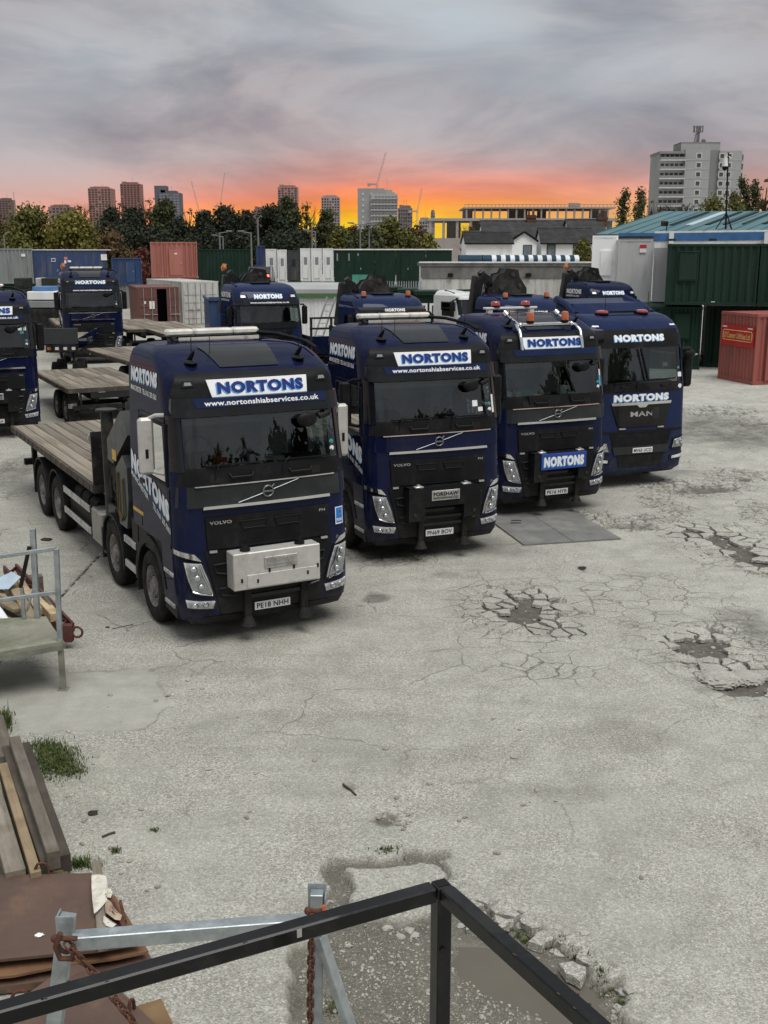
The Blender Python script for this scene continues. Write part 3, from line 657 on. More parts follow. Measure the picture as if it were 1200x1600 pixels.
for k in range(46):
    t = rnd.random(); pts = [(800, 1440), (870, 1466), (912, 1482), (950, 1530), (990, 1570)]; i = min(3, int(t * 4)); u = t * 4 - i
    x = pts[i][0] * (1 - u) + pts[i + 1][0] * u; y = pts[i][1] * (1 - u) + pts[i + 1][1] * u
    tuft(x + rnd.uniform(-8, 8), y + rnd.uniform(-3, 10), 8, 4, 14, .045)
tuft(608, 1327, 26, 6, 90, .05); tuft(520, 1560, 14, 14, 90, .05); tuft(30, 1345, 30, 20, 300, .1)
tag(gb.build('grass', GRASS, fix=False), 'tufts of short green grass and weeds growing through the concrete', 'grass', kind='stuff')
# thin sheet of muddy water standing in the hollow
wp = pxpoly([(705, 1462), (760, 1463), (830, 1484), (900, 1496), (950, 1545), (985, 1600), (975, 1680), (850, 1680), (800, 1560), (720, 1532), (690, 1500)])
m = MB(); m.add([(x, y, -.098) for x, y in wp], [tuple(range(len(wp)))])
PUDM = mat('muddy_water', (.115, .105, .084), .2, 0, .08, 1.2)
tag(m.build('puddle_water', PUDM), kind='structure')
# twigs, scraps and dark flat bits lying about the yard
TWIG = mat('dead_twig', (.06, .05, .038), .9)
for (x0, y0, x1, y1), lab in [(((670, 644 + 338, 0, 0)), None)][:0]: pass
def twig(px0, py0, px1, py1, r, lab):
    a, b = gp(px0, py0), gp(px1, py1); m = MB(); mid = (a + b) / 2 + Vector((rnd.uniform(-.02, .02), rnd.uniform(-.02, .02), 0))
    m.tube([(p.x, p.y, gz(p.x, p.y) + r * .8) for p in (a, mid, b)], r, 5)
    tag(m.build('twig', TWIG), lab, 'twig')
twig(175, 983, 208, 976, .006, 'thin dark twig on the concrete left of the nearest truck wheel')
twig(160, 1309, 180, 1302, .012, 'short dark stick lying right of the timber stack')
twig(536, 1226, 556, 1243, .012, 'short dark stick above the small round hole in the concrete')
LEAFB = mat('dark_scrap', (.035, .03, .025), .8)
def scrap(px, py, r, lab, m_=LEAFB, cat='scrap'):
    p = gp(px, py); m = MB(); v, f = rock_shape(r, .25, .35, 1); m.add(v, f, True); o = m.build('litter_scrap', m_); o.location = (p.x, p.y, gz(p.x, p.y) + r * .12); tag(o, lab, cat)
scrap(168, 980, .03, 'small dark scrap beside the thin twig near the front truck wheel')
scrap(146, 1271, .05, 'crumpled dark leaf scrap on the concrete right of the grass tuft')
scrap(100, 828, .07, 'dark shred of rubber lying near the rear truck wheels')
scrap(72, 844, .09, 'flat dark debris near the rear truck wheels, left of the rubber shred')
scrap(910, 888, .075, 'dark flat scrap on the pale concrete in front of the steel road plate')
# heavy plate laid over the ground in front of the third truck
RPL = mat('worn_road_plate', (.185, .185, .175), .62, .25, .15, 2.5, dirt=(.27, .265, .24), dirt_amt=.35, dscale=1.3, bump=.15, bscale=50)
rp = thing('road_plate', 'large flat grey plate lying on the ground before the third truck', 'road plate', (0, 0, 0))
A, B_, D = Vector((2.5, 18.97)), Vector((4.33, 19.42)), Vector((1.95, 21.4)); e1, e2 = B_ - A, D - A
for k, (a, b) in enumerate(((0, .497), (.503, 1))):
    q = [A + e1 * a, A + e1 * b, A + e1 * b + e2, A + e1 * a + e2]; m = MB(); m.prism([(v.x, v.y) for v in q], 'z', -.02, .028); m.build('plate_half', RPL, rp)
for a, b in ((.3, .62), (.36, .7)):
    m = MB(); c = A + e1 * a * .7 + e2 * b; m.box(c.x - .10, c.x + .10, c.y - .035, c.y + .035, .026, .0305); m.build('lifting_slot', BLK, rp)
# ------------------------------------------------------------------ far skyline
def fx(px, Y): return (px - 600) * Y / F / math.cos(PITCH) * (1.0) * math.cos(PITCH)
def zt(py, Y, px=600): return at(px, py, Y).z
def xt(px, Y, py=394): return at(px, py, Y).x
def far_tower(label, l, r, top, Y, col, nwx, nwz, depth=18, cat='tower block', inset=.15, wcol=(.05, .05, .055), crown=None, slabs=False, name='tower_block', fh=3.0):
    x0, x1, z1 = xt(l, Y), xt(r, Y), zt(top, Y); w = x1 - x0
    root = thing(name, label, cat, ((x0 + x1) / 2, Y, 0), 0, 'towers on the skyline')
    key = 'tower_%d' % int(l); m_ = mat(key, col, .85, 0, .1, .05)
    m = MB(); m.box(-w / 2, w / 2, 0, depth, -2, z1); m.box(-w * .3, w * .3, depth * .2, depth * .8, z1, z1 + fh * .8); m.build('wall', m_, root)
    wm = mat(key + '_window', wcol, .3, 0, .2, .3)
    if nwx:
        pitch = w / nwx; rows = min(nwz, int((z1 - 3) / fh))
        win = MB(); win.box(-pitch * .32, pitch * .32, -.12, .05, -fh * .3, fh * .3); me = None
        for i in range(nwx):
            for j in range(rows):
                if rnd.random() < .07: continue
                if me is None: o = win.build('window', wm, root); me = o.data
                else: o = link('window', me, root)
                o.location = (-w / 2 + pitch * (i + .5), 0, z1 - fh * (j + .75))
    m = MB(); m.box(-w * .42, -w * .2, 2, 5, z1, z1 + fh * rnd.uniform(.5, 1.1)); m.box(w * .25, w * .4, 3, 6, z1, z1 + fh * rnd.uniform(.3, .8)); m.bar((w * .1, 5, z1), (w * .1, 5, z1 + fh * rnd.uniform(1.5, 3)), .25, .25); m.build('roof_plant', m_, root)
    m = MB()
    if slabs:
        for j in range(int(z1 / fh)): m.box(-w / 2 - .2, w / 2 + .2, -.9, 0, z1 - fh * (j + .95), z1 - fh * (j + .95) + .9)
        m.build('balcony', m_, root)
    return root
far_tower('brown brick tower, left of the tapering tower on the skyline', 143, 178, 294, 1500, (.28, .15, .125), 7, 22, 26)
far_tower('tall brown tower between the brick tower and the stepped dark block', 193, 223, 287, 1600, (.26, .125, .10), 6, 26, 24)
far_tower('small dark tower at the left edge of the skyline', 4, 23, 312, 1500, (.16, .10, .09), 4, 8, 18)
t = far_tower('stepped dark blue office block rising over the dark trees', 252, 284, 301, 1300, (.10, .10, .125), 6, 10, 22, 'office block', wcol=(.2, .2, .22))
m = MB(); x0, x1 = xt(245, 1300) - t.location.x, xt(263, 1300) - t.location.x; m.box(x0, x1, 2, 18, 0, zt(290, 1300)); m.build('stair_tower', MATS['tower_252'], t)
far_tower('pinkish brick tower above the dark green tree in the middle', 436, 466, 292, 1500, (.30, .17, .15), 6, 12, 22)
far_tower('pale ribbed tower right of the pinkish brick tower', 503, 531, 308, 1300, (.30, .24, .23), 7, 14, 20)
far_tower('low grey block just above the green trees at the left', 80, 114, 323, 1200, (.22, .15, .13), 6, 2, 20, 'block')
far_tower('low dark block between the tree belt and the pinkish tower', 398, 418, 327, 1200, (.2, .12, .11), 4, 2, 20, 'block')
far_tower('dark slab block right of the grey high rise with the crane', 622, 644, 325, 1000, (.17, .14, .14), 6, 6, 18)
far_tower('thin pale tower between the small crane and the concrete frame', 673, 679, 331, 1400, (.2, .17, .18), 2, 6, 10)
far_tower('low pale block under the small crane', 655, 672, 344, 1000, (.28, .25, .25), 4, 3, 14, 'block')
# grey high rise, the nearer one in the middle
g1 = far_tower('grey high rise with long balconies, tower crane standing behind it', 580, 621, 303, 620, (.33, .33, .33), 8, 12, 14, wcol=(.10, .10, .105), slabs=True)
m = MB(); a, b = xt(559, 620) - g1.location.x, xt(601, 620) - g1.location.x; m.box(a, b, 1.5, 17, -2, zt(294, 620)); m.build('lift_tower', mat('tower_concrete', (.27, .27, .275), .9, 0, .1, .1), g1)
wm = MB(); wm.box(-.5, .5, 1.3, 1.6, -.6, .6); me = None
for i in range(2):
    for j in range(11):
        o = wm.build('window', mat('pale_window', (.45, .46, .46), .4), g1) if me is None else link('window', me, g1); me = o.data; o.location = (a + 3.0 + i * 4.5, 0, zt(294, 620) - 3.0 * (j + 1))

CRN = mat('crane_lattice_paint', (.34, .28, .26), .6)
def tower_crane(label, Y, base, tip, mast_top, w=1.3):
    a = at(base[0], base[1], Y); b = at(tip[0], tip[1], Y); mt = at(mast_top[0], mast_top[1], Y)
    root = thing('tower_crane', label, 'crane', (a.x, Y, 0), 0, 'construction cranes on the skyline')
    def lattice(p, q, w, n):
        m = MB(); d = (q - p); s_ = Vector((w / 2, 0, 0)) if abs(d.x) < abs(d.z) else Vector((0, 0, w / 2))
        m.bar(p - s_, q - s_, w * .28, w * .28); m.bar(p + s_, q + s_, w * .28, w * .28)
        for k in range(n):
            u, v = p + d * k / n, p + d * (k + 1) / n; m.bar(u - s_ * (1 if k % 2 else -1), v + s_ * (1 if k % 2 else -1), w * .2, w * .2)
        return m
    o = Vector((a.x, Y, 0)); lattice(Vector((0, 0, 0)), mt - o, w, 14).build('mast', CRN, root); lattice(mt - o, b - o, w * .8, 12).build('jib', CRN, root)
    m = MB(); d = (mt - b); d.z = 0; d = d.normalized() if d.length > .1 else Vector((1, 0, 0)); q = mt - o + d * w * 5; m.bar(mt - o, q, w, w); m.box(q.x - w, q.x + w, -w, w, q.z - w * 1.2, q.z + w * .6); m.build('counterweight', CRN, root)
tower_crane('luffing crane with raised jib above the grey high rise', 640, (589, 300), (603, 238), (589, 288), .9)
tower_crane('small crane on the skyline right of the dark slab block', 1000, (652, 350), (659, 294), (652, 330), 1.3)
tower_crane('leaning crane jib above the tree belt, left one of the pair', 1200, (312, 350), (299, 283), (311, 330), 1.2)
tower_crane('leaning crane jib above the tree belt, right one of the pair', 1300, (343, 350), (351, 270), (344, 322), 1.1)
tower_crane('tiny crane over the dark slab block', 1100, (628, 335), (632, 312), (629, 326), .8)
tower_crane('small crane beside the dark tower at the left edge', 1400, (23, 345), (21, 300), (23, 322), 1.1)

# ------------------------------------------------------------------ residential high rise on the right
Y = 372; K = Y / F
hr = thing('high_rise_flats', 'grey residential high rise with white balconies and a phone mast on its roof', 'tower block', (xt(1088, Y), Y, 0), 0)
ox = hr.location.x; CON = mat('high_rise_concrete', (.30, .31, .305), .9, 0, .1, .12); CON2 = mat('high_rise_dark_concrete', (.20, .21, .21), .9, 0, .1, .12)
def X(px): return xt(px, Y) - ox
def Zp(py): return zt(py, Y)
st = 13.2 * K
m = MB(); m.box(X(1062), X(1100), 0, 14, 0, Zp(233.5)); m.box(X(1116), X(1150), .8, 14, 0, Zp(235)); m.box(X(1024), X(1062), 1.6, 14, 0, Zp(236)); m.box(X(1150), X(1155), 4, 13, 0, Zp(236)); m.build('wall', CON, hr)
m = MB(); m.box(X(1100), X(1116), 1.6, 13, 0, Zp(234)); m.build('recess', CON2, hr)
m = MB(); m.box(X(1057), X(1117), 2, 12, Zp(236), Zp(221.5)); m.build('roof_house', CON, hr)
m = MB(); m.box(X(1057), X(1117), 1.9, 12.1, Zp(222.3), Zp(221)); m.box(X(1023), X(1063), .2, 14.1, Zp(240), Zp(236)); m.build('parapet', CON2, hr)
m = MB()
for j in range(8):
    z = Zp(250.5) - st * j; m.box(X(1062), X(1100), -.06, 0, z, z + .35); m.box(X(1116), X(1150), .74, .8, z, z + .35)
m.build('floor_band', mat('pale_band', (.34, .345, .34), .9), hr)
for j in range(8):
    z = Zp(251.2) - st * j
    m = MB(); m.box(X(1023), X(1062), -.9, .1, z - .02, z + .32); m.build('balcony_slab', mat('white_balcony_slab', (.5, .5, .49), .8), hr)
    m = MB(); m.box(X(1023.5), X(1061), -.85, -.78, z + .32, z + 1.15); m.build('balcony_rail', CON2, hr)
    for i in range(5):
        m = MB(); x = X(1026.5) + i * 7.1 * K; m.box(x, x + 5.0 * K, 1.5, 1.62, z + .45, z + 2.1); m.box(x + 2.3 * K, x + 2.6 * K, 1.46, 1.64, z + .45, z + 2.1); m.build('window', mat('flat_window', (.05, .055, .06), .2, 0, .3, .4), hr)
    m = MB(); m.box(X(1150), X(1155.5), 2.5, 4, z, z + .3); m.box(X(1155), X(1155.4), 2.5, 4, z, z + 2.2); m.build('balcony_slab', MATS['white_balcony_slab'], hr)
wme = fme = None
for px_, y_ in [(1083, 0), (1119.5, 1), (1130.5, 1)]:
    for j in range(7):
        m = MB(); m.box(-1.0, 1.0, -.05, .12, -.95, .95)
        fo = m.build('window_frame', mat('white_window_frame', (.45, .45, .44), .6), hr) if fme is None else link('window_frame', fme, hr); fme = fo.data
        fo.location = (X(px_), -.02 + .8 * y_, Zp(243.5) - st * j)
        m = MB(); m.box(-.62, .62, -.1, 0, -.62, .62)
        po = m.build('pane', mat('window_pane', (.06, .065, .07), .15, 0, .5, .2), fo) if wme is None else link('pane', wme, fo); wme = po.data
m = MB()
for dx_ in (-1, 1): m.bar((X(1083 + dx_ * 1.8), 6, Zp(221)), (X(1086 + dx_ * 1.4), 6, Zp(205)), .25, .25); m.bar((X(1087.5 + dx_), 6, Zp(221)), (X(1087.5 + dx_), 6, Zp(196)), .4, .3)
for k in range(6): m.bar((X(1081.5), 6, Zp(219 - k * 2.6)), (X(1088), 6, Zp(217.6 - k * 2.6)), .2, .2)
for k in range(7): m.box(X(1079 + k * 2.3), X(1080.2 + k * 2.3), 5.5 + (k % 2), 6 + (k % 2), Zp(203.5), Zp(193))
m.bar((X(1078.5), 6, Zp(203)), (X(1094), 6, Zp(203)), .25, .25); m.bar((X(1078.5), 6, Zp(195)), (X(1094), 6, Zp(195)), .25, .25)
m.box(X(1085), X(1089), 5.6, 6.4, Zp(204), Zp(194)); m.ball((X(1095.5), 5.5, Zp(217.5)), .75, .4, .75); m.box(X(1076), X(1104), 4, 8, Zp(221), Zp(219.8)); m.build('phone_mast', mat('mast_steel', (.12, .12, .125), .6), hr)

# ------------------------------------------------------------------ trees
LEAF = {}
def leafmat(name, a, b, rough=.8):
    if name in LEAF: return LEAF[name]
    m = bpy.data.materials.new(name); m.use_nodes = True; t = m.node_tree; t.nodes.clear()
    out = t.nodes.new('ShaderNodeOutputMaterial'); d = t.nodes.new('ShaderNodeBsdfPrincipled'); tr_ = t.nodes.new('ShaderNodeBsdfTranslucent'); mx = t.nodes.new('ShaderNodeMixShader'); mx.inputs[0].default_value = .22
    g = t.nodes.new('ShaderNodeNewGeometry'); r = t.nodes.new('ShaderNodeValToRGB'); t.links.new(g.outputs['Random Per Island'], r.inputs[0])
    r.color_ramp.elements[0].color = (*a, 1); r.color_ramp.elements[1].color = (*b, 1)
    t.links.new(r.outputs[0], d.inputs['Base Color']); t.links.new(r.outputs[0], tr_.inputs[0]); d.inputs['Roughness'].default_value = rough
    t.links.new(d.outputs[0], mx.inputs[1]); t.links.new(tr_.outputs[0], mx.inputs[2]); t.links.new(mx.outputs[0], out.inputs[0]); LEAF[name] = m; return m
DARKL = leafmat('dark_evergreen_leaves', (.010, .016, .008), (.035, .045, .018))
OLIVE = leafmat('olive_green_leaves', (.05, .055, .012), (.17, .165, .035))
GREENY = leafmat('yellowing_green_leaves', (.07, .075, .012), (.24, .21, .04))
BROWNL = leafmat('autumn_brown_leaves', (.055, .035, .015), (.16, .10, .035))
MIDG = leafmat('mid_green_leaves', (.025, .035, .012), (.085, .095, .03))
REDL_ = leafmat('red_autumn_leaves', (.09, .025, .02), (.18, .05, .03))
BARK = mat('tree_bark', (.035, .028, .022), .95, 0, .3, 3)
def tree(label, px, top, w, Y, lm, base=430, n=1700, shape='round', leaf=.34, gap=.0, seed=0, group='trees behind the yard', name='tree', cat='tree'):
    if shape == 'round': w *= 1.3 if lm is not DARKL else 1.55; n = int(n * 1.9); leaf *= .72; n = int(n * 2.1)
    rs = np.random.RandomState(seed + int(px)); cx = xt(px, Y); zt_ = zt(top, Y); W_ = w * Y / F; z0 = zg(cx, Y); hgt = zt_ - z0
    root = thing(name, label, cat, (cx, Y, z0), 0, group)
    m = MB(); m.tube([(0, 0, -.3), (.1, 0, hgt * .3), (-.1, 0, hgt * .62), (0.05, 0, hgt * .9)], [hgt * .022, hgt * .018, hgt * .012, hgt * .004], 7)
    tips = []
    for k in range(9 if shape != 'bare' else 26):
        t = 2.4 * k; s0 = hgt * (.25 + .5 * rs.rand()); L = W_ * .5 * (.5 + .5 * rs.rand()) * (1 if shape != 'poplar' else .5)
        up = .5 if shape == 'round' else 1.6; e = Vector((math.cos(t) * L, math.sin(t) * L * .8, min(hgt * .98, s0 + L * up)))
        m.tube([(0, 0, s0), (e.x * .5, e.y * .5, s0 + (e.z - s0) * .4), tuple(e)], [hgt * .009, hgt * .006, hgt * .002], 5); tips.append(e)
        if shape == 'bare':
            for q in range(4): 
                f = Vector((e.x + rs.randn() * W_ * .10, e.y + rs.randn() * W_ * .08, min(hgt, e.z + abs(rs.randn()) * hgt * .10))); m.tube([tuple(Vector((0, 0, s0)).lerp(e, .6 + .1 * q)), tuple(f)], [hgt * .003, hgt * .001], 4)
    m.build('trunk', BARK, root)
    nc = 26 if shape == 'round' else 16
    if shape == 'poplar': cen = np.stack([rs.randn(nc) * W_ * .10, rs.randn(nc) * W_ * .10, hgt * np.linspace(.22, .95, nc)], -1); rad = W_ * (.20 + .2 * np.sin(np.linspace(.5, 2.9, nc)))
    else:
        u = rs.rand(nc) * 2 * np.pi; rr = np.sqrt(rs.rand(nc)) * W_ * .36; zz = rs.rand(nc); prof_ = np.sqrt(np.clip(1 - (2 * zz - .85) ** 2, .05, 1))
        cen = np.stack([np.cos(u) * rr * prof_, np.sin(u) * rr * prof_ * .8, hgt * (.18 + .68 * zz)], -1); rad = W_ * (.12 + .12 * rs.rand(nc))
        cen[0] = (0, 0, hgt - rad[0] * .9)
    if shape == 'bare': n = int(n * .35)
    ids = rs.randint(0, nc, n); dirs = rs.randn(n, 3); dirs /= np.linalg.norm(dirs, axis=1)[:, None]; rho = rs.rand(n) ** .45 * (1 + .30 * rs.randn(n))
    P_ = cen[ids] + dirs * (rad[ids] * rho)[:, None] * np.array([1, .9, .85 if shape != 'poplar' else 1.5]); P_[:, 2] = np.clip(P_[:, 2], .3, hgt + .4)
    sz = leaf * (.6 + .8 * rs.rand(n)); nn = dirs + rs.randn(n, 3) * .7; a = np.cross(nn, rs.randn(n, 3)); a /= np.linalg.norm(a, axis=1)[:, None] + 1e-9; b = np.cross(nn, a); b /= np.linalg.norm(b, axis=1)[:, None] + 1e-9
    v = np.stack([P_ - a * sz[:, None], P_ + b * sz[:, None] * .6, P_ + a * sz[:, None], P_ - b * sz[:, None] * .6], 1).reshape(-1, 3)
    me = bpy.data.meshes.new('crown'); me.vertices.add(4 * n); me.vertices.foreach_set('co', v.ravel()); me.loops.add(4 * n); me.loops.foreach_set('vertex_index', np.arange(4 * n, dtype=np.int32)); me.polygons.add(n); me.polygons.foreach_set('loop_start', np.arange(0, 4 * n, 4, dtype=np.int32)); me.update(); me.materials.append(lm)
    link('crown', me, root); return root
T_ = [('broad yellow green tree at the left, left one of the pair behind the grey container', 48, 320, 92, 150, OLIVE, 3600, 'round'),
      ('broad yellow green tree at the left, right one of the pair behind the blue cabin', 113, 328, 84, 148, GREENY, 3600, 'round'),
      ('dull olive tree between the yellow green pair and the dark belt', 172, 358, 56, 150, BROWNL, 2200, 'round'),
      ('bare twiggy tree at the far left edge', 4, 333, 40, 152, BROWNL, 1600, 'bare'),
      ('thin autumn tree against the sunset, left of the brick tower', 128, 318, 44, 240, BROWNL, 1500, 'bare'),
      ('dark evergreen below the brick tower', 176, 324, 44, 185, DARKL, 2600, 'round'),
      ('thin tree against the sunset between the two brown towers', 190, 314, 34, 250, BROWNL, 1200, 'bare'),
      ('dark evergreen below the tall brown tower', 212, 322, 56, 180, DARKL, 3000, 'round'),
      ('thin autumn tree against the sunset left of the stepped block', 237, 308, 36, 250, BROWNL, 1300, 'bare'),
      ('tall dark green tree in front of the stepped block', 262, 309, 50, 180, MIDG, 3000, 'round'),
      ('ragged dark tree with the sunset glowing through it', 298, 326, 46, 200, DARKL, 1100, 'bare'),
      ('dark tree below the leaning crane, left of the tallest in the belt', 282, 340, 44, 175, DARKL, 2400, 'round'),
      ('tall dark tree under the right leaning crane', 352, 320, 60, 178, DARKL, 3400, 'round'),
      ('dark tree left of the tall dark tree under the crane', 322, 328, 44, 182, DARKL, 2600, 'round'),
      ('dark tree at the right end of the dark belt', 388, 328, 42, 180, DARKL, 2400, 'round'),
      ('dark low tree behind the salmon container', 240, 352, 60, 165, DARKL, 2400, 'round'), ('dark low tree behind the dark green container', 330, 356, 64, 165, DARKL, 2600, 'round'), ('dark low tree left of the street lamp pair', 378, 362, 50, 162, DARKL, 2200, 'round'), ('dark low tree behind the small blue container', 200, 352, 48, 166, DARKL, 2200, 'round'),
      ('small red leaved bush beside the salmon container', 222, 386, 26, 140, REDL_, 900, 'round'),
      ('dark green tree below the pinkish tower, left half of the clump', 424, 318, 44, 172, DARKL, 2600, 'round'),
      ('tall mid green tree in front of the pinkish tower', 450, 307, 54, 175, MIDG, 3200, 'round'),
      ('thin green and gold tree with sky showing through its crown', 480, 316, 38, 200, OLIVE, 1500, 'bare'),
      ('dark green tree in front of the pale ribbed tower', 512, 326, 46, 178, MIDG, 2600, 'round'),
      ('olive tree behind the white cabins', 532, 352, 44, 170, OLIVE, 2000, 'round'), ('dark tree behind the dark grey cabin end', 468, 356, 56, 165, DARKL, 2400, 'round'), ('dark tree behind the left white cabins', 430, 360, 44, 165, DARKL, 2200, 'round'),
      ('brown orange tree left of the grey high rise', 552, 352, 34, 185, BROWNL, 1500, 'round'),
      ('green brown tree below the grey high rise, left half', 575, 352, 54, 160, MIDG, 2400, 'round'),
      ('green brown tree below the grey high rise, right half', 610, 337, 66, 165, OLIVE, 3000, 'round'), ('brown tree right of the green brown pair', 648, 352, 52, 168, BROWNL, 2400, 'round'),
      ('small yellow green bush at the end of the tree belt', 670, 364, 32, 150, GREENY, 1400, 'round'),
      ('brown leaved tree in front of the concrete frame', 735, 352, 40, 180, BROWNL, 1500, 'bare'),
      ('narrow poplar right of the concrete frame, left one of the pair', 972, 296, 26, 230, MIDG, 2000, 'poplar'), ('narrow poplar right of the concrete frame, right one of the pair', 996, 295, 28, 228, MIDG, 2000, 'poplar'),
      ('bare tree glowing orange beside the high rise flats', 1014, 312, 24, 260, BROWNL, 800, 'bare'),
      ('round green brown tree before the high rise flats, left one', 1060, 318, 60, 190, BROWNL, 2000, 'bare'), ('round green brown tree before the high rise flats, right one', 1110, 306, 70, 185, OLIVE, 2000, 'round'),
      ('tall poplar right of the high rise flats', 1158, 276, 26, 200, MIDG, 2000, 'poplar'), ('pointed poplar near the right edge', 1172, 282, 26, 196, MIDG, 1900, 'poplar'), ('bare poplar at the right edge', 1190, 276, 34, 190, BROWNL, 1600, 'bare'), ('green brown poplar behind the roof rooflights', 1142, 300, 30, 186, OLIVE, 1800, 'poplar'),
      ('grey green bush beside the white end house', 912, 374, 36, 120, OLIVE, 1800, 'round'), ('low brown tree behind the end of the teal roof', 1030, 322, 40, 192, BROWNL, 1200, 'bare')]
for i, (lab, px_, top, w, Y_, lm, n, sh) in enumerate(T_): tree(lab, px_, top, w, Y_, lm, n=n, shape=sh, seed=i * 7, leaf=.36 if sh == 'round' else .26)

# ------------------------------------------------------------------ concrete frame under construction
Y = 265; K = Y / F; fr = thing('unfinished_building', 'unfinished concrete building frame with the sunset showing between its columns', 'building frame', (xt(842, Y), Y, 0), 0); ox = fr.location.x
FRC = mat('frame_concrete', (.30, .27, .25), .9, 0, .15, .2)
m = MB(); m.box(X(668), X(962), 0, 20, Zp(345), Zp(341)); m.build('floor_slab', FRC, fr)
m = MB(); m.box(X(725), X(962), 2, 20, Zp(325.3), Zp(322.8)); m.build('roof_slab', FRC, fr)
m = MB(); m.box(X(668), X(962), 0, 20, 0, Zp(372)); m.build('lower_storey', FRC, fr)
for i, px_ in enumerate(range(670, 960, 21)):
    m = MB(); m.box(X(px_), X(px_ + 4), .3, 1.2, Zp(374), Zp(344)); m.build('column', FRC, fr)
for i, px_ in enumerate(range(728, 960, 13)):
    m = MB(); m.box(X(px_), X(px_ + 2.4), 2.3, 3, Zp(342), Zp(326)); m.build('column', FRC, fr)
for a_, b_, d_ in [(700, 722, 6), (740, 752, 8), (790, 806, 6), (826, 838, 9), (868, 880, 6), (905, 918, 8), (940, 960, 4), (764, 772, 9)]:
    m = MB(); m.box(X(a_), X(b_), d_, d_ + 1, Zp(374), Zp(345)); m.build('infill_wall', mat('frame_blockwork', (.28, .27, .26), .9), fr)
for a_, b_ in [(726, 742), (800, 830), (846, 860), (930, 960)]:
    m = MB(); m.box(X(a_), X(b_), 9, 10, Zp(342), Zp(327)); m.build('infill_wall', MATS['frame_blockwork'], fr)
m = MB()
for px_ in range(726, 962, 6): m.bar((X(px_), 2, Zp(322.5)), (X(px_), 2, Zp(318.8)), .12, .12)
m.bar((X(726), 2, Zp(319)), (X(960), 2, Zp(319)), .12, .12); m.box(X(892), X(908), 4, 6, Zp(322), Zp(316)); m.build('edge_rail', FRC, fr)

# ------------------------------------------------------------------ houses
SLATE = mat('roof_slates', (.045, .045, .047), .7, 0, .3, 1.5, col2=(.085, .083, .082)); RENDER = mat('white_render', (.84, .845, .84), .85, 0, .07, .5, dirt=(.3, .3, .28), dirt_amt=.25, dscale=.5)
BRICK = mat('dark_brick', (.10, .055, .04), .9, 0, .3, 5)
def house_window(parent, x, y, z, w=1.0, h=1.3, fr_=None):
    m = MB(); m.box(x - w / 2, x + w / 2, y - .06, y + .05, z - h / 2, z + h / 2); f_ = m.build('window', mat('dark_window_frame', (.09, .095, .1), .5), parent)
    m = MB(); m.box(x - w * .36, x + w * .36, y - .075, y - .062, z - h * .4, z + h * .4); m.build('pane', mat('house_pane', (.16, .18, .2), .1, 0, .4, 1), f_)
    m = MB(); m.box(x - w * .6, x + w * .6, y - .12, y, z - h / 2 - .08, z - h / 2); m.build('sill', RENDER, f_)
def slates(parent, P, e, u, ne, nu, th=.05):
    """courses of slates as overlapping strips on the slope: P origin at the eave, e along the eave, u up the slope"""
    P, e, u = Vector(P), Vector(e), Vector(u); n = e.cross(u).normalized(); m = MB()
    for j in range(nu):
        a, b = j / nu, (j + 1.18) / nu; lo = P + u * a + n * (th * 1.4); hi = P + u * min(b, 1) + n * (th * .3)
        m.add([lo, lo + e, hi + e, hi, lo - n * th, lo + e - n * th], [(0, 1, 2, 3), (0, 4, 5, 1)])
    return m.build('roof', SLATE, parent)
Y = 128; K = Y / F
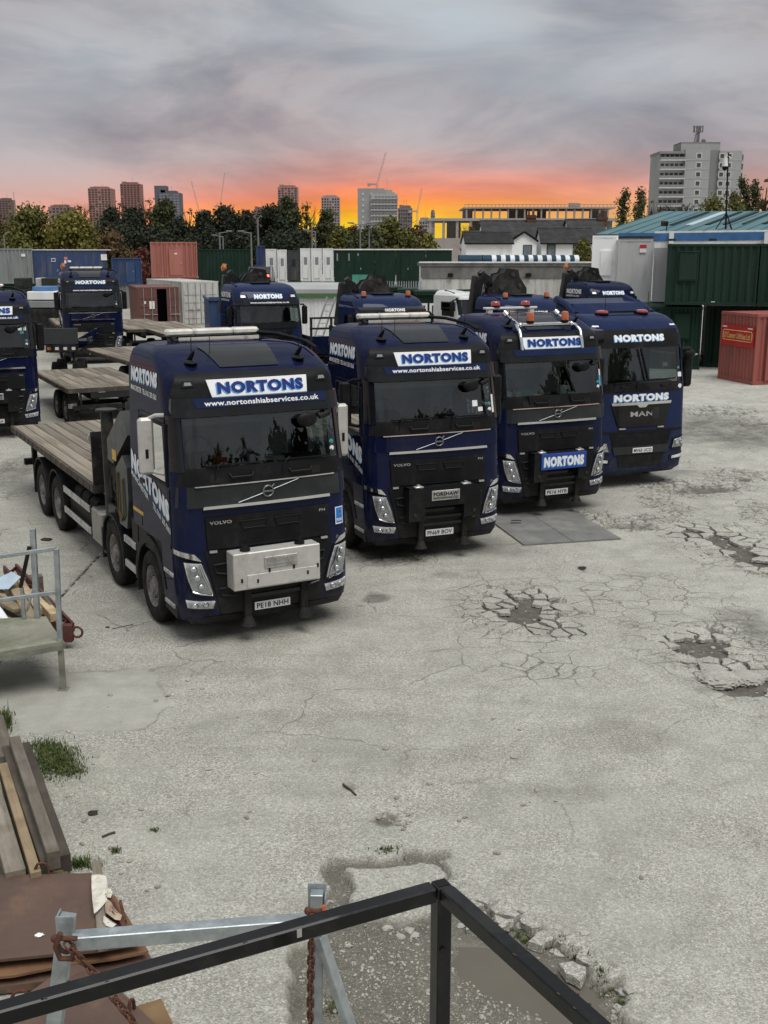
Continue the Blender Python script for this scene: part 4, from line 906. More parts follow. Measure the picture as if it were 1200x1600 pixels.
def house(label, l, r, eave, ridge, Y, dep=8, gable=False, chim=None, wins=(), name='terraced_house', base=430):
    x0, x1 = xt(l, Y), xt(r, Y); ze, zr_ = zt(eave, Y), zt(ridge, Y); root = thing(name, label, 'house', ((x0 + x1) / 2, Y, 0), 0, 'white houses beyond the yard wall'); w = x1 - x0
    m = MB()
    if not gable:
        m.box(-w / 2, w / 2, 0, dep, 0, ze); m.prism([(0, ze), (dep / 2, zr_ - .15), (dep, ze)], 'x', -w / 2, w / 2); m.build('wall', RENDER, root)
        slates(root, (-w / 2 - .2, -.25, ze - .1), (w + .4, 0, 0), (0, dep / 2 + .25, zr_ - ze + .1), 1, 16); slates(root, (w / 2 + .2, dep + .25, ze - .1), (-w - .4, 0, 0), (0, -dep / 2 - .25, zr_ - ze + .1), 1, 4)
        m = MB(); m.tube([(-w / 2 - .2, dep / 2, zr_ + .05), (w / 2 + .2, dep / 2, zr_ + .05)], .12, 6); m.build('ridge_tile', SLATE, root)
        m = MB(); m.box(-w / 2 - .2, w / 2 + .2, -.36, -.26, ze - .2, ze - .08); m.build('gutter', PRINT, root)
    else:
        m.prism([(-w / 2, 0), (-w / 2, ze), (0, zr_), (w / 2, ze), (w / 2, 0)], 'y', 0, dep); m.build('wall', RENDER, root)
        slates(root, (-w / 2 - .15, dep, ze - .1), (0, -dep - .2, 0), (w / 2 + .15, 0, zr_ - ze + .12), 1, 8); slates(root, (w / 2 + .15, -.2, ze - .1), (0, dep + .2, 0), (-w / 2 - .15, 0, zr_ - ze + .12), 1, 8)
        m = MB(); m.bar((-w / 2 - .15, -.22, ze), (0, -.22, zr_ + .12), .08, .22); m.bar((w / 2 + .15, -.22, ze), (0, -.22, zr_ + .12), .08, .22); m.build('barge_board', PRINT, root)
    for (px_, py_) in wins: house_window(root, xt(px_, Y) - root.location.x, 0, zt(py_, Y))
    if chim:
        for px_, tp in chim:
            x = xt(px_, Y) - root.location.x; m = MB(); m.box(x - .55, x + .55, dep / 2 - .5, dep / 2 + .5, zr_ - .8, zt(tp, Y)); m.box(x - .62, x + .62, dep / 2 - .57, dep / 2 + .57, zt(tp, Y) - .35, zt(tp, Y) - .1); c_ = m.build('chimney', BRICK, root)
            m = MB()
            for q in (-.28, .28): m.cyl((x + q, dep / 2, zt(tp, Y) - .05), (x + q, dep / 2, zt(tp, Y) + .45), .13, .11, 8)
            m.build('chimney_pot', BRICK, c_)
    return root
house('long slate roofed terrace with a dark brick chimney in its middle', 756, 893, 374, 344, 134, 9, False, [(836, 334), (772, 352)])
house('slate roofed end terrace with white gable beside the bush', 893, 948, 372, 342, 132, 9, False, [(950, 337)])
house('white gabled rear wing with a small dark window, left one', 798, 838, 377, 364, 124, 7, True, None, [(824, 392)], 'house_wing')
house('white rear wing with two windows, right one beside the bush', 846, 926, 379, 356, 126, 5, False, None, [(861, 391), (902, 392)], 'house_wing')
house('plain white wall with hipped slate roof left of the houses', 728, 800, 379, 362, 122, 7, False, None, [], 'outhouse')

# ------------------------------------------------------------------ yard cabins and shipping containers
def cmat(name, c, dirt=(.12, .10, .08), amt=.3, rough=.55): return mat(name, c, rough, 0, .12, .8, dirt=dirt, dirt_amt=amt, dscale=2.6, coat=.1, stretch=(1, 1, .16))
CG, CB, CBS, CSAL, CDG, CW, CBR, CGR2, CRED, CWHT = (cmat('container_grey', (.20, .22, .22)), cmat('container_blue', (.02, .045, .12)), cmat('container_mid_blue', (.025, .06, .15)), cmat('container_salmon', (.36, .13, .10), (.25, .10, .07), .35), cmat('container_dark_green', (.013, .034, .024), (.03, .05, .038), .3, .6), cmat('cabin_white', (.70, .71, .70), (.4, .4, .37), .25), cmat('container_brown', (.13, .05, .04), (.08, .04, .03), .3), cmat('cabin_green', (.009, .028, .018), (.03, .04, .032), .25), cmat('container_red', (.30, .075, .06), (.17, .075, .06), .45), cmat('reefer_white', (.5, .5, .47), (.26, .22, .17), .4))
def corr(p0, e, z0, z1, n_out, pitch=.28, dep=.05):
    """corrugated sheet from p0 along e, standing z0..z1, n_out pointing outwards"""
    p0, e, no = Vector(p0), Vector(e), Vector(n_out); L = e.length; d = e / L; k = max(1, int(L / pitch)); pt = L / k; pts = []
    for i in range(k): pts += [(i * pt, 0), (i * pt + pt * .25, 0), (i * pt + pt * .5, -dep), (i * pt + pt * .75, -dep)]
    pts.append((L, 0)); v = []
    for a, o in pts: q = p0 + d * a + no * o; v += [(q.x, q.y, z0), (q.x, q.y, z1)]
    m = MB(); m.add(v, [(2 * i, 2 * i + 2, 2 * i + 3, 2 * i + 1) for i in range(len(pts) - 1)]); return m
def container(label, x, y, z, rz, L, W_, Hh, m_, cat='container', name='shipping_container', style='corr', front_door=None, open_front=False, roofm=None, group='containers and cabins stacked round the yard', pitch=.28, castings=True):
    root = thing(name, label, cat, (x, y, z), rz, group); t = .07
    m = MB()
    for a in (0, L - t):
        for b in (0, W_ - t): m.box(a, a + t, b, b + t, 0, Hh)
    for b in (0, W_ - t): m.box(t, L - t, b + .003, b + t - .003, 0, .14); m.box(t, L - t, b + .003, b + t - .003, Hh - .10, Hh - .003)
    for a in (0, L - t): m.box(a + .003, a + t - .003, t, W_ - t, 0, .14); m.box(a + .003, a + t - .003, t, W_ - t, Hh - .10, Hh - .003)
    m.build('frame', m_, root)
    if castings:
        cme = None
        for a in (-.012, L - .15):
            for b in (-.012, W_ - .15):
                for c in (-.002, Hh - .11):
                    if cme is None: m = MB(); m.box(0, .162, 0, .162, 0, .115); q_ = m.build('corner_casting', m_, root); cme = q_.data
                    else: q_ = link('corner_casting', cme, root)
                    q_.location = (a, b, c)
    i_ = .02 if style == 'corr' else .015
    pit = pitch if style == 'corr' else .6; dp = .058 if style == 'corr' else .008
    if not open_front: corr((t, i_, 0), (L - 2 * t, 0, 0), .14, Hh - .10, (0, -1, 0), pit, dp).build('front_panel', m_, root)
    corr((t, W_ - i_, 0), (L - 2 * t, 0, 0), .14, Hh - .10, (0, 1, 0), pit, dp).build('back_panel', m_, root)
    for a, s_ in ((i_, -1), (L - i_, 1)): corr((a, t, 0), (0, W_ - 2 * t, 0), .14, Hh - .10, (s_, 0, 0), pit, dp).build('end_panel', m_, root)
    m = MB(); m.box(t, L - t, t, W_ - t, Hh - .035, Hh - .012); m.build('roof', roofm or m_, root)
    m = MB(); m.box(t, L - t, t, W_ - t, .10, .14); m.build('floor', CHASS, root)
    return root
def flatbox(root, name, x0, x1, z0, z1, m_, y=-.02, th=.03):
    m = MB(); m.box(x0, x1, y, y + th, z0, z1); return m.build(name, m_, root)
def span(l, r, Y, rz=None):
    """left corner and length of a front that runs between two sight lines, turned to face the yard's middle"""
    k0, k1 = xt(l, 1), xt(r, 1); rz = -math.atan((k0 + k1) / 2) if rz is None else rz; x0 = k0 * Y
    return x0, (k1 * Y - x0) / (math.cos(rz) - k1 * math.sin(rz)), rz
def row(label, l, r, top, Y, m_, under=None, depth=2.44, Hh=2.6, bottom=None, **k):
    x0, L_, rz = span(l, r, Y); x1, z1 = x0 + L_, zt(top, Y); g = zg((x0 + x1) / 2, Y)
    if bottom: Hh = z1 - zt(bottom, Y)
    z0 = z1 - Hh
    c = container(label, x0, Y, z0, rz, L_, depth, Hh, m_, **k)
    if under is not None and z0 - g > .6: container(under[1], x0 + .05, Y + .1, g, rz, L_ - .1, depth - .2, z0 - g - .01, under[0])
    c['px'] = 0; del c['px']; return c
def door(root, x0, x1, Hh, m_, hz=1.0):
    d = flatbox(root, 'door', x0, x1, .16, Hh, m_, -.03, .04); m = MB(); m.box(x1 - .16, x1 - .10, -.07, -.03, hz, hz + .16); m.build('handle', ALU, d); m = MB(); m.tube([(x0, -.03, .16), (x0, -.03, Hh), (x1, -.03, Hh), (x1, -.03, .16)], .018, 4); m.build('door_frame', m_, d); return d
c = row('pale grey steel container at the far left, stacked above the dark crates', -60, 50, 388, 84, CG, (CDG, 'dark green lower container under the grey one'), style='corr'); flatbox(c, 'notice', 4.2, 4.5, 2.0, 2.2, PAPER, -.03, .01)
c = row('dark blue cabin with stickers and a small window, right of the grey container', 50.5, 166, 391, 86, CB, (CDG, 'dark lower container under the blue cabin'), style='flat', name='site_cabin', cat='cabin', roofm=CW)
door(c, 1.0, 1.9, 2.2, CB); f_ = flatbox(c, 'window', 1.35, 1.65, 1.75, 2.0, WHITE, -.06, .03); flatbox(f_, 'pane', 1.38, 1.62, 1.79, 1.96, CB, -.065, .02)
for a, b, z0, z1, mm in ((2.3, 2.55, 1.9, 2.1, mat('pink_notice', (.5, .18, .2), .6)), (2.3, 2.45, 1.62, 1.85, PAPER), (2.55, 2.8, 1.7, 1.85, PAPER), (5.05, 5.5, 1.85, 2.3, PAPER)): flatbox(c, 'notice', a, b, z0, z1, mm, -.03, .01)
m = MB(); m.box(-.02, 5.85, -.04, .06, 2.6, 2.66); m.build('white_roof_edge', CW, c)
c = row('small blue container between the blue cabin and the salmon one', 173, 220, 403, 95, CBS, (CG, 'lower grey container under the small blue one'), pitch=.2, Hh=2.2); door(c, 1.2, 1.9, 1.9, CBS)
c = row('salmon pink corrugated container standing high above the brown one', 235, 308, 378, 84, CSAL, (CSAL, 'lower salmon container under the high pink one'), pitch=.34); door(c, 1.35, 2.35, 2.15, CSAL); flatbox(c, 'notice', 1.75, 1.95, 1.7, 1.8, PAPER, -.05, .012)
for x in (.5, 1.0, 2.6, 2.9, 3.2): m = MB(); m.box(x, x + .05, -.05, .02, .14, 2.5); m.build('lock_bar', CSAL, c)
row('dark green container right of the salmon one', 309, 391, 389, 90, CDG, (CDG, 'lower dark green container behind the brown container'))
row('tall dark blue container end between the dark green one and the white cabins', 400, 414, 384, 97, CB, (CB, 'lower dark blue container end by the tail lights'))
for i, (l, r, tp, m_, lab) in enumerate([(415, 432, 389, CW, 'white cabin end, first from the left of the white row'), (433, 448, 390, CW, 'white cabin end, second in the row beside the dark grey end'), (449, 468, 391, cmat('cabin_dark_grey', (.05, .055, .06)), 'dark grey cabin end between the white cabins'), (469, 485, 388, CW, 'white cabin end right of the dark grey end'), (486, 503, 388, CW, 'white cabin end with a low door, second right of the dark grey end'), (504, 521, 388, CW, 'white cabin end touching the long green container')]):
    c = row(lab, l, r, tp, 92, m_, (CW, ['white lower cabin under the first white end', 'white lower cabin under the second white end', 'white lower cabin under the dark grey end', 'white lower cabin right of the dark grey end', 'white lower cabin under the low door', 'white lower cabin by the long green container'][i]), style='flat', name='site_cabin', cat='cabin', castings=False)
    w = (r - l) * 92 / F; d_ = flatbox(c, 'door', w * .22, w * .78, .2, 2.1, m_, -.035, .03); flatbox(d_, 'vent', w * .35, w * .65, 1.3, 1.9, CG if m_ is CW else CDG, -.045, .012)
for l, r, lab, dr in [(522, 585, 'dark green cabin beside the last white cabin end', (1.7, 2.3)), (586, 618, 'dark green cabin in the middle of the green row', None), (619, 665, 'dark green cabin at the right end of the green row', (.4, 1.1)), (666, 706, 'dark green cabin behind the steps, right of the green row', None)]:
    c = row(lab, l, r, 390, 92, CGR2, (CGR2, 'lower dark green cabin under the ' + {522: 'first', 586: 'middle', 619: 'end', 666: 'stepped'}[l] + ' green cabin'), style='flat', name='site_cabin', cat='cabin', roofm=CW, castings=False)
    if dr: door(c, dr[0], dr[1], 2.1, CGR2)
    if l == 522:
        for k in (.2, 1.15, 1.9): flatbox(c, 'vent', k, k + .12, 1.7, 2.3, CG, -.03, .01)
    m = MB(); m.box(-.02, (r - l) * 92 / F + .02, -.05, .08, 2.56, 2.66); m.build('white_roof_edge', CW, c)
# turquoise hoarding, palisade fence and low store in front of the green cabins
hd_ = thing('hoarding_panel', 'turquoise hoarding panel standing before the green cabins', 'panel', (xt(550, 78), 78, zg(0, 78))); m = MB(); m.box(0, 1.3, 0, .05, 0, zt(428, 78) - .45); m.build('board', mat('turquoise_board', (.06, .25, .18), .6), hd_)
for a_ in (0.02, 1.2): m = MB(); m.box(a_, a_ + .08, .05, .13, 0, 3.0); m.build('post', CDG, hd_)
GALV = mat('galvanised_steel', (.36, .40, .41), .42, .65, .2, 5, dirt=(.22, .22, .2), dirt_amt=.3, dscale=4)
pf = thing('palisade_fence', 'grey steel palisade fence in front of the green cabins', 'fence', (xt(556, 70), 70, zg(0, 70)))
ln = xt(662, 70) - xt(556, 70); hh = zt(437, 70) - .45; pme = None; k = int(ln / .15)
for i in range(k):
    if pme is None: m = MB(); m.prism([(-.035, 0), (.035, 0), (.035, hh - .1), (0, hh), (-.035, hh - .1)], 'y', -.01, .01); o = m.build('pale', GALV, pf); pme = o.data
    else: o = link('pale', pme, pf)
    o.location = (i * .15, 0, 0)
m = MB(); m.box(0, ln, .01, .05, .4, .46); m.box(0, ln, .01, .05, hh - .5, hh - .44); m.build('rail', GALV, pf)
def plainbuilding(label, l, r, top, Y, dep, wallm, roofm, name, cat, rz=0.0, over=.15):
    x0, x1, z1 = xt(l, Y), xt(r, Y), zt(top, Y); g = zg((x0 + x1) / 2, Y); root = thing(name, label, cat, (x0, Y, g), rz); w = x1 - x0; h = z1 - g
    m = MB(); m.box(0, w, 0, dep, 0, h - .2); m.build('wall', wallm, root); m = MB(); m.box(-over, w + over, -over, dep + over, h - .197, h); m.build('roof', roofm, root); return root, w, h
st_, w, h = plainbuilding('low flat roofed store with pale roof behind the second row of trucks', 385, 532, 452, 56, 13, CW, mat('pale_flat_roof', (.34, .35, .34), .9, 0, .15, .4), 'store', 'building')
m = MB(); m.box(-.16, w + .16, -.17, -.15, h - .42, h - .2); m.build('fascia', cmat('green_fascia', (.05, .13, .05)), st_)
corr((.1, -.02, 0), (w - .2, 0, 0), .1, h - .45, (0, -1, 0), .2, .03).build('cladding', CW, st_)
for i, (l, r, lab) in enumerate([(596, 624, 'small dark green hut with white door, left of three'), (626, 650, 'small dark green hut with white door, middle of three'), (652, 684, 'small dark green hut with white door, right of three')]):
    hut, w, h = plainbuilding(lab, l, r, 449 + i * 3, 62 - i * 2, 2.4, CGR2, CGR2, 'site_hut', 'hut'); hut['group'] = 'small green huts beside the store'
    for q in (.12, .62):
        d_ = flatbox(hut, 'door_frame', w * q, w * q + .42, .1, h * .78, CW, -.03, .04); flatbox(d_, 'door_panel', w * q + .13, w * q + .3, .1, h * .74, INTD, -.04, .02)
# low rendered outbuilding with white panels
PAR = mat('grey_parapet_render', (.13, .128, .12), .95, 0, .3, 1.5, dirt=(.24, .235, .22), dirt_amt=.4, dscale=.8, bump=.6, bscale=9)
ob_, w, h = plainbuilding('long low outbuilding with white wall panels under a grey rough parapet', 660, 926, 411, 71, 6, RENDER, PAR, 'outbuilding', 'building', 0)
m = MB(); m.box(-.1, w + .1, -.1, -.02, h - .95, h - .16); m.build('parapet', PAR, ob_)
m = MB(); m.box(-.2, w + .2, -.2, .3, h - .0, h + .09); m.build('coping', CW, ob_)
for k in range(9):
    m = MB(); m.box(k * w / 9 + .02, (k + 1) * w / 9 - .02, -.06, -.003, .1, h - 1.0); m.build('wall_panel', CWHT, ob_)
for px_ in (704, 826):
    x = xt(px_, 71) - ob_.location.x; m = MB(); m.box(x - .16, x + .16, -.35, -.12, h - .85, h - .62, .02); m.bar((x, -.1, h - .6), (x, -.2, h - .7), .05, .05); m.build('flood_lamp', BLK, ob_)
# striped awning
Y = 80; aw = thing('striped_awning', 'long dark teal and white striped barrel awning above the low outbuilding', 'awning', (xt(718, Y), Y, 0)); L0 = xt(906, Y) - xt(718, Y); z1 = zt(398.5, Y); hh = z1 - zt(414, Y)
AWD, AWW = mat('awning_teal', (.02, .05, .075), .7), mat('awning_white', (.6, .63, .65), .7)
def barrel(x0, x1):
    m = MB(); pr = [(0, z1 - hh)] + [(.7 - .7 * math.cos(R(a)), z1 - hh * .55 + hh * .55 * math.sin(R(a))) for a in range(0, 91, 15)] + [(1.6, z1), (1.6, z1 - hh)]
    m.prism(pr, 'x', x0, x1); return m
barrel(0, L0 * .19).build('stripe', AWD, aw)
barrel(L0 * .195, L0 * .27).build('stripe', AWD, aw)
n = 19; x = L0 * .272; d_ = (L0 - x) / n
for k in range(n): barrel(x + k * d_, x + (k + 1) * d_ - .004).build('stripe', AWW if k % 2 == 0 else AWD, aw)
m = MB()
for k in range(6): m.box(k * (L0 - .1) / 5, k * (L0 - .1) / 5 + .1, 1.2, 1.3, 0, z1 - hh)
m.build('post', CHASS, aw)
# open brown container and the white refrigerated box
Y = 66; p = at(216, 500, Y); g = zg(p.x, Y); br = container('brown container with one door swung open, behind the back left truck', p.x, Y, g, R(17), 2.44, 6.06, zt(449, Y) - g, CBR, open_front=True); Hh = zt(449, Y) - g
m = MB(); m.box(.09, 2.35, 1.6, 1.62, .14, Hh - .1); m.build('interior_shade_sheet', PRINT, br)  # added black sheet standing in for the shade inside the open container
def cdoor(root, x0, x1, Hh, m_, rz=0.0, hinge=None):
    m = MB(); m.box(0, x1 - x0, -.03, .02, .15, Hh - .11)
    for z in (.5, 1.0, 1.5, 2.0): m.box(.06, x1 - x0 - .06, -.055, -.03, z, z + .28)
    d_ = m.build('door', m_, root); d_.location = (x0, 0, 0); d_.rotation_euler = (0, 0, rz)
    for q in (.28, .72): m = MB(); m.tube([((x1 - x0) * q, -.075, .1), ((x1 - x0) * q, -.075, Hh - .06)], .02, 6); m.box((x1 - x0) * q - .02, (x1 - x0) * q + .3, -.10, -.075, 1.05, 1.1); m.build('lock_bar', ALU, d_)
    return d_
d_ = cdoor(br, .07, 1.15, Hh, CBR); m = MB(); m.box(.62, .92, -.066, -.058, 1.4, 1.85); m.box(.3, .42, -.066, -.058, 1.7, 1.85); m.build('notice', PAPER, d_)
d_ = cdoor(br, 1.72, 2.40, Hh, CBR)
Y = 72; p = at(286, 500, Y); g = zg(p.x, Y); Hh = zt(440, Y) - g; rf = container('white refrigerated container right of the open brown one', p.x, Y, g, R(26), 2.44, 9.0, Hh, CWHT, style='flat', open_front=True); cdoor(rf, .08, 1.2, Hh, CWHT); cdoor(rf, 1.24, 2.36, Hh, CWHT)
# clutter behind the left hand trucks
def crate_stack(label, l, r, tp, bt, Y, m_, name, cat, parts=4, dep=1.2):
    x0, x1, z1, z0 = xt(l, Y), xt(r, Y), zt(tp, Y), zg(-15, Y); root = thing(name, label, cat, (x0, Y, z0)); w = x1 - x0; h = z1 - z0; k = h / parts
    for i in range(parts):
        m = MB(); m.box(0, w, 0, dep, i * k, (i + 1) * k - .05, .03); m.box(.06, w - .06, -.03, 0, i * k + k * .2, i * k + k * .6, .01); m.build('tray', m_, root)
    return root
DKOL = mat('dark_olive_plastic', (.03, .033, .03), .6, 0, .2, 3, dirt=(.08, .08, .07), dirt_amt=.3)
crate_stack('stack of dark olive trays below the grey container, left one', 18, 37, 433, 465, 60, DKOL, 'tray_stack', 'crate stack', 6)
crate_stack('stack of dark olive trays below the blue cabin, right one', 61, 82, 433, 465, 60, DKOL, 'tray_stack', 'crate stack', 6)
crate_stack('white plastic tank between the two dark tray stacks', 52, 60, 433, 455, 61, CWHT, 'water_tank', 'tank', 1)
fu = thing('cabin_floor_unit', 'pile of long white cabin units with a blue lid, left of the back truck', 'stacked unit', (xt(34, 57), 57, zg(-18, 57)))
w = xt(92, 57) - xt(34, 57); zb = zt(478, 57) - fu.location.z
for i, (a, b, z0, z1, mm) in enumerate([(.0, w, 0, zb - .15, CHASS), (0, w * .9, zb - .1, zb + .25, CG), (.1, w, zb + .3, zb + .72, CW)]): m = MB(); m.box(a, b, 0, 2.4, z0, z1, .03); m.build('unit', mm, fu)
m = MB(); m.box(.3, w * .68, .3, 2.0, zb + .724, zb + .95, .02); m.build('blue_lid', mat('bright_blue_lid', (.06, .16, .36), .5), fu)
rl = thing('ramp_trailer', 'dark blue low trailer with a charcoal tail board, between the two left trucks', 'trailer', (xt(60, 38.2), 38.2, zg(-11, 38)), R(8)); w = xt(112, 38) - xt(60, 38)
z1, z0 = zt(513, 38.2) - rl.location.z, zt(538, 38.2) - rl.location.z
m = MB(); m.box(0, w, -.03, .05, z0, z1, .01); m.build('tail_board', CRGREY, rl)
m = MB(); m.box(.02, w - .02, -.02, .08, z0 - .28, z0 - .03); lbm = m.build('lamp_bar', CHASS, rl)
for q in (.06, .3, .55, .8): m = MB(); m.box(w * q, w * q + .12, -.035, -.021, z0 - .2, z0 - .1); m.build('rear_lamp', AMBER if q == .06 else CLEARW, lbm)
m = MB(); m.box(.1, w - .1, .1, 7, z0 - .3, z0 - .1); m.build('bed', NAVY, rl)
for sx_ in (.05, w - .13): m = MB(); m.box(sx_, sx_ + .08, .06, 7, z0 - .097, z0 + .12); m.build('side_rail', NAVY, rl)
m = MB(); m.box(.1, w - .1, 2.0, 6.8, z0 - .09, z0 - .06); m.build('bed_boards', DECKW, rl)
for sx_ in (.2, w - .2):
    for yy in (1.0, 2.2):
        m = MB(); m.cyl((sx_ - .14, yy, .44), (sx_ + .14, yy, .44), .44, .44, 18); m.build('wheel', RUBBER, rl)
m = MB(); m.box(w * .78, w * .84, .2, .3, 0, z0 - .3); m.build('prop_leg', CHASS, rl)
sk = thing('blue_skip', 'tall blue steel skip standing left of the twin lamp truck', 'skip', (xt(320, 42), 42.5, zg(-6, 42)), R(12)); z1 = zt(470, 42.5) - sk.location.z
m = MB(); m.box(0, 1.5, 0, .06, .1, z1); m.box(0, .06, .06, 3.6, .1, z1); m.box(1.44, 1.5, .06, 3.6, .1, z1); m.box(.06, 1.44, 3.54, 3.6, .1, z1); m.box(.06, 1.44, .06, 3.54, .1, .2); m.build('body', CBS, sk)
m = MB(); m.box(-.05, 1.55, -.05, .04, z1 - .003, z1 + .08); m.box(-.05, .04, .043, 3.6, z1 - .003, z1 + .08); m.box(1.46, 1.55, .043, 3.6, z1 - .003, z1 + .08); m.build('rim', CBS, sk)
for q in (.35, .75, 1.15): m = MB(); m.box(q, q + .06, -.045, 0, .1, z1 - .05); m.build('rib', CBS, sk)
# ladder and a small vehicle with lit tail lamps
ld = thing('ladder', 'pale ladder leaning against the store roof', 'ladder', (xt(478, 50), 50, zg(-3, 50)), R(-20)); m = MB(); m.bar((0, 0, 0), (.5, 1.2, 2.7), .05, .07); m.bar((.4, 0, 0), (.9, 1.2, 2.7), .05, .07); m.build('stile', ALU, ld)
for k in range(9): m = MB(); t = (k + .7) / 10; m.bar((.5 * t, 1.2 * t, 2.7 * t), (.4 + .5 * t, 1.2 * t, 2.7 * t), .03, .03); m.build('rung', ALU, ld)
vh = thing('parked_car', 'dark car with lit red tail lamps between the green container and white cabins', 'car', (xt(386, 88), 88, zt(428, 88) - .9)); 
m = MB(); m.prism([(0, .3), (0, .95), (.25, 1.0), (.7, 1.45), (2.3, 1.48), (3.2, 1.0), (4.2, .85), (4.25, .3)], 'x', 0, 1.75); m.build('body', mat('dark_car_paint', (.02, .022, .03), .3, 0, .1, coat=1), vh)
m = MB(); m.add([(.12, .30, 1.03), (1.63, .30, 1.03), (1.5, .66, 1.40), (.25, .66, 1.40)], [(0, 1, 2, 3)]); m.build('rear_window', SG, vh)
for a in (.08, 1.45): m = MB(); m.box(a, a + .22, -.03, 0, .68, .85); m.build('tail_lamp', mat('lit_tail_lamp', (.5, .02, .01), .3, emit=(1, .06, .03), estr=6), vh)
for a in (.0, 1.55):
    for b in (.8, 3.4): m = MB(); m.cyl((a, b, .32), (a + .2, b, .32), .32, .32, 16); m.build('wheel', RUBBER, vh)
# raised bank the car stands on
bk = MB(); z = vh.location.z; x = vh.location.x; bk.prism([(86.5, -.2), (87.4, z), (106, z), (108, -.2)], 'x', x - .6, x + 2.5); tag(bk.build('ramp_terrain', gm), kind='structure')

# ------------------------------------------------------------------ right hand side: warehouse, cabins, green stack, red container
TEAL = mat('teal_sheet_roof', (.06, .145, .16), .7, 0, .12, .6, dirt=(.10, .17, .175), dirt_amt=.4, dscale=.25, coat=0, stretch=(1, .3, 1))
TEALD = mat('dark_rooflight', (.012, .022, .028), .85, 0, .15, 1); ROOFW = mat('pale_rooflight', (.40, .50, .52), .4, 0, .1, 1)
wh = thing('warehouse', 'low warehouse with a teal sheet metal roof and rooflight strips', 'warehouse', (0, 0, 0))
E0, E1 = at(930, 366, 60), at(1330, 352, 60); R0, R1 = at(1038, 330, 84), at(1400, 317, 84); E1.z = E0.z; R1.z = R0.z
nrm = (E1 - E0).cross(R0 - E0).normalized()
def rq(u0, v0, u1, v1, off, th=.04):
    def p(u, v): return (E0 * (1 - u) + E1 * u) * (1 - v) + (R0 * (1 - u) + R1 * u) * v
    q = [p(u0, v0), p(u1, v0), p(u1, v1), p(u0, v1)]; m = MB(); a = [x + nrm * off for x in q]; b = [x + nrm * (off - th) for x in q]
    m.add(a + b, [(0, 1, 2, 3), (7, 6, 5, 4), (0, 4, 5, 1), (1, 5, 6, 2), (2, 6, 7, 3), (3, 7, 4, 0)]); return m
for k in range(18): rq(k / 18 + .0006, 0, (k + 1) / 18 - .0006, 1, .0).build('roof_sheet', TEAL, wh)
m = MB()
for k in range(19):
    q = rq(max(0, k / 18 - .0012), 0, min(1, k / 18 + .0012), 1, .05, .06); m.add(q.v, q.f)
m.build('roof_seam', TEAL, wh)
for k, (u, mm, v0) in enumerate([(.115, TEAL, .3), (.195, TEALD, .30), (.262, ROOFW, .30), (.335, TEALD, .32), (.405, TEALD, .33), (.48, TEALD, .34), (.56, TEALD, .35), (.63, TEALD, .35)]):
    if mm is TEAL: continue
    rq(u, v0, u + (.030 if mm is ROOFW else .018), .93, .06, .05).build('rooflight', mm, wh)
B0 = R0 + (R0 - E0) * .3; m = MB(); b2, b3 = Vector((R1.x + 8, R1.y + 20, E0.z)), Vector((R0.x + 9, R0.y + 20, E0.z)); m.add([R0, R1, b2, b3], [(0, 1, 2, 3)]); m.build('back_roof', TEAL, wh)
m = MB(); m.prism([(E0.x + .4, E0.y + .4), (E1.x, E0.y + .4), (R1.x, R0.y + 10), (R0.x + 5, R0.y + 10)], 'z', .2, E0.z - .15); m.build('wall', CW, wh)
m = MB(); m.bar((E0.x - .1, E0.y - .12, E0.z - .12), (E1.x, E0.y - .12, E0.z - .12), .22, .2); m.build('gutter', mat('dark_gutter', (.03, .035, .04), .5), wh)
mc = thing('camera_mast', 'thin dark mast with a white dome camera, braced on the teal roof', 'mast', at(1134, 360, 64)); top = at(1138, 238, 64) - mc.location
m = MB(); m.tube([(0, 0, -.25), tuple(top)], [.055, .04], 8)
for d_ in ((-.75, 0), (.5, .3), (.3, -.5)): m.tube([(d_[0], d_[1], -.22), (0, 0, 1.0 if d_[0] < 0 else .9)], .03, 6)
m.build('pole', PRINT, mc)
m = MB(); m.tube([(0, 0, top.z - .3), (-.25, 0, top.z - .15), (-.3, 0, top.z - .35)], .035, 6); m.cyl((-.3, 0, top.z - .75), (-.3, 0, top.z - .3), .17, .12, 12); cd_ = m.build('dome_camera', CW, mc); m = MB(); m.ball((-.3, 0, top.z - .78), .15, .15, .2); m.build('dome', PRINT, cd_)
fl = thing('flood_light', 'small flood light on a short pole at the eave of the teal roof', 'flood light', at(1041, 366, 58.5)); m = MB(); m.tube([(0, 0, -.3), (0, 0, .45)], .025, 6); m.build('pole', CHASS, fl); m = MB(); m.box(-.3, .05, -.14, .06, .4, .66, .03); m.build('lamp_head', CHASS, fl)
m = MB(); m.box(-.02, .02, .0, .9, -.32, -.28); m.build('bracket', CHASS, fl)
Y = 54; p, L_, rz = span(925, 965, Y); g = zg(p, Y); c = container('white container standing on end of the cabin row, below the teal roof', p, Y, zt(470, Y) - .4, rz, L_, 6, zt(368, Y) - zt(470, Y) + .4, mat('bright_white_container', (.88, .89, .89), .5, 0, .03, .8, dirt=(.65, .65, .62), dirt_amt=.2), style='flat', castings=False); flatbox(c, 'hatch', .42, .95, 1.6, 2.75, MATS['bright_white_container'], -.04, .05)
container('low base container under the white one, hidden behind truck roofs', p, Y + .05, g, rz, L_, 5.9, zt(470, Y) - .42 - g, CDG)
p, L_, rz = span(966, 1021, 51.5, R(-9)); z0 = zt(473, 51.5); cg_ = container('tall pale grey cabin with a red and white notice', p, 51.5, z0, rz, L_, 5, zt(374, 51.5) - z0, cmat('cabin_pale_grey', (.50, .505, .50), (.36, .36, .35), .25), style='flat', name='site_cabin', cat='cabin', castings=False)
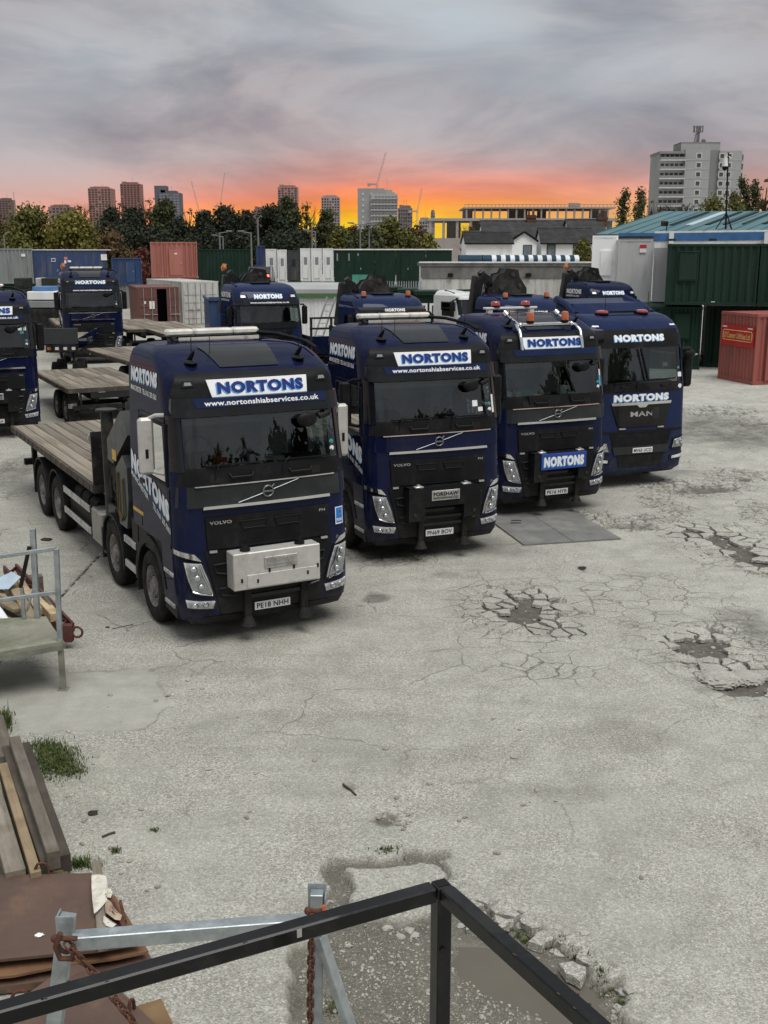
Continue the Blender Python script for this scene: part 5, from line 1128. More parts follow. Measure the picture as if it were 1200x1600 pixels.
flatbox(cg_, 'notice', .95, 1.25, 2.25, 2.6, WHITE, -.03, .012); flatbox(cg_, 'notice_band', .95, 1.25, 2.44, 2.6, mat('red_notice', (.5, .03, .03), .5), -.036, .005)
m = MB(); m.box(-.02, L_, -.06, .04, 2.98, 3.12); m.build('blue_lintel', mat('blue_lintel_paint', (.04, .13, .3), .5), cg_)
container('lower dark container under the pale grey cabin', p, 51.6, zg(p, 52), rz, L_, 4, z0 - zg(p, 52) - .02, CDG)
p, L_, rz = span(1022, 1052, 50.8, R(-30)); z0 = zt(471, 51); c = container('narrow grey cabin between the pale grey one and the green stack', p, 50.8, z0, rz, L_, 4, zt(376, 51) - z0, cmat('cabin_mid_grey', (.42, .425, .42), (.3, .3, .29), .25), style='flat', name='site_cabin', cat='cabin', castings=False)
container('lower dark container under the narrow grey cabin', p, 50.9, zg(p, 51), rz, 1.0, 3.5, z0 - zg(p, 51) - .02, CDG)
gb_ = thing('gutter_beam', 'long blue and white gutter beam above the cabins', 'beam', (0, 0, 0)); a, b = at(1022, 371, 50), at(1240, 368, 50); m = MB(); m.bar(a, b, .3, .34); m.build('beam', MATS['blue_lintel_paint'], gb_); m = MB(); m.bar(a + Vector((0, 0, -.32)), b + Vector((0, 0, -.32)), .25, .26); m.bar(a + Vector((0, 0, .22)), b + Vector((0, 0, .22)), .25, .08); m.build('white_board', CW, gb_)
for px_ in (1047, 1195): m = MB(); q = at(px_, 372, 49.9); m.box(q.x - .1, q.x + .1, q.y - .25, q.y - .16, q.z - .5, q.z + .25); m.build('bracket', CW, gb_)
Y = 46.4; g = zg(12, Y); rzs = R(-14.5)
p, L_, _r = span(1043, 1187, Y, rzs); zb = zt(476, Y); up1 = container('upper dark green container with a square shuttered window, left of two', p, Y, zb, rzs, L_, 5.5, zt(381, Y) - zb, CDG, pitch=.30)
w_ = flatbox(up1, 'window_shutter', .50, 1.20, 1.02, 2.1, CDG, -.03, .05); m = MB(); m.tube([(.46, -.03, .98), (1.24, -.03, .98), (1.24, -.03, 2.14), (.46, -.03, 2.14)], .03, 4, True); m.build('shutter_frame', CDG, w_)
flatbox(up1, 'scuff_mark', 1.85, 2.0, .12, .15, PAPER, -.012, .01)
for q in (0, 1.6): m = MB(); m.box(q, q + .3, -.05, .1, 2.57, 2.66); m.build('twist_lock', CDG, up1)
p2_, L2, _r = span(1189, 1290, Y - L_ * math.sin(-rzs) - .05, rzs); container('upper dark green container cut off by the right edge, right of two', p2_, Y - L_ * math.sin(-rzs) - .05, zb, rzs, L2, 5.5, zt(381, Y) - zb, CDG, pitch=.30)
Yl = 47.2; p, L_, _r = span(985, 1104, Yl, rzs); lo1 = container('lower dark green container with a shuttered window, standing on the ground by the red one', p, Yl, g, rzs, L_, 5.5, zb - g - .10, CDG, pitch=.30)
x_ = span(985, 1061, Yl, rzs)[1]; w_ = flatbox(lo1, 'window_shutter', x_, x_ + .62, 1.3, 2.3, CDG, -.03, .05); m = MB(); m.tube([(x_ - .03, -.03, 1.27), (x_ + .65, -.03, 1.27), (x_ + .65, -.03, 2.33), (x_ - .03, -.03, 2.33)], .028, 4, True); m.build('shutter_frame', CDG, w_)
for q in ((.75, .62, 1.0, .66, .05), (.72, .54, .9, .6, .04)): m = MB(); m.bar((x_ + q[0], -.03, q[1]), (x_ + q[2], -.03, q[3]), .01, q[4]); m.build('scuff_mark', PAPER, lo1)
container('lower dark green container behind the red one, in the corner of the stack', xt(1110, 47.6), 47.6, g, rzs, 4.0, 5.2, zb - g - .12, CDG, pitch=.30)
A_, B_2 = gp(1121, 591, .3), gp(1176, 602, .3); dv = B_2 - A_; rc = container('faded red container with a red and yellow company sign', A_.x, A_.y, .3, math.atan2(dv.y, dv.x), dv.length, 6.06, 2.6, CRED, pitch=.22)
W2 = dv.length; sg2 = flatbox(rc, 'company_sign', .15, W2 - .12, 1.35, 2.12, mat('red_sign', (.42, .012, .012), .45), -.045, .03)
YEL = mat('yellow_print', (.65, .5, .16), .5); m = MB(); m.tube([(.32, -.05, 1.56), (W2 - .26, -.05, 1.56), (W2 - .21, -.05, 1.62), (W2 - .21, -.05, 1.87), (W2 - .26, -.05, 1.93), (.32, -.05, 1.93), (.27, -.05, 1.87), (.27, -.05, 1.62)], .014, 4, True); m.build('sign_border', YEL, sg2)
letter(MB(), "O'Connor Utilities Ltd.", plane_fn((.34, -.05, 1.63), (W2 - .62, 0, 0), (0, 0, .23)), .012).build('lettering', YEL, sg2)
flatbox(sg2, 'print_tab', .2, .5, 2.03, 2.07, WHITE, -.05, .004); flatbox(sg2, 'print_tab', W2 - .5, W2 - .2, 2.03, 2.07, WHITE, -.05, .004)
d_ = MB(); d_.box(W2 - .01, W2 + .045, .5, 1.5, .16, 2.35); dd = d_.build('side_door', CRED, rc); m = MB()
for yy in (.48, 1.52): m.box(W2 + .0, W2 + .07, yy - .03, yy + .03, .14, 2.4)
m.box(W2 + .0, W2 + .07, .45, 1.55, 2.36, 2.42); m.build('door_frame', CRED, dd)

# ------------------------------------------------------------------ street lamps and a mast behind the containers
LAMPP = mat('lamp_post_grey', (.16, .17, .17), .5, .3)
def lamp(label, px_, top, Y, arm, name='street_lamp'):
    x, z = xt(px_, Y), zt(top, Y); root = thing(name, label, 'street lamp', (x, Y, 0), 0, 'street lamps behind the containers'); m = MB()
    m.tube([(0, 0, 0), (0, 0, z)], [.14, .08], 8); m.build('post', LAMPP, root)
    for a in arm: m = MB(); m.tube([(0, 0, z - .1), (a * 1.2, 0, z + .1)], .05, 6); o = m.build('arm', LAMPP, root); m = MB(); m.box(a * 1.1 - .35, a * 1.1 + .35, -.15, .15, z + .05, z + .2, .03); m.build('lantern', LAMPP, o)
lamp('street lamp behind the dark green container, left one of three', 344, 363, 128, (1,)); lamp('shorter street lamp right behind the left lamp of three', 349, 369, 150, (-1,)); lamp('street lamp left of the tall mast', 393, 363, 125, (-1,))
lamp('tall thin mast above the dark blue container end', 404, 340, 120, (.1, -.1)); lamp('street lamp above the dark grey cabin end', 493, 361, 135, (-1,)); lamp('street lamp behind the white cabins', 563 - 75, 352, 130, ()); lamp('double armed lamp post before the grey high rise', 563, 350, 130, (1, -1)); lamp('street lamp at the far left edge', 8, 366, 130, ())
lamp('lamp post above the long green row', 577, 360, 140, ())
# ------------------------------------------------------------------ trucks
class Cab:
    def __init__(s, prof, back, bulge=.06):
        s.p = prof; s.back = back; s.b = bulge
    def row(s, z):
        P = s.p
        if z <= P[0][0]: return P[0][1:]
        for a, b in zip(P, P[1:]):
            if z <= b[0]:
                t = (z - a[0]) / (b[0] - a[0]); return tuple(a[i] * (1 - t) + b[i] * t for i in (1, 2, 3))
        return P[-1][1:]
    def F(s, x, z):
        yf, hw, r = s.row(z); ax = min(abs(x), hw); y = yf + s.b * (ax / hw) ** 2
        k = ax - (hw - r)
        if k > 0: y += r - math.sqrt(max(0, r * r - k * k))
        return y
    def S(s, z): return s.row(z)[1]
    def shell(s, zs, name, m, parent, ws=None, win=None, ycut=None, cap=True, ycols=None):
        yb = ycut or s.back; mb = MB(); cols = ycols or [1.0, .72, .5, .28, .1]
        ang = [90, 66, 44, 22]; fx = [1, .5, 0, -.5, -1]
        rows = []
        for z in zs:
            yf, hw, r = s.row(z); row = []
            y0 = yf + s.b + r
            for t in cols: row.append((-hw, y0 + (yb - y0) * t, z))
            for a in ang: x = -(hw - r + r * math.sin(R(a))); row.append((x, s.F(x, z) if a < 90 else y0, z))
            for q in fx: x = -(hw - r) * q; row.append((x, s.F(x, z), z))
            row += [(-x, y, zz) for x, y, zz in row[:len(cols) + len(ang)][::-1]]
            rows.append(row)
        n = len(rows[0]); nc = len(cols); v = [p for r_ in rows for p in r_]; f = []
        for i in range(len(rows) - 1):
            zm = (zs[i] + zs[i + 1]) / 2
            for k in range(n - 1):
                kk = min(k, n - 2 - k)
                if ws and ws[0] < zm < ws[1] and nc + 3 <= kk: continue
                if win and win[0] < zm < win[1] and win[2] <= kk < win[3]: continue
                f.append((i * n + k, i * n + k + 1, (i + 1) * n + k + 1, (i + 1) * n + k))
        if cap:
            o = (len(rows) - 1) * n
            for k in range(n // 2): 
                if k != n - 2 - k: f.append((o + k, o + k + 1, o + n - 2 - k, o + n - 1 - k))
            f.append(tuple([0 * n] + [i * n for i in range(1, len(rows))] + [i * n + n - 1 for i in range(len(rows) - 1, -1, -1)]))
        mb.add(v, f, True)
        o = mb.build(name, m, parent)
        return o
    def ruled(s, rows, off, th=.02, nx=12, sub=2):     # rows: ((xl, zl), (xr, zr)) top to bottom, laid on the front
        mb = MB(); rr = []
        for a, b in zip(rows, rows[1:]):
            for k in range(sub):
                t = k / sub; rr.append(tuple((a[i][0] * (1 - t) + b[i][0] * t, a[i][1] * (1 - t) + b[i][1] * t) for i in (0, 1)))
        rr.append(rows[-1]); G = []
        for (l, r) in rr:
            G.append([(l[0] + (r[0] - l[0]) * k / nx, l[1] + (r[1] - l[1]) * k / nx) for k in range(nx + 1)])
        w = nx + 1; h = len(G)
        v = [(x, s.F(x, z) - off, z) for g in G for x, z in g]; f = [(i * w + k, i * w + k + 1, (i + 1) * w + k + 1, (i + 1) * w + k) for i in range(h - 1) for k in range(nx)]
        mb.add(v, f, True)
        per = [(0, k) for k in range(w)] + [(i, w - 1) for i in range(1, h)] + [(h - 1, k) for k in range(w - 2, -1, -1)] + [(i, 0) for i in range(h - 2, 0, -1)]
        pv = [v[i * w + k] for i, k in per]; m = len(pv)
        mb.add(pv + [(x, y + th, z) for x, y, z in pv], [(k, (k + 1) % m, m + (k + 1) % m, m + k) for k in range(m)])
        return mb
    def quadfn(s, q, off):               # q: ul, ur, lr, ll in (x, z)
        def fn(u, v):
            x = (q[3][0] * (1 - u) + q[2][0] * u) * (1 - v) + (q[0][0] * (1 - u) + q[1][0] * u) * v
            z = (q[3][1] * (1 - u) + q[2][1] * u) * (1 - v) + (q[0][1] * (1 - u) + q[1][1] * u) * v
            return (x, s.F(x, z) - off, z)
        return fn
def sign_letters(parent, fn0, fn1, face, shade, dx=-.016, dy=-.09, s='NORTONS', bold=.065):
    letter(MB(), s, fn0, bold, dx, dy).build('lettering_shadow', shade, parent)
    letter(MB(), s, fn1, bold).build('lettering', face, parent)

def wheel(parent, side, y, dish=False, xo=1.25, rad=.52, w=.30):
    m = MB(); o = side * xo; q = rad / .52
    rim = [(.055, .305 * q), (.02, .30 * q), (.035, .27 * q), (.09, .235 * q), (.10, .15 * q), (.05, .14 * q), (.03, .10 * q), (.005, .09 * q), (0.0, .03), (0.0, 0.001)]
    if dish: rim = [(.055, .305 * q), (.02, .30 * q), (.04, .28 * q), (.15, .25 * q), (.17, .16 * q), (.08, .14 * q), (.03, .12 * q), (.02, .06), (.02, .001)]
    m.lathe(rim, 'x', (o, y, rad), 28, -side)
    wh = m.build('wheel', RIM, parent)
    m = MB(); m.lathe([(.07, .30 * q), (.012, .315 * q), (0, .36 * q), (.004, .45 * q), (.022, .495 * q), (.045, .515 * q), (.06, .52 * q)], 'x', (o, y, rad), 36, -side)
    for k in range(5):                      # tread ribs with grooves
        a = .06 + k * (w - .12) / 5; b = .06 + (k + 1) * (w - .12) / 5
        m.lathe([(a, .52 * q), (b - .012, .52 * q), (b - .012, .503 * q), (b, .503 * q), (b, .52 * q)], 'x', (o, y, rad), 36, -side)
    m.lathe([(w - .06, .52 * q), (w, .47 * q), (w, .3 * q)], 'x', (o, y, rad), 36, -side)
    m.build('tyre', RUBBER, wh)
    m = MB()
    for k in range(10):
        t = 2 * math.pi * k / 10; r = .195 * q; c = (o - side * (.10 if not dish else .165), y + r * math.cos(t), rad + r * math.sin(t))
        m.cyl(c, (c[0] + side * .05, c[1], c[2]), .018, .014, 6)
    m.build('wheel_nuts', RIM, wh)
    return wh
def arch(parent, side, y, rad=.52, a0=8, a1=172, r0=.60, r1=.64, x0=.93, x1=1.265, m_=None, name='mudguard'):
    m = MB(); n = 12; v = []; f = []
    for k in range(n + 1):
        t = R(a0 + (a1 - a0) * k / n); c, s_ = math.cos(t), math.sin(t)
        for r, x in ((r0, x0), (r0, x1), (r1, x1), (r1, x0)): v.append((side * x, y + r * c, rad + r * s_))
    for k in range(n):
        for j in range(4): f.append((k * 4 + j, k * 4 + (j + 1) % 4, k * 4 + 4 + (j + 1) % 4, k * 4 + 4 + j))
    f += [(0, 1, 2, 3), tuple(n * 4 + i for i in range(4))]
    m.add(v, f); return m.build(name, m_ or BLK, parent)

VPROF = [(.30, .10, 1.19, .22), (.42, .03, 1.225, .24), (.60, .0, 1.245, .25), (1.30, .02, 1.25, .25), (1.72, .045, 1.25, .25), (1.90, .05, 1.25, .25), (2.17, .07, 1.25, .25), (2.37, .09, 1.245, .25),
         (3.05, .24, 1.22, .24), (3.28, .30, 1.215, .24), (3.50, .36, 1.21, .24), (3.58, .46, 1.20, .24), (3.70, .72, 1.175, .22), (3.80, .98, 1.13, .2), (3.86, 1.22, 1.03, .18), (3.89, 1.5, .80, .15)]
def seats(parent, m_, y=1.25, zb=2.05, xs_=(-.6, .6), h=.85):
    for x in xs_:
        m = MB(); m.box(x - .25, x + .25, y, y + .14, zb, zb + h, .06); m.box(x - .14, x + .14, y, y + .10, zb + h - .02, zb + h + .2, .05); m.box(x - .26, x + .26, y - .45, y + .1, zb - .12, zb + .04, .05)
        m.build('seat', m_, parent)
def mirror(parent, side, cov, x0=1.32, x1=1.52, y=.66, z0=2.27, z1=3.02, arm=True, style='steel'):
    m = MB(); m.box(side * x0, side * x1, y, y + .12, z0, z1, .035); mi = m.build('mirror', cov, parent)
    m = MB()
    for z in (z1 - .02, z0 + .05):
        pts = [(side * 1.21, y - .12, z + (.06 if z > 2.6 else -.04)), (side * 1.30, y - .02, z + (.05 if z > 2.6 else -.03)), (side * (x0 + .06), y + .06, z)]
        m.tube(pts, .028, 8)
    m.build('mirror_arm', BLK if style != 'steel' else mi.data.materials[0], mi)
    m = MB(); m.box(side * (x0 + .025), side * (x1 - .025), y + .118, y + .126, z0 + .04, z0 + .5, .003); m.build('mirror_glass', CHROME, mi)
    if style == 'steel':
        m = MB(); m.box(side * (x0 + .09), side * (x0 + .13), y - .006, y + .004, z0 + .22, z0 + .34); m.build('cover_slot', BLK, mi)
def spot_mirror(parent, cab, x=.72, z=2.98):
    y = cab.F(x, z); m = MB(); m.tube([(x + .26, y - .02, z + .03), (x + .20, y - .14, z + .02), (x + .06, y - .17, z - .02)], [.035, .04, .03], 8)
    m.ball((x - .10, y - .13, z - .05), .15, .05, .10, 12, 8); m.build('look_down_mirror', BLK, parent)
def number_plate(parent, txt, cab, x=0.0, z=.475, y=None, w=.52, tilt=0):
    y = cab.F(x, z) - .035 if y is None else y
    m = MB(); m.box(x - w / 2, x + w / 2, y, y + .012, z - .056, z + .056, .003); p = m.build('number_plate', PLATE, parent)
    letter(MB(), txt, plane_fn((x - w / 2 + .03, y - .0025, z - .037), (w - .06, 0, 0), (0, 0, .074)), .02).build('lettering', PRINT, p)
def beacon(parent, x, y, z, m_, r=.07, h=.15, base=.04):
    m = MB(); m.cyl((x, y, z), (x, y, z + base), r * 1.05, r * 1.1, 14); b = m.build('beacon', BLK, parent)
    m = MB(); m.lathe([(base, r), (base + h * .75, r * .96), (base + h * .95, r * .8), (base + h, r * .4), (base + h, .001)], 'z', (x, y, z), 16); m.build('beacon_lens', m_, b)
def frontbits(root, cab, o):
    pass

def volvo(label, loc, rz, fascia='black', mid='black', sign='board', web='www', plate=None, snout=None, roof='bar', mirrors='black', sticker=False, items=(), seatm=None, wipers='down', chassis=None, side_text=True, full=True, bonnet_text=True, group='dark blue trucks parked in the yard', name='parked_truck'):
    root = thing(name, label, 'truck', (loc[0], loc[1], zg(loc[0], loc[1])), R(rz), group)
    cab = Cab(VPROF, 2.12)
    zs = [1.30, 1.5, 1.72, 1.9, 2.05, 2.17, 2.37, 2.55, 2.75, 2.9, 3.05, 3.16, 3.28, 3.4, 3.5, 3.545, 3.58, 3.64, 3.70, 3.755, 3.80, 3.835, 3.86, 3.88, 3.89]
    cab.shell(zs, 'cab_body', NAVY, root, ws=(2.37, 3.05), win=(2.17, 2.9, 2, 4), ycols=[1.0, .82, .62, .35, .08])
    # lower front: painted corners and bumper
    cab.shell([.36, .42, .5, .6, .8, 1.0, 1.2, 1.30], 'bumper', NAVY, root, ycut=.80, cap=False)
    cab.ruled([((-1.12, .40), (1.12, .40)), ((-1.08, .30), (1.08, .30))], .012, .15).build('bumper_lip', BLK, root)
    # windscreen and its surround
    g = cab.ruled([((-1.12, 3.055), (1.12, 3.055)), ((-1.145, 2.36), (1.145, 2.36))], .008, .002, 16, 5); g.build('windscreen', WS, root)
    for sg_ in (-1, 1):
        a, b = sorted((sg_ * 1.085, sg_ * 1.215)); a2, b2 = sorted((sg_ * 1.10, sg_ * 1.235))
        cab.ruled([((a, 3.06), (b, 3.06)), ((a2, 2.355), (b2, 2.355))], .014, .03, 5, 4).build('pillar_trim', BLKG, root)
    cab.ruled([((-1.14, 2.40), (1.14, 2.40)), ((-1.20, 2.17), (1.20, 2.17))], .016, .02, 16).build('cowl_panel', BLK, root)
    if mid == 'black': cab.ruled([((-1.20, 2.167), (1.20, 2.167)), ((-1.22, 1.885), (1.22, 1.885))], .012, .02, 16).build('bonnet_panel', DGREY, root)
    else: cab.ruled([((-1.12, 2.15), (1.12, 2.15)), ((-1.14, 1.90), (1.14, 1.90))], .010, .02, 16).build('bonnet_panel', NAVY, root)
    cab.ruled([((-1.0, 2.170), (1.0, 2.178)), ((-.99, 2.155), (.99, 2.163))], .03, .03, 14, 1).build('chrome_strip', CHROME, root)
    cab.ruled([((-.90, 1.905), (.90, 1.905)), ((-.91, 1.865), (.91, 1.865))], .05, .05, 14, 1).build('chrome_strip', CHROME, root)
    # diagonal badge
    m = MB(); m.tube([(-.42, cab.F(-.42, 1.91) - .022, 1.915), (-.06, cab.F(0, 2.02) - .028, 2.012)], .006, 6); m.tube([(.07, cab.F(0, 2.04) - .028, 2.048), (.45, cab.F(.45, 2.15) - .022, 2.15)], .006, 6)
    yy = cab.F(0, 2.03) - .03
    m.tube([(.072 * math.cos(t), yy, 2.03 + .072 * math.sin(t)) for t in [2 * math.pi * k / 20 for k in range(20)]], .011, 6, True)
    m.tube([(.055, yy, 2.085), (.088, yy, 2.118)], .010, 6); m.box(-.062, .062, yy - .004, yy + .006, 2.017, 2.043); m.build('badge', DULLM, root)
    # handles, steps in the cowl
    m = MB()
    for x in (-.52, .32):
        m.tube([(x, cab.F(x, 2.29) - .02, 2.30), (x + .02, cab.F(x, 2.27) - .05, 2.26), (x + .30, cab.F(x + .3, 2.27) - .05, 2.26), (x + .33, cab.F(x + .3, 2.29) - .02, 2.30)], .014, 6)
    m.build('grab_handle', BLK, root)
    for x in (-.72, .72): cab.ruled([((x - .065, 2.31), (x + .065, 2.31)), ((x - .065, 2.20), (x + .065, 2.20))], .022, .01, 4, 1).build('cowl_flap', BLKG, root)
    # wipers
    for x in (-.72, .22):
        m = MB(); z = 2.30
        if wipers == 'down':
            m.tube([(x, cab.F(x, 2.26) - .03, 2.24), (x + .05, cab.F(x, 2.4) - .05, 2.42), (x + .12, cab.F(x, 2.43) - .03, 2.45)], .014, 6)
            m.box(x - .12, x + .72, cab.F(x + .3, 2.43) - .035, cab.F(x + .3, 2.43) - .02, 2.415, 2.435)
        else:
            m.tube([(x + .1, cab.F(x, 2.26) - .03, 2.24), (x + .05, cab.F(x, 2.4) - .05, 2.42)], .014, 6)
            if x > 0: m.bar((.42, cab.F(.4, 2.42) - .03, 2.42), (.2, cab.F(.2, 3.0) - .03, 3.0), .035, .02); m.bar((.38, cab.F(.4, 2.5) - .05, 2.45), (.26, cab.F(.2, 2.85) - .05, 2.85), .02, .02)
        m.build('wiper', BLK, root)
    # header and sun visor
    hd = BLK if fascia == 'black' else NAVY
    cab.ruled([((-1.06, 3.585), (1.06, 3.585)), ((-1.12, 3.45), (1.12, 3.45)), ((-1.17, 3.27), (1.17, 3.27))], .014, .02, 18, 3).build('header_panel', hd, root)
    vis = cab.ruled([((-1.17, 3.285), (1.17, 3.285)), ((-1.185, 3.14), (1.185, 3.14)), ((-1.17, 3.05), (1.17, 3.05))], .085, .10, 18, 2).build('sun_visor', BLKG, root)
    cab.ruled([((-.94, 3.285), (.96, 3.285)), ((-.88, 3.165), (.94, 3.165))], .092, .01, 14, 1).build('visor_strip', NAVY2, vis)
    if web: 
        z0 = 3.072 if web == 'low' else 3.185
        letter(MB(), 'www.nortonshiabservices.co.uk', cab.quadfn(rect(-.76 if web == 'low' else -.78, .86 if web == 'low' else .84, z0, z0 + .068), .0965), .022).build('lettering', WHITE, vis)
    if sign == 'board':
        q = [(-.70, 3.505), (.72, 3.505), (.70, 3.288), (-.645, 3.288)]
        sb = cab.ruled([(q[0], q[1]), (q[3], q[2])], .04, .03, 10).build('name_sign', WHITE, root)
        qq = rect(-.565, .655, 3.325, 3.475)
        sign_letters(sb, cab.quadfn(qq, .0415), cab.quadfn(qq, .043), SIGNB, LBLUE)
    elif sign == 'white':
        qq = rect(-.62, .62, 3.36, 3.51); sign_letters(root, cab.quadfn(qq, .017), cab.quadfn(qq, .0195), WHITE, LBLUE)
    for sg_ in (-1, 1):
        a, b = sorted((sg_ * .86, sg_ * 1.03)); fr = cab.ruled([((a + .02, 3.50), (b - .02, 3.50)), ((a, 3.425), (b, 3.425))], .028, .03, 4).build('marker_lamp', BLKG, root)
        cab.ruled([((a + .045, 3.485), (b - .045, 3.485)), ((a + .035, 3.445), (b - .035, 3.445))], .036, .02, 4).build('lamp_lens', MARKL, fr)
    # grille panel
    gp_ = cab.ruled([((-.885, 1.755), (.885, 1.755)), ((-.87, 1.33), (.87, 1.33))], .03, .04, 14, 3).build('grille_panel', BLK, root)
    letter(MB(), 'VOLVO', cab.quadfn(rect(-.83, -.53, 1.655, 1.70), .033), .03).build('lettering', ALU, gp_)
    letter(MB(), 'FH', cab.quadfn(rect(.74, .83, 1.67, 1.705), .033), .03).build('lettering', ALU, gp_)
    mesh = MB()
    for x0 in (-.43, .06):
        r_ = cab.ruled([((x0, 1.665), (x0 + .39, 1.665)), ((x0 + .05, 1.575), (x0 + .36, 1.575))], .036, .01, 5); r_.build('grille_slot', PRINT, gp_)
        e_ = MB(); e_.tube([(x, cab.F(x, z) - .04, z) for x, z in ((x0, 1.668), (x0 + .39, 1.668), (x0 + .36, 1.57), (x0 + .05, 1.57))], .008, 5, True); e_.build('slot_rim', BLK, gp_)
    for i in range(7):
        z = 1.37 + i * .027
        for k in range(28):
            x = -.44 + k * .032 + (.016 if i % 2 else 0); y = cab.F(x, z) - .034
            mesh.add([(x - .011, y, z), (x, y, z + .010), (x + .011, y, z), (x, y, z - .010), (x, y + .012, z)], [(0, 1, 4), (1, 2, 4), (2, 3, 4), (3, 0, 4)])
    mesh.build('grille_mesh', PRINT, gp_)
    # lower dark centre
    lw = cab.ruled([((-.92, 1.31), (.92, 1.31)), ((-.85, 1.0), (.85, 1.0)), ((-.74, .52), (.74, .52)), ((-.70, .42), (.70, .42))], .02, .04, 14, 3).build('lower_grille', BLK, root)
    for z in (1.24, 1.12, 1.0, .88, .76, .64):
        xw = .40; cab.ruled([((-xw, z + .02), (xw, z + .02)), ((-xw, z - .03), (xw, z - .03))], .05, .03, 6, 1).build('slat', BLKG, lw)
    m = MB()
    for sg_ in (-1, 1):
        for z1_, z0_, xo, xi in ((1.13, .98, .80, .60), (.80, .67, .74, .50)):
            m.tube([(sg_ * xi, cab.F(xi, z1_) - .035, z1_), (sg_ * xo, cab.F(xo, z1_) - .035, z1_ - .01), (sg_ * (xo - .03), cab.F(xo, z0_) - .035, z0_ + .03), (sg_ * (xi + .02), cab.F(xi, z0_) - .035, z0_)], .013, 5)
    m.build('step_surround', DGREY, lw)
    for sg_ in (-1, 1):
        x = sg_ * .80; cab.ruled([((min(x - .05, x + .05), 1.315), (max(x - .05, x + .05), 1.315)), ((x - .05, 1.285), (x + .05, 1.285))], .045, .04, 3, 1).build('latch', ALU, lw)
    # headlamps, chrome brows, fog lamps
    for sg_ in (-1, 1):
        def P(*pts): return [tuple(sorted(((sg_ * a[0], a[1]), (sg_ * b[0], b[1])))) for a, b in pts]
        hl = cab.ruled(P(((1.19, 1.20), (.95, 1.17)), ((1.16, .95), (.86, .92)), ((1.11, .77), (.80, .70))), .020, .05, 8, 3).build('headlight', BLK, root)
        cab.ruled(P(((1.175, 1.175), (.97, 1.155)), ((1.14, .95), (.885, .925)), ((1.09, .785), (.83, .725))), .012 + .02, .03, 6, 3).build('lamp_reflector', LAMPB, hl)
        m = MB()
        for a, z, r in ((1.07, 1.085, .05), (1.03, .965, .052), (.985, .845, .048)):
            y = cab.F(a, z); m.ball((sg_ * a, y - .035, z), r, .04, r, 12, 8)
        m.build('lamp_projector', mat('projector_glass', (.42, .44, .46), .06, .6, .1, coat=1), hl)
        cab.ruled(P(((1.17, 1.185), (.965, 1.165)), ((1.14, .95), (.88, .92)), ((1.09, .785), (.825, .715))), .058, .003, 8, 3).build('lens', LENS, hl)
        m = MB(); e_ = [(1.0, 1.15), (.95, .99), (.89, .85), (.845, .72), (1.0, .755), (1.10, .79)]
        m.tube([(sg_ * a, cab.F(a, z) - .06, z) for a, z in e_], .012, 6); m.build('lamp_rim', CHROME, hl)
        br = cab.ruled(P(((1.249, 1.33), (1.05, 1.285)), ((1.249, 1.265), (.965, 1.185))), .035, .04, 8, 2).build('chrome_brow', CHROME, root)
        fg = cab.ruled(P(((1.17, .665), (.80, .625)), ((1.15, .56), (.83, .525))), .02, .03, 6, 2).build('fog_lamp', LAMPB, root)
        m = MB()
        for a in (1.06, .93): m.ball((sg_ * a, cab.F(a, .595) - .02, .592), .05, .025, .04, 10, 6)
        m.build('lamp_bowl', CHROME, fg)
        cab.ruled(P(((1.17, .665), (.80, .625)), ((1.15, .56), (.83, .525))), .042, .003, 6, 2).build('lens', LENS, fg)
    if plate: number_plate(root, plate, cab, 0.0, .48, cab.F(0, .48) - .05)
    # interior
    m = MB(); m.box(-1.12, 1.12, .42, 1.0, 2.0, 2.34, .06); m.box(-.95, -.35, .8, 1.05, 2.30, 2.46, .05); m.build('dashboard', INTD, root)
    m = MB(); m.box(-1.15, 1.15, 1.86, 1.9, 1.6, 3.35); m.box(-1.15, 1.15, .45, 1.9, 3.3, 3.33); m.box(-1.15, 1.15, .6, 1.88, 1.55, 1.6); m.build('cab_lining', INT, root)
    seats(root, seatm or SEAT)
    m = MB(); m.tube([(-.62 + .2 * math.cos(t), 1.0 + .07 * math.sin(t), 2.47 + .19 * math.sin(t)) for t in [2 * math.pi * k / 18 for k in range(18)]], .018, 6, True); m.build('steering_wheel', INTD, root)
    m = MB(); m.box(-1.0, 1.0, .55, .62, 2.88, 3.02, .02); m.build('sun_blind', INT, root)
    for (x, z, w, h, mm) in items:
        if z is None:
            m = MB(); y = .50; m.box(x - w / 2, x + w / 2, y, y + min(w, .14), 2.345, 2.345 + h, .006); m.build('dashboard_item', mm, root)
        else:
            cab.ruled([((x - w / 2, z + h / 2), (x + w / 2, z + h / 2)), ((x - w / 2, z - h / 2), (x + w / 2, z - h / 2))], .0095, .002, 3, 1).build('windscreen_sticker', mm, root)
    for x, z, mm in ((1.0, 2.60, TEALST), (1.0, 2.51, WHITE)):
        m = MB(); y = cab.F(x, z) - .0105; m.add([(x + .035 * math.cos(t), cab.F(x + .035 * math.cos(t), z) - .0105, z + .035 * math.sin(t)) for t in [2 * math.pi * k / 14 for k in range(14)]], [tuple(range(14))]); m.build('windscreen_sticker', mm, root)
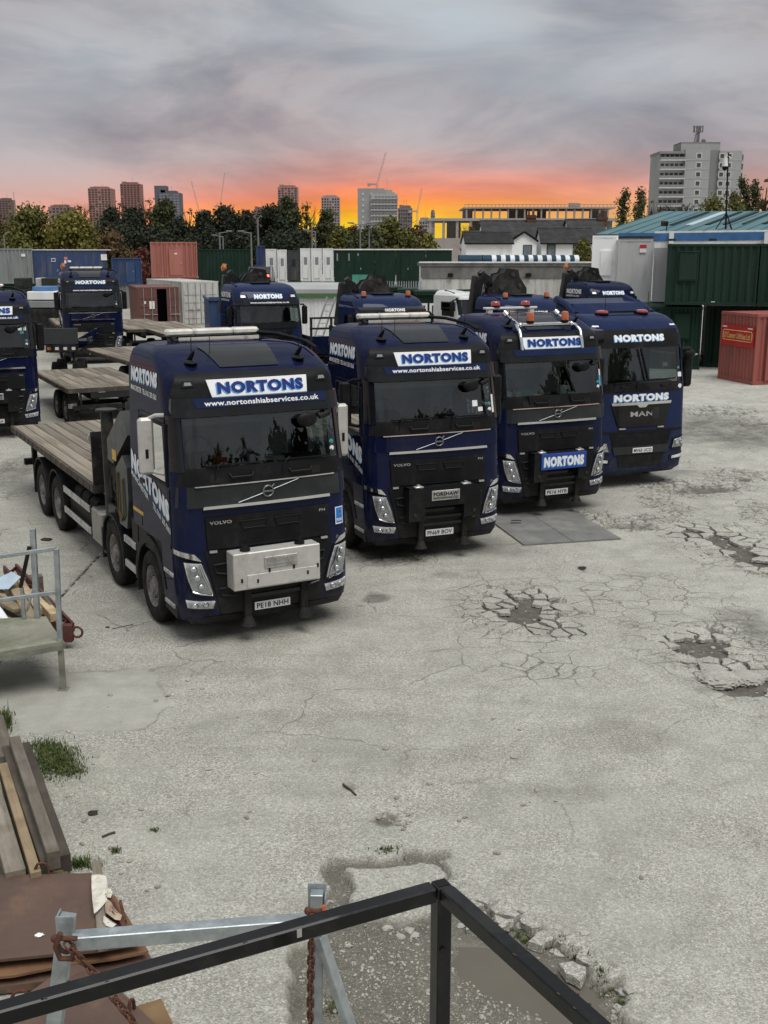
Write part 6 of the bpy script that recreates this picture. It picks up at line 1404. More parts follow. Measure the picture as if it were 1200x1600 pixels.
    # roof fittings
    if roof != 'none':
        def zr(y): 
            P_ = [(q[1], q[0]) for q in VPROF if q[0] >= 3.5]
            for a, b in zip(P_, P_[1:]):
                if a[0] <= y <= b[0]: return a[1] + (b[1] - a[1]) * (y - a[0]) / (b[0] - a[0])
            return 3.89
        hm = MB(); hv = []
        for y in (.56, .72, .85, .98, 1.1, 1.22): 
            hw_ = .42 + (y - .56) * .14; hv.append([(-hw_ + 2 * hw_ * k / 6, y, zr(y) + .0 ) for k in range(7)])
        # hatch: raised glazed panel following the roof
        v = []; 
        for r_ in hv:
            for x, y, z in r_:
                zz = z
                # roof surface follows the front bulge
                v.append((x, y + cab.b * (x / 1.15) ** 2, zz + .014))
        hm.add(v, [(i * 7 + k, i * 7 + k + 1, i * 7 + 8 + k, i * 7 + 7 + k) for i in range(5) for k in range(6)], True); o = hm.build('roof_hatch', BLKG, root)
        o.data.polygons.foreach_set('use_smooth', [True] * len(o.data.polygons))
        m = MB()
        for x in (-.77, .77):
            y = .72; z = zr(.72) - .03
            m.ball((x, y, z + .03), .09, .13, .035, 12, 6); m.tube([(x, y + .08, z + .04), (x + .02, y, z + .13), (x + .03, y - .07, z + .19)], [.035, .03, .012], 8); m.tube([(x, y, z + .05), (x - .01, y + .22, z + .07), (x - .06, y + .5, z + .14)], .012, 6)
            m.tube([(x + .02, y + .02, z + .1), (x + .01, y - .02, z + .36)], .006, 5)
        m.tube([(-.4, 1.0, zr(1.0)), (-.4, 1.0, zr(1.0) + .22)], .005, 5)
        m.build('roof_aerial', BLK, root)
        if roof in ('bar', 'lowbar'):
            m = MB(); m.tube([(.62, 1.95, 3.98), (.9, 1.7, 3.96), (1.12, 1.2, 3.88), (1.16, .95, 3.80)], .028, 8); m.build('roof_pipe', BLK, root)
            m = MB(); m.bar((-.66, 2.0, 3.93), (.66, 2.0, 3.93), .10, .035); m.box(-.58, .58, 1.72, 1.78, 3.905, 3.945)
            for x in (-.62, .62): m.bar((x, 1.72, 3.88), (x, 2.02, 3.97), .06, .06); m.bar((x * 1.08, 1.9, 3.86), (x, 2.0, 4.0), .07, .03)
            lb = m.build('light_bar', BLK, root)
            for x0, x1 in ((-.69, -.30), (-.29, .29), (.30, .69)):
                m = MB(); m.box(x0, x1, 1.90, 2.10, 3.955, 4.055, .03); m.build('bar_lens', CREAM, lb)
            m = MB(); m.box(-.60, .60, 1.70, 1.72, 3.90, 3.955); m.build('deflector_strip', CHROME, lb)
    if roof == 'beacons':
        m = MB()
        for x in (-.72, .66): m.tube([(x, cab.F(x, 3.27) - .06, 3.27), (x, cab.F(x, 3.42) - .07, 3.42), (x, .36, 3.62), (x * .97, .52, 3.72), (x * .93, .60, 3.73)], .035, 10)
        m.tube([(-.68, .58, 3.735), (.62, .58, 3.735)], .04, 10); rb = m.build('roof_bar', CHROME, root)
        for x in (-.36, .44): beacon(rb, x, .58, 3.77, AMBER, .075, .17)
        m = MB()
        for x in (-.60, .58): m.tube([(x, .60, 3.74), (x - .12, .92, 3.93)], .022, 8); m.tube([(x - .1, .88, 3.9), (x - .13, .95, 3.96)], .06, 10); m.ball((x, .56, 3.73), .055)
        m.build('air_horn', CHROME, rb)
        m = MB(); m.bar((-.62, 1.95, 3.99), (.62, 1.95, 3.99), .13, .05, .01); m.bar((-.5, 1.95, 3.86), (-.5, 1.95, 3.99), .1, .1); m.bar((.5, 1.95, 3.86), (.5, 1.95, 3.99), .1, .1); b2 = m.build('rear_beacon_bar', CLEARW, root)
        for x in (-.36, .36): beacon(b2, x, 1.95, 4.015, REDL, .095, .085, .03)
    # sides
    for sg_ in (-1, 1):
        m = MB(); hwf = lambda z: sg_ * (cab.S(z) + .004)
        q = [(.62, 2.92), (1.36, 2.88), (1.36, 2.2), (.95, 2.2), (.62, 2.3)]
        y0_ = .46
        m.add([(hwf(z) - sg_ * .012, y, z) for y, z in [(.50, 2.90), (1.62, 2.90), (1.62, 2.17), (.42, 2.17)]], [(0, 1, 2, 3)]); m.build('side_window', SG, root)
        m = MB(); m.tube([(hwf(z), y, z) for y, z in [(.46, 2.93), (1.64, 2.93), (1.64, 2.15), (.40, 2.15)]], .022, 6, True); m.build('window_seal', BLK, root)
        m = MB()
        for pts in ([(1.68, 3.0), (1.68, 1.34)], [(.36, 2.1), (.34, 1.34)], [(1.68, 3.0), (.46, 3.0)]): m.tube([(hwf(z) - sg_ * .002, y, z) for y, z in pts], .006, 4)
        m.build('door_seam', PRINT, root)
        m = MB(); m.box(sg_ * 1.25, sg_ * 1.275, 1.42, 1.62, 2.0, 2.06, .01); m.build('door_handle', BLK, root)
        # corner by the wheel, arch and entry steps
        m = MB(); m.prism([(.22, 1.30), (.78, 1.30), (.72, .75), (.80, .40), (.30, .36)], 'x', sg_ * 1.10, sg_ * 1.235); m.build('step_well', BLK, root)
        for z in (.52, .95):
            m = MB(); m.box(sg_ * 1.12, sg_ * 1.262, .34, .74, z - .03, z + .03, .01); m.build('entry_step', ALU, root)
        arch(root, sg_, 1.40, .52, -5, 168, .62, .74, .80, 1.258, BLK)
        m = MB(); m.prism([(.72, 1.34), (.85, 1.05), (1.95, 1.05), (2.1, 1.34)], 'x', sg_ * 1.15, sg_ * 1.232); m.prism([(1.98, 1.34), (2.0, .9), (2.28, .9), (2.28, 1.34)], 'x', sg_ * 1.05, sg_ * 1.24); m.build('cab_skirt', BLK, root)
        m = MB(); m.box(sg_ * 1.252, sg_ * 1.256, 1.60, 2.10, 1.50, 1.55); m.build('reflective_stripe', YELREF, root)
    # rubber mirrors
    for sg_ in (-1, 1): mirror(root, sg_, STEEL if mirrors == 'steel' else BLK, style=mirrors)
    spot_mirror(root, cab)
    if side_text:
        def sidefn(y0, y1, za, zb, h, off=.006):       # left-hand side as seen from the front; reads rear to front
            def fn(u, v):
                y = y0 + (y1 - y0) * u; z = za + (zb - za) * u + v * h
                return (-(cab.S(z) + off), y, z)
            return fn
        sign_letters(root, sidefn(1.98, .78, 3.38, 3.38, .20), sidefn(1.98, .78, 3.38, 3.38, .20, .008), WHITE, LBLUE)
        letter(MB(), 'MANCHESTER  TEL 0161 205 0363', sidefn(2.0, .82, 3.25, 3.22, .075, .008), .02).build('lettering', WHITE, root)
        sign_letters(root, sidefn(2.06, .38, 2.12, 1.66, .28), sidefn(2.06, .38, 2.12, 1.66, .28, .008), WHITE, LBLUE)
        letter(MB(), 'MANCHESTER', sidefn(2.08, 1.3, 2.02, 1.78, .08, .008), .02).build('lettering', WHITE, root)
        letter(MB(), 'TEL 0161 205 0363', sidefn(1.1, .36, 1.72, 1.50, .085, .008), .02).build('lettering', WHITE, root)
    if sticker:
        st = cab.ruled([((1.0, 1.69), (1.135, 1.69)), ((1.0, 1.45), (1.135, 1.45))], .0125, .002, 3, 1).build('safety_sticker', WHITE, root)
        cab.ruled([((1.012, 1.678), (1.123, 1.678)), ((1.012, 1.468), (1.123, 1.468))], .0145, .001, 3, 1).build('sticker_print', mat('bright_blue_print', (.01, .16, .5), .4), st)
        m = MB(); m.tube([(1.067 + .035 * math.cos(t), cab.F(1.067, 1.61) - .016, 1.615 + .035 * math.sin(t)) for t in [2 * math.pi * k / 14 for k in range(14)]], .004, 4, True); m.build('sticker_emblem', LBLUE, st)
        letter(MB(), 'FORS', cab.quadfn(rect(1.02, 1.115, 1.49, 1.53), .016), .03).build('lettering', WHITE, st)
    # what is bolted to the nose
    if snout == 'box':
        m = MB(); m.box(-.63, .61, -.26, .0, .80, 1.30, .012); sn = m.build('snout_box', STEEL, root)
        m = MB(); m.box(-.45, .56, -.27, -.262, .82, 1.0, .004); m.build('box_flap', STEEL, sn)
        m = MB(); m.box(-.20, .27, -.275, -.262, 1.06, 1.215, .004); pl = m.build('maker_plate', ALU, sn)
        PLTX = mat('worn_plate_print', (.30, .29, .27), .5, .6)
        letter(MB(), 'FORSHAW', plane_fn((-.17, -.277, 1.135), (.41, 0, 0), (0, 0, .055)), .03).build('lettering', PLTX, pl)
        letter(MB(), 'ENGINEERING LTD', plane_fn((-.15, -.277, 1.085), (.37, 0, 0), (0, 0, .028)), .02).build('lettering', PLTX, pl)
        m = MB()
        for x, z in ((-.52, .93), (-.30, .90), (-.13, 1.03), (.22, 1.03), (.42, .92), (.57, 1.0)): m.box(x - .012, x + .012, -.276, -.262, z - .02, z + .03)
        m.build('box_catch', PRINT, sn)
        m = MB()
        for x in (-.42, .36): m.cyl((x, -.14, 1.30), (x, -.14, 1.335), .07, .07, 12); m.cyl((x, -.14, 1.33), (x, -.14, 1.36), .045, .04, 12)
        m.build('box_fitting', BLK, sn)
    elif snout in ('bracket', 'signbox'):
        m = MB(); m.box(-.66, .66, -.22, -.19, .98, 1.30); m.box(-.66, -.62, -.21, .02, .78, 1.30); m.box(.62, .66, -.21, .02, .78, 1.30); m.box(-.66, -.36, -.22, -.19, .75, .98); m.box(.36, .66, -.22, -.19, .75, .98); m.box(-.66, .66, -.21, .02, 1.27, 1.30)
        sn = m.build('snout_bracket', BLK, root)
        m = MB()
        for x in (-.55, .55):
            m.cyl((x, -.235, .86), (x, -.185, .86), .035, .035, 10)
        m.build('bracket_pin', DGREY, sn)
        m = MB()
        for x in (-.46, .42): m.box(x - .08, x + .08, -.20, -.10, 1.30, 1.335, .01); m.cyl((x, -.15, 1.33), (x, -.15, 1.36), .03, .03, 8)
        m.build('bracket_fitting', ALU, sn)
        if snout == 'bracket':
            m = MB(); m.box(-.25, .27, -.235, -.222, 1.08, 1.25, .004); pl = m.build('maker_plate', ALU, sn)
            letter(MB(), 'FORSHAW', plane_fn((-.22, -.237, 1.155), (.46, 0, 0), (0, 0, .065)), .04).build('lettering', PRINT, pl)
            letter(MB(), 'ENGINEERING LTD', plane_fn((-.22, -.237, 1.105), (.46, 0, 0), (0, 0, .035)), .03).build('lettering', PRINT, pl)
        else:
            m = MB(); m.box(-.52, .52, -.25, -.222, .985, 1.30, .004); pl = m.build('name_sign', BLUESGN, sn)
            sign_letters(pl, plane_fn((-.46, -.252, 1.04), (.92, 0, 0), (0, 0, .20)), plane_fn((-.46, -.2545, 1.04), (.92, 0, 0), (0, 0, .20)), WHITE, LBLUE)
    if snout:
        for x in (-.36, .46): m = MB(); m.box(x - .05, x + .05, -.06, .06, .36, .80, .01); m.cyl((x, -.04, .24), (x, -.04, .37), .11, .05, 14); m.build('stabiliser_foot', BLK, root)
    # front axle and whatever the chassis carries
    for sg_ in (-1, 1): wheel(root, sg_, 1.40)
    m = MB(); m.box(-.42, -.34, 1.0, 8.8 if chassis is None else chassis, .72, 1.0); m.box(.34, .42, 1.0, 8.8 if chassis is None else chassis, .72, 1.0); m.box(-.5, .5, .5, 2.0, .55, 1.5); m.cyl((-.95, 1.4, .52), (.95, 1.4, .52), .08, .08, 8); m.build('chassis', CHASS, root)
    return root, cab

UNIT = None
def unit_box(m_):
    m = MB(); m.box(-.5, .5, -.5, .5, -.5, .5); me = bpy.data.meshes.new('plank'); me.from_pydata(m.v, [], m.f); me.update(); me.materials.append(m_); return me
PLK = unit_box(DECKW)
def deck(root, y0, y1, z, hw=1.27, n=9, pieces=(2, 3), th=.03):
    w = 2 * (hw - .05) / n; pl = None
    for i in range(n):
        x = -hw + .05 + w * (i + .5); k = rnd.choice(pieces); cuts = [y0 + .03] + sorted(y0 + (y1 - y0) * (j + rnd.uniform(-.25, .25)) / k for j in range(1, k)) + [y1 - .03]
        for a, b in zip(cuts, cuts[1:]):
            o = bpy.data.objects.new('plank', PLK); C.objects.link(o); o.parent = root
            o.location = (x, (a + b) / 2, z - th / 2 + rnd.uniform(-.004, .004)); o.scale = (w - .014, b - a - .008, th)
            o.rotation_euler = (0, 0, rnd.uniform(-.002, .002))
    m = MB(); m.box(-hw, -hw + .045, y0, y1, z - .13, z - .005); m.box(hw - .045, hw, y0, y1, z - .13, z - .005); m.box(-hw, hw, y0, y0 + .028, z - .13, z - .006); m.box(-hw, hw, y1 - .028, y1, z - .13, z - .006)
    for k in range(int((y1 - y0) / .42)):
        yy = y0 + .2 + k * .42; m.box(-hw + .05, hw - .05, yy, yy + .06, z - .14, z - th - .008); m.box(-hw - .012, -hw, yy, yy + .05, z - .12, z - .02); m.box(hw, hw + .012, yy, yy + .05, z - .12, z - .02)
    m.build('deck_frame', RUSTYF, root)
def crane(root, y=3.0, top=3.9, lean=0, black=True, tip=True):
    """folded loader crane behind the cab: pedestal, column, knuckle with round pivots, folded boom, hoses, hook"""
    m_ = CRBLK if black else CRGREY
    m = MB(); m.box(-1.15, 1.15, y - .25, y + .25, .95, 1.25, .03); m.box(-.4, .4, y - .35, y + .35, 1.2, 1.6, .05); cr = m.build('crane', m_, root)
    m = MB(); m.cyl((-.25, y, 1.5), (-.25, y, top - .7), .26, .22, 16); m.build('crane_column', m_, cr)
    # knuckle: a rounded plate pair seen from the front
    m = MB(); pr = []
    pr = [(1.02, top - .95), (1.0, top - .66), (.72, top - .30), (.66, top - .06), (.20, top), (.12, top - .14), (-.10, top - .18), (-.34, top - .5), (-.36, top - .75), (-.55, top - 1.1), (.05, top - 1.45), (.85, top - 1.3)]
    m.prism(pr, 'y', y - .26, y - .20); m.prism(pr, 'y', y + .20, y + .26); m.prism([(a * .92 + .02, b * .99) for a, b in pr], 'y', y - .2, y + .2); m.build('crane_knuckle', m_, cr)
    for x, z in ((.44, top - .22), (.72, top - .58), (.0, top - .66)):
        m = MB(); m.cyl((x, y - .30, z), (x, y - .25, z), .075, .075, 12); m.cyl((x, y - .315, z), (x, y - .30, z), .035, .035, 8); m.build('pivot_pin', CRGREY, cr)
    m = MB(); m.bar((.8, y, top - .55), (1.15, y + .05, top - 1.7), .30, .26, .03); m.build('folded_boom', m_, cr); m = MB(); m.bar((-.75, y, top - .25), (-.95, y, top - 1.7), .34, .3, .04); m.build('folded_boom', m_, cr); m = MB(); m.bar((-.7, y - .05, top - .1), (-.35, y - .05, top - .6), .22, .2, .03); m.build('boom_ram', m_, cr)
    m = MB()
    for k in range(6):
        o = k * .05; m.tube([(-.95 + o, y - .27, top - 1.5), (-1.02 + o, y - .34, top - .9), (-.92 + o, y - .30, top - .35 - .04 * k), (-.65 + o, y - .28, top - .15 - .03 * k), (-.45 + o * .5, y - .27, top - .5)], .022, 6)
    m.build('hydraulic_hose', CRBLK, cr)
    if tip:
        m = MB(); m.ball((-.88, y - .1, top + .02), .09, .08, .12, 10, 6); m.tube([(-.96, y - .12, top - .10), (-1.0, y - .12, top + .02), (-.92, y - .12, top + .14), (-.80, y - .12, top + .12)], .03, 8); m.build('crane_hook', ORANGEH, cr)
    return cr

# ---- nearest truck: four-axle flatbed with a stowed crane
t1, cab1 = volvo('nearest dark blue flatbed truck with grey steel box on its nose, plate PE18 NHH', (-1.522, 14.221), 28.495, plate='PE18 NHH', snout='box', mirrors='steel', sticker=True, wipers='down', chassis=11.3,
                 items=[(-.02, None, .09, .10, WHITE), (-.45, None, .16, .12, mat('red_reflection_block', (.35, .05, .03), .8)), (.3, None, .3, .05, INT), (-.75, None, .3, .06, INTD)])  # red dashboard block stands in for a red reflection on the windscreen
deck(t1, 4.42, 11.6, 1.42, n=11)
for sg_ in (-1, 1):
    wheel(t1, sg_, 3.40); arch(t1, sg_, 3.40, .52, -10, 190, .60, .64, .93, 1.262)
    for y in (7.40, 8.77): wheel(t1, sg_, y, dish=(y < 8)); arch(t1, sg_, y, .52, 0, 175, .62, .65, .9, 1.262)
    for ya, za, zb_ in ((4.02, .30, .80), (2.02, .30, .95), (9.40, .35, .9)): m = MB(); m.box(sg_ * .95, sg_ * 1.26, ya, ya + .03, za, zb_); m.build('mud_flap', RUBBER, t1)
    for z in (.55, .93):
        m = MB(); m.box(sg_ * 1.225, sg_ * 1.255, 4.85, 5.85, z - .06, z + .06, .008); m.box(sg_ * 1.225, sg_ * 1.255, 5.87, 6.75, z - .06, z + .06, .008); m.build('side_guard_rail', ALU, t1)
        m = MB(); m.box(sg_ * 1.215, sg_ * 1.255, 2.12, 2.72, z - .06, z + .05, .008); m.build('step_rail', ALU, t1)
    m = MB(); m.box(sg_ * .75, sg_ * 1.24, 4.15, 4.78, .42, .99, .03); m.build('locker', mat('dull_grey_locker', (.30, .29, .26), .55, .3, .15, 4, dirt=(.12, .11, .09), dirt_amt=.45, dscale=4), t1)
m = MB()
for k in range(3): m.cyl((-1.0, 4.95 + k * .55, .92), (-1.0, 5.4 + k * .55, .92), .11, .11, 12)
m.box(-1.15, -.6, 4.9, 6.7, .5, .85, .03); m.build('air_tank', CHASS, t1)
m = MB(); m.box(-1.05, 1.05, 11.45, 11.58, .55, .68); m.box(-.9, -.8, 11.3, 11.45, .55, 1.3); m.box(.8, .9, 11.3, 11.45, .55, 1.3); m.build('rear_bumper', CHASS, t1)
m = MB(); m.box(-1.27, 1.27, 4.30, 4.38, 1.30, 1.42); m.box(-1.27, -.95, 4.33, 4.38, 1.42, 2.30); m.box(.95, 1.27, 4.33, 4.38, 1.42, 2.30); m.box(-1.27, 1.27, 4.335, 4.375, 2.2, 2.30); m.build('headboard', CHASS, t1)
m = MB(); m.cyl((-1.22, 4.37, 2.2), (-1.22, 4.42, 2.2), .09, .09, 10); m.build('work_lamp', ALU, t1)
# its crane, stowed low across the chassis
m = MB(); m.box(-1.2, 1.2, 3.35, 3.95, .95, 1.25, .03); m.box(-.55, .55, 3.3, 4.0, 1.2, 2.0, .06); cr = m.build('crane', CRBLK, t1)
for sg_ in (-1, 1):
    m = MB(); m.cyl((sg_ * 1.12, 3.85, .62), (sg_ * 1.12, 3.85, 2.70), .10, .10, 16); m.cyl((sg_ * 1.12, 3.85, 2.70), (sg_ * 1.12, 3.85, 2.73), .17, .17, 16); m.cyl((sg_ * 1.12, 3.85, .45), (sg_ * 1.12, 3.85, .62), .05, .05, 10); m.cyl((sg_ * 1.12, 3.85, .42), (sg_ * 1.12, 3.85, .46), .16, .16, 14); m.build('stabiliser_leg', CRBLK, cr)
m = MB(); m.prism([(2.42, 2.52), (2.75, 2.84), (3.60, 2.30), (3.62, 1.98), (3.3, 1.96)], 'x', -1.20, -.72); m.build('boom_housing', CRGREY, cr)
m = MB(); m.prism([(2.40, 1.55), (2.40, 2.05), (2.62, 2.2), (3.02, 1.95), (2.95, 1.1), (2.55, 1.1)], 'x', -1.24, -.80); m.build('oil_tank', CRGREY, cr)
m = MB(); m.box(-1.206, -1.202, 3.10, 3.32, 2.03, 2.19); m.build('warning_label', YELREF, cr)
m = MB(); m.tube([(-1.255, 2.9, 1.9), (-1.26, 2.92, 1.3), (-1.26, 2.75, 1.18), (-1.26, 2.62, 1.3), (-1.255, 2.62, 1.85)], .014, 8); m.build('yellow_hose', mat('dull_yellow_hose', (.10, .075, .02), .6), cr)
m = MB(); m.prism([(2.5, 2.5), (2.8, 2.75), (3.9, 2.35), (4.0, 1.9), (2.9, 1.7)], 'x', -.6, .65); m.bar((-.2, 3.1, 2.55), (.9, 3.1, 2.75), .3, .3, .03); m.build('folded_boom', CRBLK, cr)
for k, y in enumerate((3.50, 3.66, 3.82)):
    m = MB(); m.tube([(-.80, y, 2.05), (-.80, y, 2.5), (-.80, y + .02, 2.98 - .08 * k)], .022, 6); m.cyl((-.80, y, 2.05), (-.80, y, 2.42), .045, .045, 8); m.build('control_lever', CRGREY, cr)
m = MB()
for k in range(7): m.tube([(-1.02, 3.2 + k * .09, 2.0), (-1.12 - .02 * (k % 3), 3.25 + k * .09, 1.6), (-1.08, 3.35 + k * .07, 1.25), (-.9, 3.5, 1.1)], .022, 6)
m.build('hydraulic_hose', CRBLK, cr)
m = MB(); m.box(-1.15, -.95, 3.35, 3.75, 1.45, 1.9, .03); m.box(-1.17, -1.14, 3.62, 3.7, 1.35, 1.7); m.build('valve_block', CHASS, cr)

# ---- second and third trucks of the front row
t2, cab2 = volvo('dark blue truck with black steel bracket on its nose, plate PN69 BOV', (.938, 18.138), 22.71, mid='navy', web='strip', plate='PN69 BOV', snout='bracket',
                 items=[(.16, None, .06, .20, INTD), (.72, 2.62, .10, .10, WHITE), (.82, 2.52, .09, .07, PAPER), (1.075, 2.6, .05, .3, PAPER)])
t3, cab3 = volvo('dark blue truck with chrome roof bar, amber beacons and blue name board, plate PE16 HYB', (3.427, 21.379), 24.28, web=None, plate='PE16 HYB', snout='signbox', roof='beacons', wipers='up',
                 items=[(-.45, None, .22, .13, mat('teal_box', (.06, .28, .26), .6)), (-.62, None, .12, .1, mat('pale_green_cloth', (.35, .5, .42), .7)), (-.9, None, .28, .10, PAPER), (-.1, None, .36, .03, PAPER), (.42, None, .16, .17, WHITE), (.05, None, .18, .05, INT), (1.07, 2.62, .06, .2, mat('blue_permit', (.05, .3, .6), .5)), (1.08, 2.78, .05, .12, WHITE), (.62, None, .2, .03, PAPER)])
for t, n in ((t2, 2), (t3, 2)):
    for sg_ in (-1, 1):
        for y in (3.40, 7.40, 8.77): wheel(t, sg_, y); arch(t, sg_, y, .52, 0, 180, .60, .64, .93, 1.262)
        m = MB(); m.box(sg_ * .7, sg_ * 1.24, 4.2, 5.4, .42, 1.0, .04); m.build('fuel_tank', ALU, t)
    deck(t, 4.4, 9.8, 1.42)
    m = MB(); m.box(-1.15, 1.15, 3.2, 3.8, .95, 1.6, .05); m.cyl((-.2, 3.5, 1.5), (-.2, 3.5, 2.4), .25, .22, 14); m.bar((-1.0, 3.5, 2.3), (1.0, 3.5, 2.5), .35, .35, .04); m.build('crane', CRBLK, t)

# ---- truck cut by the left edge, and the one behind it
t5, _ = volvo('dark blue truck cut off by the left edge, with red seats behind its windscreen', (-10.5, 29.35), 24.0, mid='navy', web='strip', plate='PN18 KXA', snout='bracket', seatm=SEATR, side_text=False,
              items=[(.86, 2.92, .10, .10, WHITE), (.98, 2.92, .08, .10, PAPER), (.9, 2.82, .10, .07, TEALST)])
t6, _ = volvo('dark blue truck at the back left, white name on black header, beside the brown container', (-12.35, 47.3), 20.0, mid='navy', sign='white', web='low', plate='PN63 NBX', snout=None, roof='lowbar',
              items=[(.2, None, .25, .05, PAPER)])
m = MB(); crane(t6, 3.0, 4.05)
for sg_ in (-1, 1):
    for y in (3.4, 6.6, 7.97): wheel(t6, sg_, y); wheel(t5, sg_, y)
deck(t6, 4.4, 10.2, 1.42); deck(t5, 4.4, 10.2, 1.42)

# ---- the truck at the right end of the front row: flat faced cab
MPROF = [(.30, .16, 1.12, .2), (.42, .03, 1.19, .2), (.70, .0, 1.22, .2), (1.25, .02, 1.225, .2), (1.5, .05, 1.225, .18), (2.10, .08, 1.225, .18), (2.30, .10, 1.22, .18), (3.10, .26, 1.20, .18), (3.22, .29, 1.20, .18), (3.42, .36, 1.19, .18),
         (3.50, .42, 1.185, .18), (3.62, .56, 1.17, .18), (3.72, .78, 1.14, .18), (3.78, 1.05, 1.08, .18), (3.80, 1.4, .9, .15)]
def man(loc, rz):
    root = thing('parked_truck', 'blue flat faced truck at the right end of the front row, plate MV65 UCO', 'truck', (loc[0], loc[1], zg(*loc)), R(rz), 'dark blue trucks parked in the yard')
    cab = Cab(MPROF, 2.28, .05)
    cab.shell([1.25, 1.5, 1.7, 1.9, 2.1, 2.22, 2.30, 2.5, 2.7, 2.9, 3.10, 3.22, 3.32, 3.42, 3.46, 3.5, 3.56, 3.62, 3.67, 3.72, 3.75, 3.78, 3.79, 3.80], 'cab_body', NAVY2, root, ws=(2.30, 3.10), win=(2.1, 2.9, 2, 4), ycols=[1.0, .82, .62, .35, .08])
    cab.shell([.30, .42, .55, .7, .9, 1.1, 1.25], 'bumper', NAVY2, root, ycut=.8, cap=False)
    m = MB(); m.prism([(1.25, 3.74), (1.6, 3.98), (2.28, 4.06), (2.28, 3.7)], 'x', -.92, .92); o = m.build('roof_deflector', NAVY2, root)
    m = MB(); m.tube([(-1.0, 1.3, 3.74), (-.95, 1.7, 3.92), (-.93, 2.25, 4.05)], .09, 8); m.tube([(1.0, 1.3, 3.74), (.95, 1.7, 3.92), (.93, 2.25, 4.05)], .09, 8); m.build('deflector_edge', NAVY2, root)
    m = MB(); m.box(-.55, .62, .98, 1.05, 3.80, 3.84, .01); m.build('roof_visor_strip', BLK, root)
    g = cab.ruled([((-1.14, 3.11), (1.14, 3.11)), ((-1.16, 2.29), (1.16, 2.29))], .008, .002, 14, 5); g.build('windscreen', WS, root)
    for sg_ in (-1, 1):
        a, b = sorted((sg_ * 1.10, sg_ * 1.185)); cab.ruled([((a, 3.12), (b, 3.12)), ((a, 2.28), (b, 2.28))], .012, .03, 4, 4).build('pillar_trim', NAVY2 if sg_ > 0 else NAVY2, root)
    cab.ruled([((-1.16, 3.46), (1.16, 3.46)), ((-1.18, 3.08), (1.18, 3.08))], .025, .05, 16, 3).build('header_panel', BLK, root)
    q = rect(-.62, .66, 3.21, 3.36); sign_letters(root, cab.quadfn(q, .028), cab.quadfn(q, .031), WHITE, LBLUE)
    cab.ruled([((-1.17, 2.33), (1.17, 2.33)), ((-1.17, 2.15), (1.17, 2.15))], .014, .02, 14).build('cowl_panel', BLKG, root)
    q = rect(-.70, .72, 1.93, 2.09); sign_letters(root, cab.quadfn(q, .008), cab.quadfn(q, .011), WHITE, LBLUE)
    cab.ruled([((-.78, 1.915), (.78, 1.915)), ((-.76, 1.855), (.76, 1.855))], .04, .05, 14, 1).build('chrome_strip', CHROME, root)
    cab.ruled([((-.2, 1.90), (.2, 1.90)), ((-.08, 1.80), (.08, 1.80))], .052, .02, 6, 1).build('chrome_badge', CHROME, root)
    gr = cab.ruled([((-.76, 1.86), (.76, 1.86)), ((-.62, 1.42), (.62, 1.42)), ((-.58, 1.38), (.58, 1.38))], .022, .03, 12, 3).build('grille_panel', BLKG, root)
    letter(MB(), 'MAN', cab.quadfn(rect(-.29, .30, 1.60, 1.71), .025), .03).build('lettering', ALU, gr)
    cab.ruled([((.27, 1.78), (.45, 1.78)), ((.27, 1.53), (.45, 1.53))], .03, .01, 4, 1).build('dark_tag', DGREY, gr)
    cab.ruled([((-1.10, 1.30), (1.10, 1.30)), ((-1.08, 1.25), (1.08, 1.25))], .010, .02, 14, 1).build('bonnet_gap', PRINT, root)
    cab.ruled([((-.80, 1.24), (.80, 1.24)), ((-.72, .95), (.72, .95))], .012, .02, 12, 2).build('lower_grille', BLK, root)
    cab.ruled([((-.74, .95), (.74, .95)), ((-.70, .78), (.70, .78))], .03, .03, 12, 2).build('plate_bar', DGREY, root)
    cab.ruled([((-.62, .76), (.62, .76)), ((-.56, .50), (.56, .50))], .012, .02, 10, 2).build('lower_grille', BLK, root)
    for x in (-.5, .5): cab.ruled([((x - .08, 1.36), (x + .08, 1.36)), ((x - .08, 1.33), (x + .08, 1.33))], .03, .03, 3, 1).build('latch', ALU, root)
    for sg_ in (-1, 1):
        def P(*pts): return [tuple(sorted(((sg_ * a[0], a[1]), (sg_ * b[0], b[1])))) for a, b in pts]
        hl = cab.ruled(P(((1.195, 1.12), (.86, 1.06)), ((1.17, .86), (.80, .84))), .018, .03, 6, 3).build('headlight', BLK, root)
        cab.ruled(P(((1.16, 1.09), (.89, 1.04)), ((1.14, .88), (.83, .86))), .024, .02, 6, 2).build('lamp_reflector', LAMPB, hl)
        m = MB()
        for a in (1.09, .95): m.ball((sg_ * a, cab.F(a, .97) - .03, .97), .07, .03, .07, 12, 6)
        m.build('lamp_projector', CHROME, hl)
        cab.ruled(P(((1.195, 1.12), (.86, 1.06)), ((1.17, .86), (.80, .84))), .05, .003, 6, 2).build('lens', LENS, hl)
        fg = cab.ruled(P(((1.18, .74), (.76, .68)), ((1.15, .60), (.78, .58))), .012, .02, 6, 2).build('fog_lamp', BLK, root)
        cab.ruled(P(((1.15, .71), (.84, .67)), ((1.12, .63), (.84, .61))), .016, .01, 6, 1).build('lens', LAMPB, fg)
        m = MB()
        for k in range(4): m.box(sg_ * 1.19, sg_ * 1.235, .30, .52, 1.42 + k * .10, 1.48 + k * .10, .01)
        m.build('air_deflector_slats', BLK, root)
